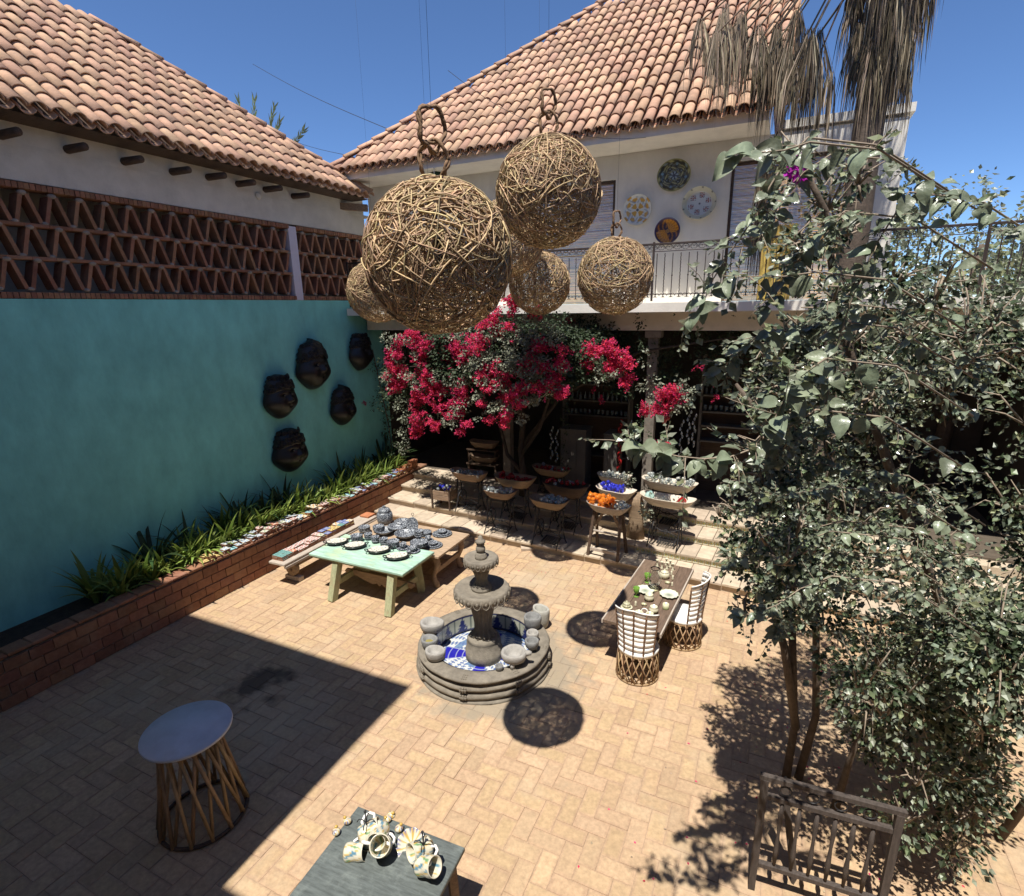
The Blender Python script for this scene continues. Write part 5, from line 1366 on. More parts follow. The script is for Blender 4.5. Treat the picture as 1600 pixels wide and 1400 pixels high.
# glass pieces
def glass_ball(m, neck=True):
    b = MB(); b.ball((0, 0, 0), .5, 14, 10)
    if neck: b.lathe([(.13, .46), (.11, .58), (.17, .66), (.12, .66), (.07, .5)], 8, capb=False, capt=False)
    return b.mesh('glass_ball', m)
GB = {k: glass_ball(m) for k, m in (('clear', m_glass), ('blue', m_glassblue), ('amber', m_glassorange), ('red', m_glassred))}
def fill(center, L_, Wd, z, kinds, n, size, label, group, rz, span=(-.44, .44), heap=1):
    c, s = math.cos(rz), math.sin(rz); placed = []; tries = 0
    while len(placed) < n and tries < 900:
        tries += 1
        u, v = U(*span) * L_ * .92, U(-.34, .34) * Wd
        d = size * U(.85, 1.15)
        lay = 0
        for (a, b2, d2, l2) in placed:
            if math.hypot(u - a, v - b2) < (d + d2) * .46: lay = max(lay, l2 + 1)
        if lay > heap: continue
        placed.append((u, v, d, lay))
        zz = z + .045 + d * .5 + lay * d * .62 + .05 * (abs(u) / (L_ / 2)) ** 3
        o = link('glass_ball', GB[random.choice(kinds)], None, (center[0] + u * c - v * s, center[1] + u * s + v * c, zz), (U(-1.2, 1.2), U(-1.2, 1.2), U(0, 6)), d)
        tag(o, label, 'glass ball', group)
def trough(label, px, py, foot_px, foot_z, L_, Wd, H_, m, rz=0.0, Y=None, st='iron', stl=None, rough_=0.0, seed=1, wsc=1.0):
    if Y is None: f = G(foot_px[0], foot_px[1], foot_z); Y = f.y
    c = atY(px, py, Y); z0 = c.z - H_
    o = link('wooden_trough', trough_mesh('wooden_trough', L_, Wd, H_, m, rough_, seed=seed), None, (c.x, c.y, z0), (0, 0, rz)); tag(o, label, 'trough', 'carved wooden troughs of glass')
    if st == 'iron': stand(stl, c.x, c.y, foot_z, z0 - foot_z + .005, rz, wsc)
    return (c.x, c.y, z0 + H_ * .30)
RZ = R(-4)
c = trough('dark shaded trough of bluish glass behind the crate, left end of the display', 733, 737, (733, 798), .34, .98, .46, .20, m_batea, RZ, stl='iron stand in deep shade under the leftmost trough')
fill(c, .98, .46, c[2], ('clear',), 26, .085, 'bluish glass ball in the leftmost shaded trough', 'glass in the leftmost trough', RZ)
c = trough('shaded oval trough of dark red glass behind the small clear-glass trough', 805, 745, (812, 812), .34, 1.0, .52, .22, m_batea, RZ, stl='iron stand in shade under the dark red glass trough', seed=3)
fill(c, 1.0, .52, c[2], ('red',), 24, .085, 'dark red glass ball in the shaded oval trough', 'dark red glass in the oval trough', RZ)
c = trough('shallow brown trough of clear glass on a stand by the fountain top', 781, 766, (772, 830), .17, .80, .42, .17, m_batea, RZ, stl='iron stand on the lowest step behind the fountain finial', seed=5)
fill(c, .80, .42, c[2], ('clear',), 26, .08, 'clear glass ball in the shallow brown trough behind the fountain', 'glass in the brown trough behind the fountain', RZ)
c = trough('pale rimmed boat trough of clear glass, nearest one at the display centre', 858, 780, (848, 848), .17, .88, .44, .18, m_batea, R(-7), stl='iron treadle stand on the lowest step over the round shadow', seed=7)
fill(c, .88, .44, c[2], ('clear',), 24, .095, 'clear glass ball in the pale rimmed boat trough', 'glass in the boat trough', R(-7), (-.12, .44))
c = trough('rough square-ended log trough with a few red glass balls', 884, 757, (880, 826), .34, 1.05, .40, .26, m_darkwood, R(-4), stl='iron stand under the rough log trough', rough_=.02, seed=9)
fill(c, 1.05, .40, c[2] + .12, ('clear', 'red', 'red'), 16, .08, 'red or clear glass ball in the rough log trough', 'glass in the log trough', R(-4))
c = trough('long trough of red and clear glass standing back in the porch shade', 862, 731, None, .68, 1.0, .44, .18, m_batea, R(-8), Y=11.6, stl='iron stand on the porch under the rear red glass trough', seed=11)
fill(c, 1.0, .44, c[2], ('red', 'red', 'clear'), 16, .085, 'red or clear glass ball in the rear porch trough', 'glass in the rear porch trough', R(-8))
c = trough('small pale trough of clear glass behind the blue glass trough', 960, 743, None, .51, .76, .42, .17, m_bateapale, R(-3), Y=11.3, stl='iron stand under the small pale rear trough', seed=13)
fill(c, .76, .42, c[2], ('clear',), 26, .08, 'clear glass ball in the small pale trough behind the blue glass', 'glass in the small pale rear trough', R(-3))
c = trough('knotty pale trough half filled with cobalt blue glass', 963, 764, (980, 838), .34, .86, .42, .20, m_bateapale, R(-10), st='none', rough_=.012, seed=15)
fill(c, .86, .42, c[2], ('blue',), 36, .08, 'cobalt blue glass ball in the knotty pale trough', 'cobalt glass balls', R(-10), (-.40, .14), 2)
b = MB(); b.tube([(0, 0, 0), (.03, .02, .35), (.0, .02, .72), (-.10, 0, .88)], [.20, .15, .17, .22], 12); b.v = [(x * (1 + .12 * noise3(z * 5, x * 4, y * 4)), y * (.55 + .1 * noise3(z * 4, 1, x * 5)), z) for x, y, z in b.v]
tag(b.build('root_pedestal', m_batea, None, (-2.30, 10.66, .34)), 'twisted root trunk pedestal holding up the blue glass trough', 'pedestal')
c = trough('grey log trough of amber and clear glass on a wooden folding stand', 951, 788, (940, 864), .17, .90, .40, .17, m_greywood, R(-7), st='none', rough_=.015, seed=17)
fill(c, .90, .40, c[2], ('amber',), 30, .10, 'amber orange glass ball in the grey log trough', 'amber glass balls', R(-7), (-.46, .13), 2)
fill(c, .90, .40, c[2], ('clear',), 9, .10, 'clear glass ball at the end of the amber glass trough', 'clear glass beside the amber balls', R(-7), (.20, .45), 1)
ws = thing('wooden_sawhorse', 'wooden sawhorse stand with rungs carrying the amber glass trough', 'stand', (c[0], c[1], .17), R(-7))
hh = c[2] - .17 - .06
for sx in (-.30, .30):
    for sy in (-1, 1):
        b = MB(); b.bar((sx * .92, sy * .05, hh), (sx * 1.05, sy * .24, 0), .055, .04, ch=.004); b.build('leg', m_darkwood, ws)
b = MB(); b.bar((-.31, -.20, .14), (.31, -.20, .14), .035, .06, ch=.004); b.build('lower_rung', m_greywood, ws)
b = MB(); b.tube([(-.29, -.10, .50), (.29, -.10, .50)], .024, 8); b.build('upper_rung', m_greywood, ws)
b = MB(); b.bar((-.28, .0, .55), (-.10, 0, hh), .035, .05); b.bar((.28, 0, .55), (.10, 0, hh), .035, .05); b.build('diagonal_brace', m_wood, ws)
c = trough('longest pale trough heaped with small clear glass, highest at right', 1046, 752, None, .51, 1.16, .46, .20, m_bateapale, R(-9), Y=11.15, stl='iron stand under the longest pale trough', seed=19)
fill(c, 1.16, .46, c[2] + .02, ('clear',), 46, .08, 'small clear glass ball heaped in the longest pale trough', 'glass in the longest trough', R(-9), (-.42, .44), 2)
c = trough('white oval trough holding a red glass heart on an iron treadle stand', 1043, 777, (1032, 851), .34, 1.10, .44, .18, m_bateapale, R(-6), stl='iron treadle stand in full sun on the tiled steps', seed=21)
for k, (u, d, m, lab) in enumerate([(-.36, .20, m_glassaqua, 'large aqua swirled glass ball at the left end of the white trough'), (-.10, .13, m_glass, 'clear glass ball with neck in the middle of the white trough'), (.0, .10, m_glass, 'small clear glass ball in the white trough beside the red heart'), (-.02, .09, m_glass, 'smallest clear glass ball lying in front in the white trough')]):
    o = link('glass_ball', glass_ball(m), None, (c[0] + u * .98, c[1] + (.06 if k == 1 else -.05 if k == 3 else 0), c[2] + d * .5), (.4, .3, k), d); tag(o, lab, 'glass ball')
b = MB()
for s in (-1, 1): b.ball((s * .045, 0, .07), .08, 16, 10, sx=.9, sy=.8, sz=.85)
b.lathe([(.001, -.06), (.05, -.01), (.10, .05), (.12, .085), (.09, .11)], 16, sy=.7); tag(b.build('glass_heart', m_glassred, None, (c[0] + .22, c[1] - .02, c[2] + .075), (R(70), .3, R(75))), 'glossy red glass heart lying in the white trough', 'heart')
# slatted crate barrow at the left
cr_ = thing('crate_barrow', 'pale wooden crate of dark glass on a spindly timber frame by the steps', 'crate', (-6.93, 10.7, .34))
b = MB()
for z in (.28, .40): b.box((0, -.17, z), (.46, .02, .11), ch=.004); b.box((0, .17, z), (.46, .02, .11), ch=.004); b.box((-.22, 0, z), (.02, .32, .11), ch=.004); b.box((.22, 0, z), (.02, .32, .11), ch=.004)
b.box((0, 0, .24), (.44, .34, .02)); tag(b.build('crate_boards', m_batea, cr_), kind='stuff')
for sx in (-.25, .25):
    b = MB(); b.bar((sx, -.19, .52), (sx * .96, -.19, 0), .04, .035); b.build('post', m_darkwood, cr_)
    b = MB(); b.bar((sx, .19, .52), (sx, .19, 0), .04, .035); b.build('post', m_darkwood, cr_)
fill((-6.93, 10.7), .44, .34, .34 + .40, ('clear', 'blue'), 14, .07, 'dark glass ball in the wooden crate barrow', 'glass in the crate barrow', 0, (-.44, .44))
# two stacked troughs on a bench deep in the shade
for k, (px, py, Y, lab) in enumerate([(757, 690, 12.5, 'brown trough on the upper shelf deep in the porch shade'), (757, 712, 12.3, 'trough of dark glass on the lower shelf deep in the porch shade')]):
    q = atY(px, py, Y); o = link('wooden_trough', trough_mesh('wooden_trough', .85, .4, .18, m_batea, 0, seed=30 + k), None, (q.x, q.y, q.z - .18)); tag(o, lab, 'trough')
    s_ = thing('trough_bench', ['dark timber bench under the upper brown porch trough', 'dark timber bench under the lower porch trough'][k], 'bench', (q.x, q.y, .68))
    b = MB(); b.box((0, 0, q.z - .18 - .68 - .02), (.9, .4, .04)); b.build('seat', m_darkwood, s_)
    for sx in (-.4, .4): b = MB(); b.box((sx, 0, (q.z - .9) / 2), (.05, .34, q.z - .90)); b.build('leg', m_darkwood, s_)

# ================================================================== shop inside the porch
def shelf_unit(label, x0, x1, Y, zs, z1, bottles, depth=.34):
    t_ = thing('display_shelf', label, 'shelf', ((x0 + x1) / 2, Y, .68)); w_ = x1 - x0
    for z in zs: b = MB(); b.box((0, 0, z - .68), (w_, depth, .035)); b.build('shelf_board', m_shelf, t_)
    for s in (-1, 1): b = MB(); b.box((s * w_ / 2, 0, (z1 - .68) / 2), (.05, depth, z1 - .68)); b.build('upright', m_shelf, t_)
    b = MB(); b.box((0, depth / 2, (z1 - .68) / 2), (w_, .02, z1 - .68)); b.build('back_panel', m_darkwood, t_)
    return t_
m_dimglass = mat('dim_glass', (.28, .33, .33), rough=.15, var=.2, trans=.4)
bt_ = MB(); bt_.lathe([(.03, 0), (.034, .01), (.034, .11), (.014, .15), (.014, .2), (.017, .205)], 10); BOT = [bt_.mesh('glass_bottle', m_dimglass), ]
bt2 = MB(); bt2.lathe([(.03, 0), (.034, .01), (.034, .11), (.014, .15), (.014, .2), (.017, .205)], 10); BOT.append(bt2.mesh('glass_bottle', m_dimglass)); bt3 = MB(); bt3.lathe([(.02, 0), (.04, .03), (.045, .10), (.04, .14)], 10); BOT.append(bt3.mesh('glass_tumbler', m_dimglass))
def z_of(px, py, Y): return atY(px, py, Y).z
YB = 13.2
xa1, xb1 = atY(884, 640, YB).x, atY(985, 640, YB).x
zs1 = [z_of(930, y, YB) for y in (600, 625, 648)]
shelf_unit('pale shelf unit of bottles in the dark behind the middle bougainvillea spray', xa1, xb1, YB, zs1 + [1.35], 3.7, None)
xa2, xb2 = atY(1096, 640, YB).x, atY(1205, 640, YB).x
zs2 = [z_of(1140, y, YB) for y in (588, 618, 644, 666, 690)]
shelf_unit('pale shelf unit in the dark at the right of the porch', xa2, xb2, YB, zs2, 3.9, None)
for (xa_, xb_, zs, nm) in ((xa1, xb1, zs1, 'middle'), (xa2, xb2, zs2[:3], 'right')):
    for ri, z in enumerate(zs):
        x = xa_ + .08
        while x < xb_ - .06:
            k = ri % 3; o = link('glass_bottle' if k < 2 else 'glass_tumbler', BOT[k], None, (x, YB - .05 + U(-.05, .05), z + .018), (0, 0, 0), U(.85, 1.0)); tag(o, 'dim glass piece on shelf row %s of the %s porch shelf' % (['one', 'two', 'three'][ri], nm), 'bottle', 'glass on row %d of the %s porch shelf' % (ri + 1, nm)); x += .115
for k, (px0, px1, py0, py1, Y, lab) in enumerate([(880, 922, 668, 738, 12.5, 'cabinet with panelled side, coloured dark for the porch shade'), (948, 970, 676, 738, 12.4, 'narrow cabinet coloured dark for shade beside the red chilli strings')]):
    a = atY(px0, py0, Y); c_ = atY(px1, py0, Y); t_ = thing('shop_cabinet', lab, 'cabinet', ((a.x + c_.x) / 2, Y, .68)); w_ = c_.x - a.x; h_ = a.z - .68
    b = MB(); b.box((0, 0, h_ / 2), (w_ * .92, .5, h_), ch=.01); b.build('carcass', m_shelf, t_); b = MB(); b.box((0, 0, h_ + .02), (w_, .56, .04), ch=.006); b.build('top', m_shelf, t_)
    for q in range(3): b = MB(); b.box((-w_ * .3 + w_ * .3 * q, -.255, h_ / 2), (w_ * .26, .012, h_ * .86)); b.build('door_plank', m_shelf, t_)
# hanging strings
def string(label, px, py0, py1, Y, kind, m, name, cat):
    a = atY(px, py0, Y); z1 = atY(px, py1, Y).z; t_ = thing(name, label, cat, (a.x, Y, a.z)); b = MB(); b.tube([(0, 0, 4.5 - a.z), (0, 0, z1 - a.z)], .003, 4); b.build('cord', m_wire, t_)
    n_ = int((a.z - z1) / .085)
    for k in range(max(3, n_)):
        z = -k * .085; b = MB(); an = k * 1.7
        if kind == 'drop': b.lathe([(.001, z - .10), (.02, z - .08), (.026, z - .05), (.001, z)], 8, (.03 * math.cos(an), .03 * math.sin(an), 0))
        elif kind == 'chilli': b.tube([(0, 0, z), (.04 * math.cos(an), .04 * math.sin(an), z - .05), (.05 * math.cos(an), .05 * math.sin(an), z - .15)], [.02, .026, .005], 7)
        else: b.ball((.02 * math.cos(an), .02 * math.sin(an), z), .035, 8, 6)
        b.build({'drop': 'glass_drop', 'chilli': 'chilli_pod', 'ball': 'bead'}[kind], m, t_)
string('string of red chilli shapes hanging beside the narrow cabinet', 970, 655, 735, 12.2, 'chilli', m_glassred, 'chilli_string', 'garland')
for k, (px, y0, y1) in enumerate([(985, 655, 720), (1000, 660, 725), (1066, 655, 715), (1078, 640, 700), (1086, 645, 705), (870, 670, 725), (862, 665, 720)]):
    string(['string of clear glass drops just right of the chilli string', 'second string of clear drops right of the chilli string', 'string of clear glass drops left of the porch shelf', 'longer string of clear drops before the right porch shelf', 'string of clear drops touching the right porch shelf', 'string of clear drops right of the porch trunk', 'string of clear drops behind the porch trunk'][k], px, y0, y1, 12.2, 'drop', m_glass, 'glass_drop_string', 'garland')
q = atY(1038, 655, 12.0); b = MB()
for s in (-1, 1): b.ball((s * .05, 0, .04), .075, 12, 8, sy=.5)
b.lathe([(.001, -.14), (.06, -.05), (.115, .02), (.10, .06)], 12, sy=.45); tag(b.build('tin_heart', m_glassred, None, q), 'dull red winged heart ornament hanging in the porch', 'ornament'); 
# ================================================================== foliage helpers
def kite(mb, p, d, n, l, w, fold=.25):
    """leaf from p along d (unit), with face normal about n"""
    s = d.cross(n)
    if s.length < 1e-4: s = d.orthogonal()
    s.normalize(); n2 = s.cross(d)
    a = p; t = p + d * l; m = p + d * (l * .42) - n2 * (fold * w)
    mb.add([a, m + s * w / 2 + n2 * fold * w, t, m - s * w / 2 + n2 * fold * w, m], [(0, 4, 1), (1, 4, 2), (0, 3, 4), (3, 2, 4)])
def blob(mb, c, rad, n, size, rs, shell=.45, droop=.25, gaps=None):
    c = Vector(c)
    for i in range(n):
        v = Vector((rs.gauss(0, 1), rs.gauss(0, 1), rs.gauss(0, 1))).normalized()
        k = shell + (1 - shell) * rs.random() ** .6
        q = Vector((v.x * rad[0], v.y * rad[1], v.z * rad[2])) * k
        if noise3(q.x * 4.1 + c.x, q.y * 4.3 + c.y, q.z * 4.7 + c.z) < -.22: continue
        p = c + q
        d = (v + Vector((rs.uniform(-1, 1), rs.uniform(-1, 1), rs.uniform(-1, .6) - droop)) * .9).normalized()
        nn = (Vector((rs.uniform(-.7, .7), rs.uniform(-1.3, .25), rs.uniform(.45, 1)))).normalized()
        s = size * rs.uniform(.45, 1.35)
        kite(mb, p, d, nn, s, s * rs.uniform(.5, .78), rs.uniform(.1, .5))
def bracts(mb, c, rad, nsub, rs, size=.042, per=9):
    c = Vector(c)
    for i in range(nsub):
        v = Vector((rs.gauss(0, 1), rs.gauss(0, 1), rs.gauss(0, 1))).normalized()
        q = c + Vector((v.x * rad[0], v.y * rad[1], v.z * rad[2])) * (.35 + .95 * rs.random())
        if noise3(q.x * 5, q.y * 5, q.z * 5) < -.35: continue
        for k in range(per):
            d = Vector((rs.gauss(0, 1), rs.gauss(0, 1), rs.gauss(0, 1))).normalized()
            p = q + d * .03 * rs.random()
            kite(mb, p, d, Vector((rs.uniform(-.7, .7), rs.uniform(-1, .4), 1)).normalized(), size * rs.uniform(.6, 1.2), size * rs.uniform(.6, .95), rs.uniform(0, .4))

# ================================================================== red bougainvillea in front of the balcony
rs = random.Random(11)
bg_ = thing('bougainvillea', 'large red flowering bougainvillea trained across the front of the porch', 'bougainvillea', (-4.9, 11.0, .68))
BO = Vector((-4.9, 11.0, .68))
def bw(px, py, Y): return atY(px, py, Y) - BO
red = []
regions = [(705, 535, 52, 22, .9), (738, 572, 40, 28, .6), (660, 558, 58, 40, 1.0), (682, 630, 46, 36, .95), (655, 664, 12, 22, 1.0), (722, 668, 10, 12, .8), (768, 618, 52, 40, .75), (852, 582, 40, 46, .72), (800, 505, 44, 30, .55), (815, 555, 40, 30, .45), (948, 556, 42, 28, 1.0), (975, 592, 12, 22, .8), (1036, 618, 32, 24, .7), (1012, 636, 12, 10, .9), (1036, 692, 6, 8, 1.0), (790, 656, 7, 6, 1.0), (885, 560, 10, 18, .8), (618, 590, 14, 24, 1.0), (800, 478, 14, 12, .8)]
for (cx, cy, rx, ry, dn) in regions:
    for k in range(int(rx * ry * PI / 100 * dn) + 2):
        a = rs.uniform(0, 2 * PI); q = math.sqrt(rs.random()); x, y = cx + rx * q * math.cos(a), cy + ry * q * math.sin(a)
        if noise3(x * .11, y * .13, 3.3) < -.30 + .35 * (1 - dn): continue
        red.append((x, y, rs.uniform(6, 12), rs.uniform(6, 11), 0))
def front(px):
    if px < 690: return 10.15
    if px < 745: return 10.15 - (px - 690) / 55 * 1.05
    if px < 885: return 9.1
    return 10.2
fl_ = MB()
for (px, py, rx, ry, Y) in red:
    Y = front(px) - .08; k = Y / 800
    bracts(fl_, bw(px, py, Y + rs.uniform(-.12, .12)), (rx * k, .13, ry * k), int(rx * ry * .26) + 5, rs, .036, 9)
tag(fl_.build('red_bracts', m_bract, bg_), kind='stuff')
rfew = MB()
for (px, py) in ((940, 625), (930, 612), (1090, 575), (1112, 600), (1120, 622), (890, 500), (925, 515), (985, 590)): bracts(rfew, bw(px, py, 11.3), (.09, .09, .07), 6, rs)
tag(rfew.build('shaded_bracts', m_bract, bg_), kind='stuff')
gr = [(740, 562, 26, 18, 9.8), (722, 592, 18, 18, 9.9), (815, 552, 30, 26, 9.65), (850, 522, 20, 16, 10.0), (838, 572, 26, 20, 9.6), (735, 525, 24, 14, 10.3), (700, 585, 22, 18, 10.1), (1015, 602, 16, 16, 10.3), (1070, 622, 12, 24, 10.2), (1045, 640, 14, 8, 10.2), (630, 640, 14, 24, 10.9), (628, 690, 9, 26, 11.1), (760, 565, 22, 18, 9.9), (870, 530, 10, 12, 10.0), (890, 545, 9, 14, 10.0), (940, 590, 12, 10, 10.4), (1008, 560, 8, 14, 10.4), (795, 560, 20, 20, 9.8), (1030, 700, 14, 12, 10.6), (985, 745, 8, 14, 10.9), (1010, 800, 7, 30, 10.8)]
for (cx, cy, rx, ry, dn) in regions:
    for k in range(int(rx * ry / 130)): gr.append((cx + rs.uniform(-1, 1) * rx, cy + rs.uniform(-1, 1) * ry, rs.uniform(5, 11), rs.uniform(5, 10), 0))
lf = MB()
for (px, py, rx, ry, Y) in gr:
    Y = front(px) + (-.06 if py < 630 or px > 700 else .8); k = Y / 800; blob(lf, bw(px, py, Y), (rx * k * 1.15, .26, ry * k * 1.1), int(rx * ry * .9) + 20, .058, rs)
tag(lf.build('pale_leaves', m_leafpale, bg_), kind='stuff')
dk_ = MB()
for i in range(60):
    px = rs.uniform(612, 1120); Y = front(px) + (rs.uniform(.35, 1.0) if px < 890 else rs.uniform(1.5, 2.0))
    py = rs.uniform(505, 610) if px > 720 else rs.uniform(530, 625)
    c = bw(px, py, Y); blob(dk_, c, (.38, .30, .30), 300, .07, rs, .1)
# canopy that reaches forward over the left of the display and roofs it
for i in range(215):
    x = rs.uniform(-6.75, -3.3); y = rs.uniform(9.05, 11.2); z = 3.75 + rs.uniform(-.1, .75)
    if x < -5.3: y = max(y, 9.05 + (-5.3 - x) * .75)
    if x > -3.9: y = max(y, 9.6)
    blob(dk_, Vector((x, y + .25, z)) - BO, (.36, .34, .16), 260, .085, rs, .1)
for i in range(44):   # hanging leaf curtain under the slab, dark colour standing for shade
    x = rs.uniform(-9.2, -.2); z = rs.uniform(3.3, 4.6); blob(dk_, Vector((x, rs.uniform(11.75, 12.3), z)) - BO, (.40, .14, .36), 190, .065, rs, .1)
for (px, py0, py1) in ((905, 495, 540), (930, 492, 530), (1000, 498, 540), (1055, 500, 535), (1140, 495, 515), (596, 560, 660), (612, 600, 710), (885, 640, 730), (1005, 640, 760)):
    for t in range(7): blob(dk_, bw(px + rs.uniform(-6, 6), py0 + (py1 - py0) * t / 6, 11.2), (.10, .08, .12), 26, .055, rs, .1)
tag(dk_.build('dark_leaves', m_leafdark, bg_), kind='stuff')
tr = MB()
base_ = bw(815, 720, 11.3)
tr.tube([(base_.x, base_.y, 0), (base_.x + .05, base_.y, .5), (base_.x - .02, base_.y, 1.1), (base_.x + .1, base_.y - .1, 1.9), (base_.x - .1, base_.y - .3, 2.7), (base_.x - .3, base_.y - .7, 3.2)], [.085, .075, .07, .065, .05, .03], 9)
tr.build('trunk', m_darkbark, bg_)
for pts in ([(.1, 0, .45), (-.35, -.05, 1.0), (-.55, 0, 1.7), (-1.0, -.2, 2.6), (-1.8, -.4, 3.1), (-2.7, -.4, 3.0)], [(0, 0, 1.0), (.5, -.1, 1.7), (.8, -.2, 2.5), (1.6, -.3, 3.0), (2.5, -.4, 2.9)], [(0, 0, 1.9), (.1, -.7, 2.6), (0, -1.2, 3.0)], [(.0, 0, 1.2), (.9, .2, 2.4), (2.6, .3, 3.4), (4.4, .3, 3.7)], [(-.55, 0, 1.7), (-1.6, .2, 2.9), (-3.4, .3, 3.6)]):
    b = MB(); P_ = [Vector((base_.x, base_.y, 0)) + Vector(p) for p in pts]; b.tube(P_, [.05 - .035 * i / (len(P_) - 1) for i in range(len(P_))], 7); b.build('branch', m_darkbark, bg_)

# small vine creeping over the end of the teal wall
vn = thing('wall_vine', 'thin dark creeping vine with one red bloom at the teal wall corner', 'vine', (-9.6, 12.2, 1.0))
VO = Vector((-9.6, 12.2, 1.0)); b = MB()
for i in range(30):
    px, py = rs.uniform(574, 606), rs.uniform(560, 640); blob(b, atX(px, py, XW + .1) - VO, (.06, .16, .14), 16, .05, rs, .1)
for i in range(10): blob(b, atX(604, 520 + i * 18, XW + .15) - VO, (.12, .12, .2), 40, .055, rs, .1)
tag(b.build('leaves', m_leafdark, vn), kind='stuff')
b = MB(); b.tube([(0, 0, -.9), (.05, -.1, .8), (.02, -.3, 2.0), (.02, -.5, 3.0)], .014, 5); b.build('stem', m_bark, vn)
b = MB(); bracts(b, atX(569, 630, XW + .12) - VO, (.03, .04, .04), 5, rs); b.build('bloom', m_bract, vn)

# ================================================================== strap-leaved plants in the planter
def strap_plant(seed, nb, L0, wd, upright):
    r_ = random.Random(seed); b = MB()
    for k in range(nb):
        a = r_.uniform(0, 2 * PI); L_ = L0 * r_.uniform(.65, 1.15); lean = r_.uniform(.25, 1.1) * (1 - upright); w_ = wd * r_.uniform(.8, 1.2)
        h = Vector((math.cos(a), math.sin(a), 0)); s = Vector((-math.sin(a), math.cos(a), 0)); N = 6; pos = h * .02; ang = PI / 2 - lean * .55; vs = []
        for i in range(N + 1):
            t = i / N; ww = w_ * (1 - (t * 1.0) ** 2.2) * (.6 + .4 * min(1, t * 4)) + .001
            d = h * math.cos(ang) + Vector((0, 0, math.sin(ang))); up = d.cross(s)
            vs += [pos + s * ww / 2 - up * ww * .12, pos + up * 0, pos - s * ww / 2 - up * ww * .12]
            pos = pos + d * L_ / N; ang -= lean * .34 + r_.uniform(-.03, .06)
        fs = []
        for i in range(N):
            o = i * 3; fs += [(o, o + 1, o + 4, o + 3), (o + 1, o + 2, o + 5, o + 4)]
        b.add(vs, fs, True)
    return b
_ONE = ['', 'first', 'second', 'third', 'fourth', 'fifth', 'sixth', 'seventh', 'eighth', 'ninth', 'tenth', 'eleventh', 'twelfth', 'thirteenth', 'fourteenth', 'fifteenth', 'sixteenth', 'seventeenth', 'eighteenth', 'nineteenth']
_TEN = {2: 'twent', 3: 'thirt', 4: 'fort'}
def ORD(n): return _ONE[n] if n < 20 else (_TEN[n // 10] + 'ieth' if n % 10 == 0 else _TEN[n // 10] + 'y-' + _ONE[n % 10])
SPM = [strap_plant(i, 20, .52, .055, .1 + .05 * i).mesh('strap_leaf_plant', m_blade) for i in range(5)]
DPM = [strap_plant(20 + i, 18, .80, .072, .30).mesh('spear_leaf_plant', m_bladedark) for i in range(3)]
k = 0
y = 4.4
while y < 11.8:
    x = -9.10 + U(-.06, .06)
    o = link('strap_leaf_plant', random.choice(SPM), None, (x, y, .66), (U(-.1, .1), U(-.1, .1), U(0, 6)), U(.95, 1.35)); k += 1; tag(o, '%s light green strap-leaved plant from the near end, planter front row' % ORD(k), 'plant', 'strap-leaved plants in the planter front row'); y += U(.20, .30)
y = 4.2; k = 0
while y < 11.9:
    o = link('strap_leaf_plant', random.choice(SPM), None, (-9.26 + U(-.06, .06), y, .64), (0, 0, U(0, 6)), U(1.25, 1.7)); k += 1; tag(o, '%s strap-leaved plant from the near end, shaded planter back row' % ORD(k), 'plant', 'strap-leaved plants in the planter back row'); y += U(.32, .45)
k = 0
for (px, py) in ((230, 850), (290, 830), (340, 800), (372, 790), (404, 770), (436, 752), (530, 722), (560, 715), (596, 700), (624, 690)):
    q = atX(px, py, -9.5); o = link('spear_leaf_plant', random.choice(DPM), None, (-9.48, min(11.9, q.y), .60), (0, 0, U(0, 6)), U(1.2, 1.6)); k += 1; tag(o, '%s tall dark spear-leaved plant from the near end, against the teal wall' % ORD(k), 'plant', 'dark spear-leaved plants against the teal wall')

# ================================================================== bougainvillea shrub on the right, 5 to 6 m from the camera
def shrub(name, label, base, blobs, seed, mats, trunk_pts, leafsize=.06, dens=1.0, group=None):
    r_ = random.Random(seed); B0 = Vector(base)
    t_ = thing(name, label, 'shrub', B0, 0, group)
    b = MB(); b2 = MB(); tw = MB()
    for (c, rad) in blobs:
        c = Vector(c) - B0
        n_ = int(520 * dens * (rad[0] * rad[1] * rad[2]) ** (2 / 3) / (.4 ** 2))
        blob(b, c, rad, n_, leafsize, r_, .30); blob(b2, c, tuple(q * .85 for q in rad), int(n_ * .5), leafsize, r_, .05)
        for k in range(7):
            v = rvec(); e = c + Vector((v.x * rad[0], v.y * rad[1], v.z * rad[2])) * 1.12
            tw.tube([c - Vector((0, 0, rad[2] * .5)), c.lerp(e, .5) + rvec() * .05, e], [.010, .007, .003], 4)
    tag(b.build('sunlit_leaves', mats[0], t_), kind='stuff'); tag(b2.build('inner_leaves', mats[1], t_), kind='stuff'); tag(tw.build('twigs', m_twig, t_), kind='stuff')  # inner leaves use the dark copy, crown shade put into colour
    for tp in trunk_pts: q = MB(); P_ = [Vector(p) - B0 for p in tp]; q.tube(P_, [.045 - .03 * i / (len(P_) - 1) for i in range(len(P_))], 7); q.build('stem', m_bark, t_)
    return t_
def T(px, py, t): return atT(px, py, t)
bl = []
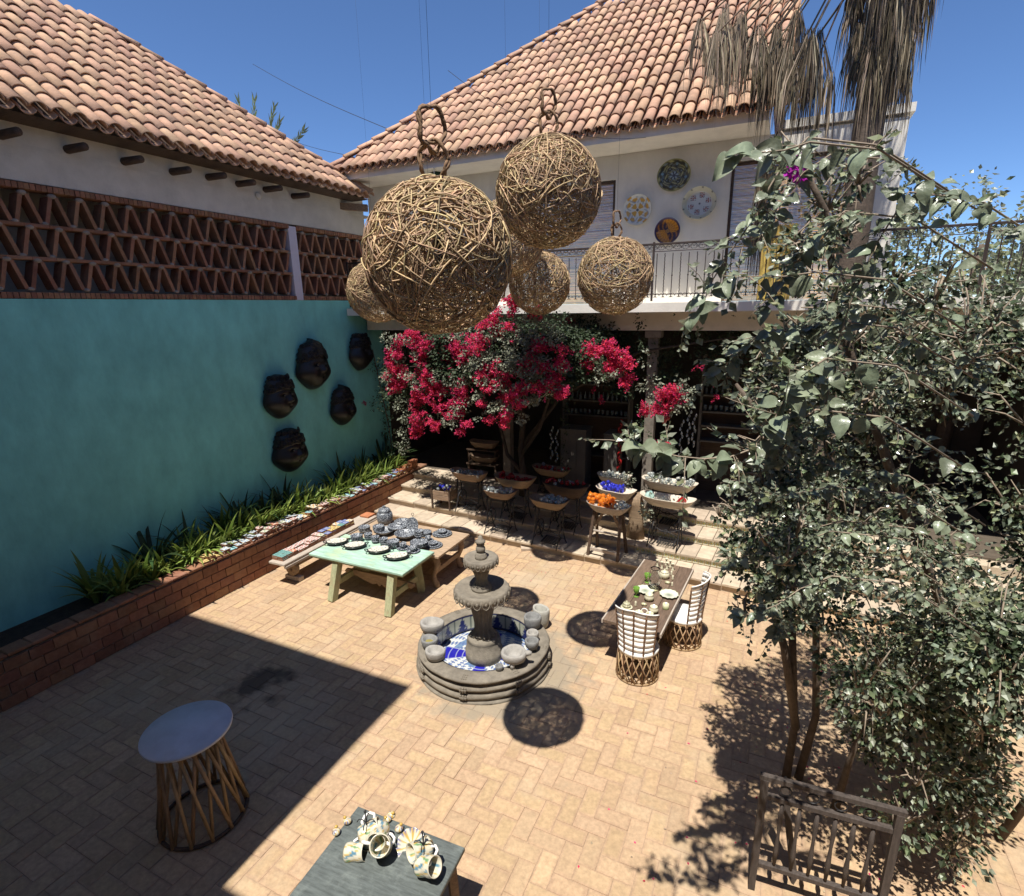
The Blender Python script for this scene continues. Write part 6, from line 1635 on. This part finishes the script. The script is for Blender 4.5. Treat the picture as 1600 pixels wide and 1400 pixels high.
for (px, py, t, r) in [(1205, 600, 5.7, .26), (1235, 560, 5.6, .26), (1180, 625, 5.5, .15), (1230, 660, 5.6, .28), (1195, 690, 5.6, .22), (1240, 740, 5.7, .30), (1190, 770, 5.6, .24), (1150, 790, 5.6, .16), (1225, 820, 5.7, .32), (1175, 835, 5.5, .20), (1185, 890, 5.4, .26), (1150, 870, 5.3, .16), (1240, 890, 5.6, .30), (1205, 935, 5.4, .22), (1165, 950, 5.2, .13), (1240, 960, 5.4, .22), (1140, 835, 5.5, .12), (1125, 800, 5.6, .10), (1275, 620, 5.8, .34), (1290, 740, 5.9, .40), (1300, 860, 5.9, .40), (1290, 960, 5.6, .3)]:
    bl.append((T(px, py, t), (r, r * 1.0, r * .9)))
tb = G(1228, 1215)
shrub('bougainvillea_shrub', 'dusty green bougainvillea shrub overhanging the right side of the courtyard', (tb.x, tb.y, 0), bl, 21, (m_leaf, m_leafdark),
      [[tb, tb + Vector((.02, .1, .6)), T(1238, 1000, 5.7), T(1235, 860, 5.8), T(1220, 700, 5.8), T(1215, 580, 5.8)], [tb + Vector((.12, .05, 0)), tb + Vector((.2, .1, .8)), T(1275, 900, 5.9), T(1295, 740, 6.0), T(1280, 600, 6.0)], [tb + Vector((.03, .1, .6)), T(1225, 1010, 5.6), T(1190, 900, 5.5), T(1160, 830, 5.6)], [T(1230, 760, 5.8), T(1180, 640, 5.5), T(1150, 600, 5.4)]])
bl2 = []
r_ = random.Random(5)
for i in range(46):
    px = r_.uniform(1330, 1640); py = r_.uniform(430, 1120); t = r_.uniform(5.2, 7.5); r = r_.uniform(.28, .5)
    bl2.append((T(px, py, t), (r, r, r * .9)))
shrub('bougainvillea_shrub', 'broad dusty green shrub mass along the white garden wall', (2.2, 5.6, 0), bl2, 23, (m_leaf, m_leafdark), [[(2.2, 5.6, 0), (2.1, 5.7, 1.2), (2.3, 5.6, 2.6), (2.0, 5.5, 4.2)], [(2.4, 5.7, 0), (2.9, 5.9, 1.5), (3.2, 6.0, 3.2)]], dens=.8)
bl3 = []
for i in range(26):
    px = r_.uniform(1290, 1480); py = r_.uniform(985, 1330); z = r_.uniform(.2, 1.5); p = G(px, py, z)
    bl3.append((p + Vector((.35, 0, 0)), (.26, .26, .24)))
shrub('bougainvillea_shrub', 'low leafy undergrowth around the stems at the bottom right', (1.0, 5.4, 0), bl3, 25, (m_leaf, m_leafdark), [[(1.0, 5.4, 0), (1.05, 5.4, .6), (1.1, 5.3, 1.3)]], dens=.75)

# leafy curtain between the near sprays and the shrub
cb_ = []
r_ = random.Random(31)
for (px, py) in [(1247, 255), (1240, 400), (1240, 520), (1208, 545), (1240, 565), (1222, 610), (1200, 645), (1242, 650), (1228, 700), (1195, 735), (1240, 750), (1212, 785), (1240, 820), (1195, 830), (1225, 870), (1242, 910), (1205, 915), (1290, 300), (1290, 380), (1300, 460), (1290, 540), (1295, 620), (1290, 700), (1330, 350), (1340, 440), (1340, 530), (1370, 610), (1340, 260), (1400, 420), (1420, 520), (1470, 460), (1500, 560), (1550, 500)]:
    cb_.append((T(px + r_.uniform(-8, 8), py + r_.uniform(-10, 10), r_.uniform(3.7, 4.6)), (.15, .15, .15)))
c0_ = G(1480, 1230)
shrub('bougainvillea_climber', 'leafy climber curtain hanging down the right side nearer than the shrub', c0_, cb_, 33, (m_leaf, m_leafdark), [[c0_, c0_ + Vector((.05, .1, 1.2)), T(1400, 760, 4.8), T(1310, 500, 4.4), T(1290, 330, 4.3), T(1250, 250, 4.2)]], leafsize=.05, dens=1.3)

# ================================================================== near sprays with big leaves, two to three metres away
def big_leaf(seed):
    r_ = random.Random(seed); b = MB(); N = 8; vs, fs = [], []
    ben, fold, twist = r_.uniform(.4, 1.3), r_.uniform(.15, .45), r_.uniform(-.4, .4)
    pos = Vector((0, 0, 0)); ang = .2
    for i in range(N + 1):
        t = i / N; w_ = .62 * (math.sin(PI * min(1, t ** .62)) ** .85) * (1 if t < .97 else 0) + .004
        for k, u in enumerate((-1, -.5, 0, .5, 1)):
            x = u * w_ / 2; z = abs(u) * w_ / 2 * fold + .03 * math.sin(7 * t + u * 2 + seed)
            c, s = math.cos(twist * t), math.sin(twist * t)
            vs.append(pos + Vector((x * c - z * s, 0, x * s + z * c)))
        pos = pos + Vector((0, math.cos(ang), math.sin(ang))) / N; ang -= ben / N
    for i in range(N):
        for k in range(4): o = i * 5 + k; fs.append((o, o + 1, o + 6, o + 5))
    b.add(vs, fs, True); return b.mesh('leaf', None)
LEAVES = []
for i in range(6):
    me = big_leaf(40 + i); me.materials.append((m_bigleaf := mat('big_leaf', (.205, .24, .16), coat=.2, rough=.36, var=.2, scale=3, rand=.35, transl=.2, spec=.45, bump=.25, bscale=8))); LEAVES.append(me)
def spray(label, px_pts, t, leaves, size, seed, flowers=(), twig=.0048):
    r_ = random.Random(seed); x0_, y0_, d0_ = px_pts[0]; px_pts = [(x0_ + 230, y0_ + 90, d0_ + .8), (x0_ + 110, y0_ + 12, d0_ + .3)] + list(px_pts); P_ = [atT(x, y, t + dt) for x, y, dt in px_pts]; o0 = P_[0]; leaves = int(leaves * (1.15 if y0_ < 480 else 1.6))
    t_ = thing('bougainvillea_spray', label, 'branch', o0, 0, 'bougainvillea sprays close to the camera')
    b = MB(); b.tube([p - o0 for p in P_], [twig * (1 - .65 * i / (len(P_) - 1)) for i in range(len(P_))], 6); b.build('twig', m_twig, t_)
    for i in range(leaves):
        f = (i + r_.random()) / leaves; s = f * (len(P_) - 1); j = min(int(s), len(P_) - 2); p = P_[j].lerp(P_[j + 1], s - j) - o0
        d = Vector((r_.uniform(-1, 1), r_.uniform(-1, .6), r_.uniform(-1.15, .15))).normalized(); n_ = Vector((r_.uniform(-.6, .6), r_.uniform(-1.4, -.15), r_.uniform(.35, 1)))
        xx = d.cross(n_).normalized(); zz = xx.cross(d); M = Matrix((xx, d, zz)).transposed()
        L_ = size * r_.uniform(.55, 1.2); off = d * .012
        link('leaf', r_.choice(LEAVES), t_, p + off, M.to_euler(), L_)
    sm = MB(); tg = MB()
    for i in range(int(leaves * (.28 if px_pts[2][1] < 480 else .5))):
        f = r_.random(); s = f * (len(P_) - 1); j = min(int(s), len(P_) - 2); p = P_[j].lerp(P_[j + 1], s - j) - o0
        d = Vector((r_.uniform(-1, .7), r_.uniform(-1, 1), r_.uniform(-.9, .9))).normalized(); L_ = size * r_.uniform(1.0, 2.6); e = p + d * L_ + Vector((0, 0, -.02)); tg.tube([p, p.lerp(e, .5) + rvec() * .01, e], [.0022, .0018, .001], 4)
        for q in range(9):
            u = (q + 1) / 9; pp = p.lerp(e, u) + rvec() * .006; dd = (d * .4 + Vector((r_.uniform(-1, 1), r_.uniform(-1, 1), r_.uniform(-.8, .5)))).normalized(); z_ = size * r_.uniform(.25, .6)
            kite(sm, pp, dd, Vector((r_.uniform(-.6, .6), r_.uniform(-1.3, .1), r_.uniform(.4, 1))).normalized(), z_, z_ * r_.uniform(.5, .75))
    tag(sm.build('small_leaves', m_leaf, t_), kind='stuff'); tag(tg.build('twiglets', m_twig, t_), kind='stuff')
    for (px, py, dt) in flowers:
        b = MB(); bracts(b, atT(px, py, t + dt) - o0, (.028, .028, .035), 7, r_, .032, 5); b.build('magenta_bracts', m_bractpink, t_)
    return t_
spray('long drooping bougainvillea spray crossing the balcony railing, magenta blooms at its top', [(1262, 215, 0), (1225, 255, -.05), (1195, 305, -.1), (1165, 360, -.12), (1140, 395, -.1), (1115, 435, -.1), (1100, 470, -.12), (1085, 492, -.12), (1068, 500, -.15)], 2.7, 40, .085, 3, [(1180, 285, -.1), (1163, 303, -.1), (1242, 268, 0)])
spray('short horizontal spray with hanging pointed leaves before the white wall', [(1265, 222, 0), (1225, 235, -.05), (1190, 238, -.1), (1160, 241, -.12), (1142, 238, -.12)], 2.4, 14, .10, 4)
spray('spray with pale triangular leaves over the lower balcony edge', [(1275, 425, 0), (1225, 432, -.05), (1180, 432, -.1), (1150, 432, -.1), (1128, 430, -.1)], 2.6, 16, .085, 5)
spray('dense upper right spray with magenta blooms against the palm', [(1300, 240, 0), (1255, 270, 0), (1225, 310, -.05), (1200, 345, -.05), (1180, 385, -.1)], 3.0, 44, .07, 6, [(1240, 262, 0), (1246, 275, 0)])
spray('spray of broad leaves below the balcony slab at the right', [(1290, 500, 0), (1250, 520, 0), (1215, 515, -.05), (1185, 525, -.1), (1160, 545, -.1), (1135, 570, -.1), (1105, 590, -.1)], 2.9, 26, .085, 7)
spray('long low spray reaching left across the porch with big pale leaves', [(1275, 640, 0), (1225, 672, 0), (1180, 700, -.05), (1140, 714, -.1), (1100, 717, -.12), (1060, 713, -.12), (1030, 706, -.12), (1005, 697, -.15), (985, 688, -.15)], 2.6, 26, .10, 8)
spray('shadowed spray of large dark leaves at the right edge of the porch', [(1290, 560, 0), (1245, 590, 0), (1225, 625, 0), (1205, 665, 0), (1180, 695, 0)], 2.5, 18, .11, 9)
spray('leafy spray of smaller leaves over the right of the steps', [(1300, 760, 0), (1250, 770, 0), (1215, 775, 0), (1180, 760, -.1), (1150, 750, -.1), (1125, 755, -.1)], 3.6, 40, .075, 10)
spray('spray hanging towards the far chair at the right', [(1300, 830, 0), (1240, 850, 0), (1200, 860, -.1), (1160, 870, -.1), (1130, 885, -.1)], 4.2, 44, .075, 11)
spray('lowest spray tip dipping over the brick paving at the right', [(1300, 900, 0), (1250, 920, 0), (1215, 945, -.1), (1180, 958, -.1), (1150, 962, -.1)], 3.6, 30, .075, 12)
spray('spray filling the gap right of the balcony above the slab', [(1320, 330, 0), (1275, 370, 0), (1240, 410, 0), (1215, 450, 0), (1195, 480, 0)], 2.8, 40, .08, 13)
spray('spray beyond the right edge of the porch roof', [(1420, 300, 0), (1370, 380, 0), (1330, 470, 0), (1300, 560, 0), (1290, 640, 0)], 2.9, 60, .085, 14)

for i, (x0, y0, x1, y1, t, n_) in enumerate([(1300, 470, 1200, 560, 3.6, 44), (1300, 560, 1190, 640, 4.0, 50), (1300, 650, 1200, 720, 4.2, 54), (1310, 720, 1170, 800, 4.4, 60), (1310, 800, 1180, 850, 4.5, 60), (1310, 860, 1190, 930, 4.6, 60), (1300, 930, 1210, 985, 4.6, 46)]):
    r_ = random.Random(80 + i); spray('%s of seven filler sprays layered down the right side, counting from the top' % ORD(i + 1), [(x0 + (x1 - x0) * k / 5 + r_.uniform(-14, 14), y0 + (y1 - y0) * k / 5 + r_.uniform(-16, 16), r_.uniform(-.2, .2)) for k in range(6)], t, n_, .08, 90 + i)
# ================================================================== palms
def frond_strip(mb, p, d, l, w):
    s = d.cross(Vector((0, 1, .3)));
    if s.length < 1e-3: s = Vector((1, 0, 0))
    s.normalize(); q = p + d * l * .5 + rvec() * l * .05; e = p + d * l + rvec() * l * .1
    mb.add([p - s * w / 2, p + s * w / 2, q + s * w * .6, q - s * w * .6, e], [(0, 1, 2, 3), (3, 2, 4)])
PY = 9.8
pc = atY(1345, 300, PY)
pmx = thing('fan_palm', 'tall fan palm whose dry fronds hang into the upper right', 'palm', (pc.x, PY, 0))
b = MB(); b.tube([(0, 0, -.1), (.02, 0, 2), (0, .02, 4.5), (-.02, 0, 7), (0, 0, 10.2)], [.26, .22, .20, .19, .18], 12); b.build('trunk', m_bark, pmx)
PO = Vector((pc.x, PY, 0)); sk = MB(); sk2 = MB()
def dead_fan(top, L_, n_, spread, pale):
    for j in range(n_):
        a = U(-1, 1); d = Vector((a * spread, U(-.5, .5) * spread, -1)).normalized(); p = top + Vector((a * .05, U(-.04, .04), U(-.05, .05)))
        mb = sk if random.random() < pale else sk2; l = L_ * (U(.25, 1.0) if random.random() < .75 else U(.9, 1.25)); w_ = U(.007, .02); q = p + d * l * .45; e = p + Vector((d.x * .55, d.y * .55, -1)).normalized() * l + rvec() * .03
        s_ = Vector((1, U(-.6, .6), 0)).normalized() * w_ / 2
        mb.add([p - s_ * .4, p + s_ * .4, q + s_, q - s_, e + s_ * .15], [(0, 1, 2, 3), (3, 2, 4)])
for i in range(60):
    a = U(0, 2 * PI); z = U(8.1, 10.0); rr = .22 + .30 * (z - 7.9) / 2.1; dead_fan(Vector((rr * math.cos(a), rr * math.sin(a), z)), U(.7, 1.1), 34, .28, .3)
for (px, py, bot, pale) in [(1102, 60, 150, .9), (1112, 70, 168, .95), (1125, 62, 172, .95), (1138, 66, 182, .95), (1150, 60, 170, .8), (1165, 62, 160, .5), (1178, 60, 165, .3), (1190, 62, 190, .3), (1200, 70, 200, .3), (1212, 66, 210, .25), (1224, 70, 205, .3), (1236, 74, 220, .3), (1248, 70, 215, .3), (1260, 80, 230, .3), (1275, 84, 240, .4), (1290, 90, 250, .4)]:
    for rep in range(2):
        t0_, b0_ = atY(px + U(-10, 10), py + U(-60, 30), PY - U(0, .6)), atY(px, bot + U(-34, 2), PY - .3); dead_fan(t0_ - PO, t0_.z - b0_.z, 40, U(.12, .4), pale * .8)
    q = MB(); q.tube([(0, 0, 9.9), (t0_ - PO).lerp(Vector((0, 0, 9.9)), .5) + Vector((0, 0, .25)), t0_ - PO], [.022, .016, .010], 5); q.build('frond_stalk', m_thatch, pmx)
h0 = atY(1192, 262, 10.6) - PO; dead_fan(h0, 1.75, 60, .10, .25); dead_fan(h0 + Vector((.12, 0, .1)), 1.6, 40, .12, .3)
q = MB(); q.tube([(0, 0, 9.6), (h0 + Vector((0, 0, 9.6))) * .5 + Vector((-.1, 0, .3)), h0], [.02, .014, .008], 5); q.build('frond_stalk', m_thatchdark, pmx)
tag(sk.build('dry_skirt', m_thatch, pmx), kind='stuff'); tag(sk2.build('dark_skirt', m_thatchdark, pmx), kind='stuff')
cn = MB()
for k in range(26):
    a = 2 * PI * k / 26 + U(-.1, .1); el = U(.0, 1.2); d = Vector((math.cos(a) * math.cos(el), math.sin(a) * math.cos(el), math.sin(el))); hub = Vector((0, 0, 10.2)) + d * U(.7, 1.1)
    cn.tube([(0, 0, 10.0), hub], [.025, .012], 5)
    for j in range(26): sp = d + rvec() * .75; frond_strip(cn, hub, sp.normalized(), U(.6, .95), .04)
tag(cn.build('green_fronds', m_palm, pmx), kind='stuff')
# feather palm tips over the left roof
q = atY(395, 320, 21.0)
fp = thing('feather_palm', 'palm frond tips rising behind the left tiled roof', 'palm', (q.x, 21.0, 0))
b = MB(); b.tube([(0, 0, 0), (0, 0, q.z - .5)], [.25, .18], 9); b.build('trunk', m_bark, fp)
for (px, py) in ((372, 157), (397, 157), (428, 168), (437, 190), (474, 205), (352, 165), (330, 150), (300, 165), (455, 225), (410, 200)):
    tip = atY(px, py, 21.0) - Vector((q.x, 21, 0)); b = MB(); base0 = Vector((0, 0, q.z - .6)); mid = base0.lerp(tip, .55) + Vector((0, 0, .35)); pts = []
    for i in range(13): t = i / 12; pts.append(base0 * (1 - t) ** 2 + mid * 2 * t * (1 - t) + tip * t * t)
    b.tube(pts, [.03 * (1 - .8 * i / 12) for i in range(13)], 5)
    for i in range(3, 13):
        d = (pts[i] - pts[i - 1]).normalized(); s = d.cross(Vector((0, 1, 0))).normalized()
        for sg in (-1, 1):
            for jj in range(2): frond_strip(b, pts[i] - d * .12 * jj, (d * 1.0 + s * sg * .42 + rvec() * .12).normalized(), U(.45, .65) * (1.2 - .5 * i / 12), .055)
    b.build('frond', m_palm, fp)
# trees beyond the terrace on the right
for k, (bx, by, hh_, lab) in enumerate([(3.6, 15.5, 7.2, 'leafy tree standing behind the roof terrace at the far right'), (7.5, 13.5, 6.0, 'leafy tree beyond the white garden wall'), (1.9, 20.0, 8.5, 'tall leafy tree far behind the house end')]):
    r_ = random.Random(60 + k); t_ = thing('broadleaf_tree', lab, 'tree', (bx, by, 0), 0, 'trees beyond the courtyard')
    b = MB(); b.tube([(0, 0, 0), (.1, .05, hh_ * .3), (-.05, 0, hh_ * .6), (.1, 0, hh_ * .85)], [.2, .16, .11, .05], 9); b.build('trunk', m_bark, t_)
    cr = MB()
    for i in range(40): v = Vector((r_.gauss(0, .8), r_.gauss(0, .8), r_.gauss(0, .7))); blob(cr, v * 1.15 + Vector((0, 0, hh_ * .78)), (.6, .6, .45), 150, .13, r_, .2)
    tag(cr.build('crown', m_leaf, t_), kind='stuff')
# yellow straw screen on the balcony behind the palm
ys = MB(); a0, a1 = atY(1189, 400, 11.5), atY(1240, 400, 11.5); zt, zb = atY(1210, 352, 11.5).z, 5.045
x = a0.x
while x < a1.x: ys.box((x - a0.x, U(-.01, .01), (zt - zb) / 2 + U(-.02, .02)), (.016, .012, zt - zb)); x += .0165
tag(ys.build('straw_screen', m_straw, None, (a0.x, 11.5, zb)), 'yellow straw screen standing on the balcony behind the palm', 'screen')
# fallen petals and leaves on the paving
fp_ = MB(); fl2 = MB(); r_ = random.Random(77)
for i in range(260):
    if i % 2: p = Vector((r_.uniform(-8.2, -1.5), r_.uniform(8.6, 10.0), .006))
    else: p = Vector((r_.uniform(-1.2, 2.0), r_.uniform(3.6, 9.0), .006))
    if (p.xy - FC.xy).length < 1.1: continue
    a = r_.uniform(0, 6.28); kite(fp_ if r_.random() < .35 else fl2, p, Vector((math.cos(a), math.sin(a), .1)).normalized(), Vector((0, 0, 1)), r_.uniform(.02, .04), .02, .1)
tag(fp_.build('fallen_petals', m_bract), 'red petals scattered on the brick paving', 'petals', kind='stuff'); tag(fl2.build('fallen_leaves', m_thatch), 'dry leaves scattered on the brick paving', 'leaves', kind='stuff')
m_gate = mat('old_gate_wood', (.075, .06, .052), rough=.8, var=.35, scale=8, stretch=(6, 6, 1), bump=.4)
# weathered wooden gate at the bottom right
ga = G(1196, 1216, 1.2)
gt_ = thing('wooden_gate', 'weathered wooden frame gate with turned spindles at the bottom right', 'gate', (ga.x, ga.y, 0), R(4))
for x in (0, .95): b = MB(); b.box((x, 0, .6), (.055, .05, 1.2), ch=.005); b.build('post', m_gate, gt_)
for z in (1.215, 1.03, .3): b = MB(); b.box((.475, 0, z), (1.03 if z > 1.2 else .89, .045, .05), ch=.005); b.build('rail', m_gate, gt_)
for k in range(6):
    b = MB(); x = .15 + .13 * k; b.tube([(x, 0, .32), (x, 0, .5), (x, 0, .68), (x, 0, .86), (x, 0, 1.01)], [.012, .022, .012, .022, .012], 7); b.build('spindle', m_gate, gt_)
for k in range(4): b = MB(); b.ring((.16 + .2 * k, 0, 1.12), .045, .007, 'Y', 16, 5); b.build('scroll', m_iron, gt_)
b = MB(); b.bar((.35, .12, 0), (.16, .2, .98), .09, .02); tag(b.build('leaning_board', m_gate, None, (ga.x, ga.y + .1, 0)), 'narrow board leaning behind the wooden gate', 'board')
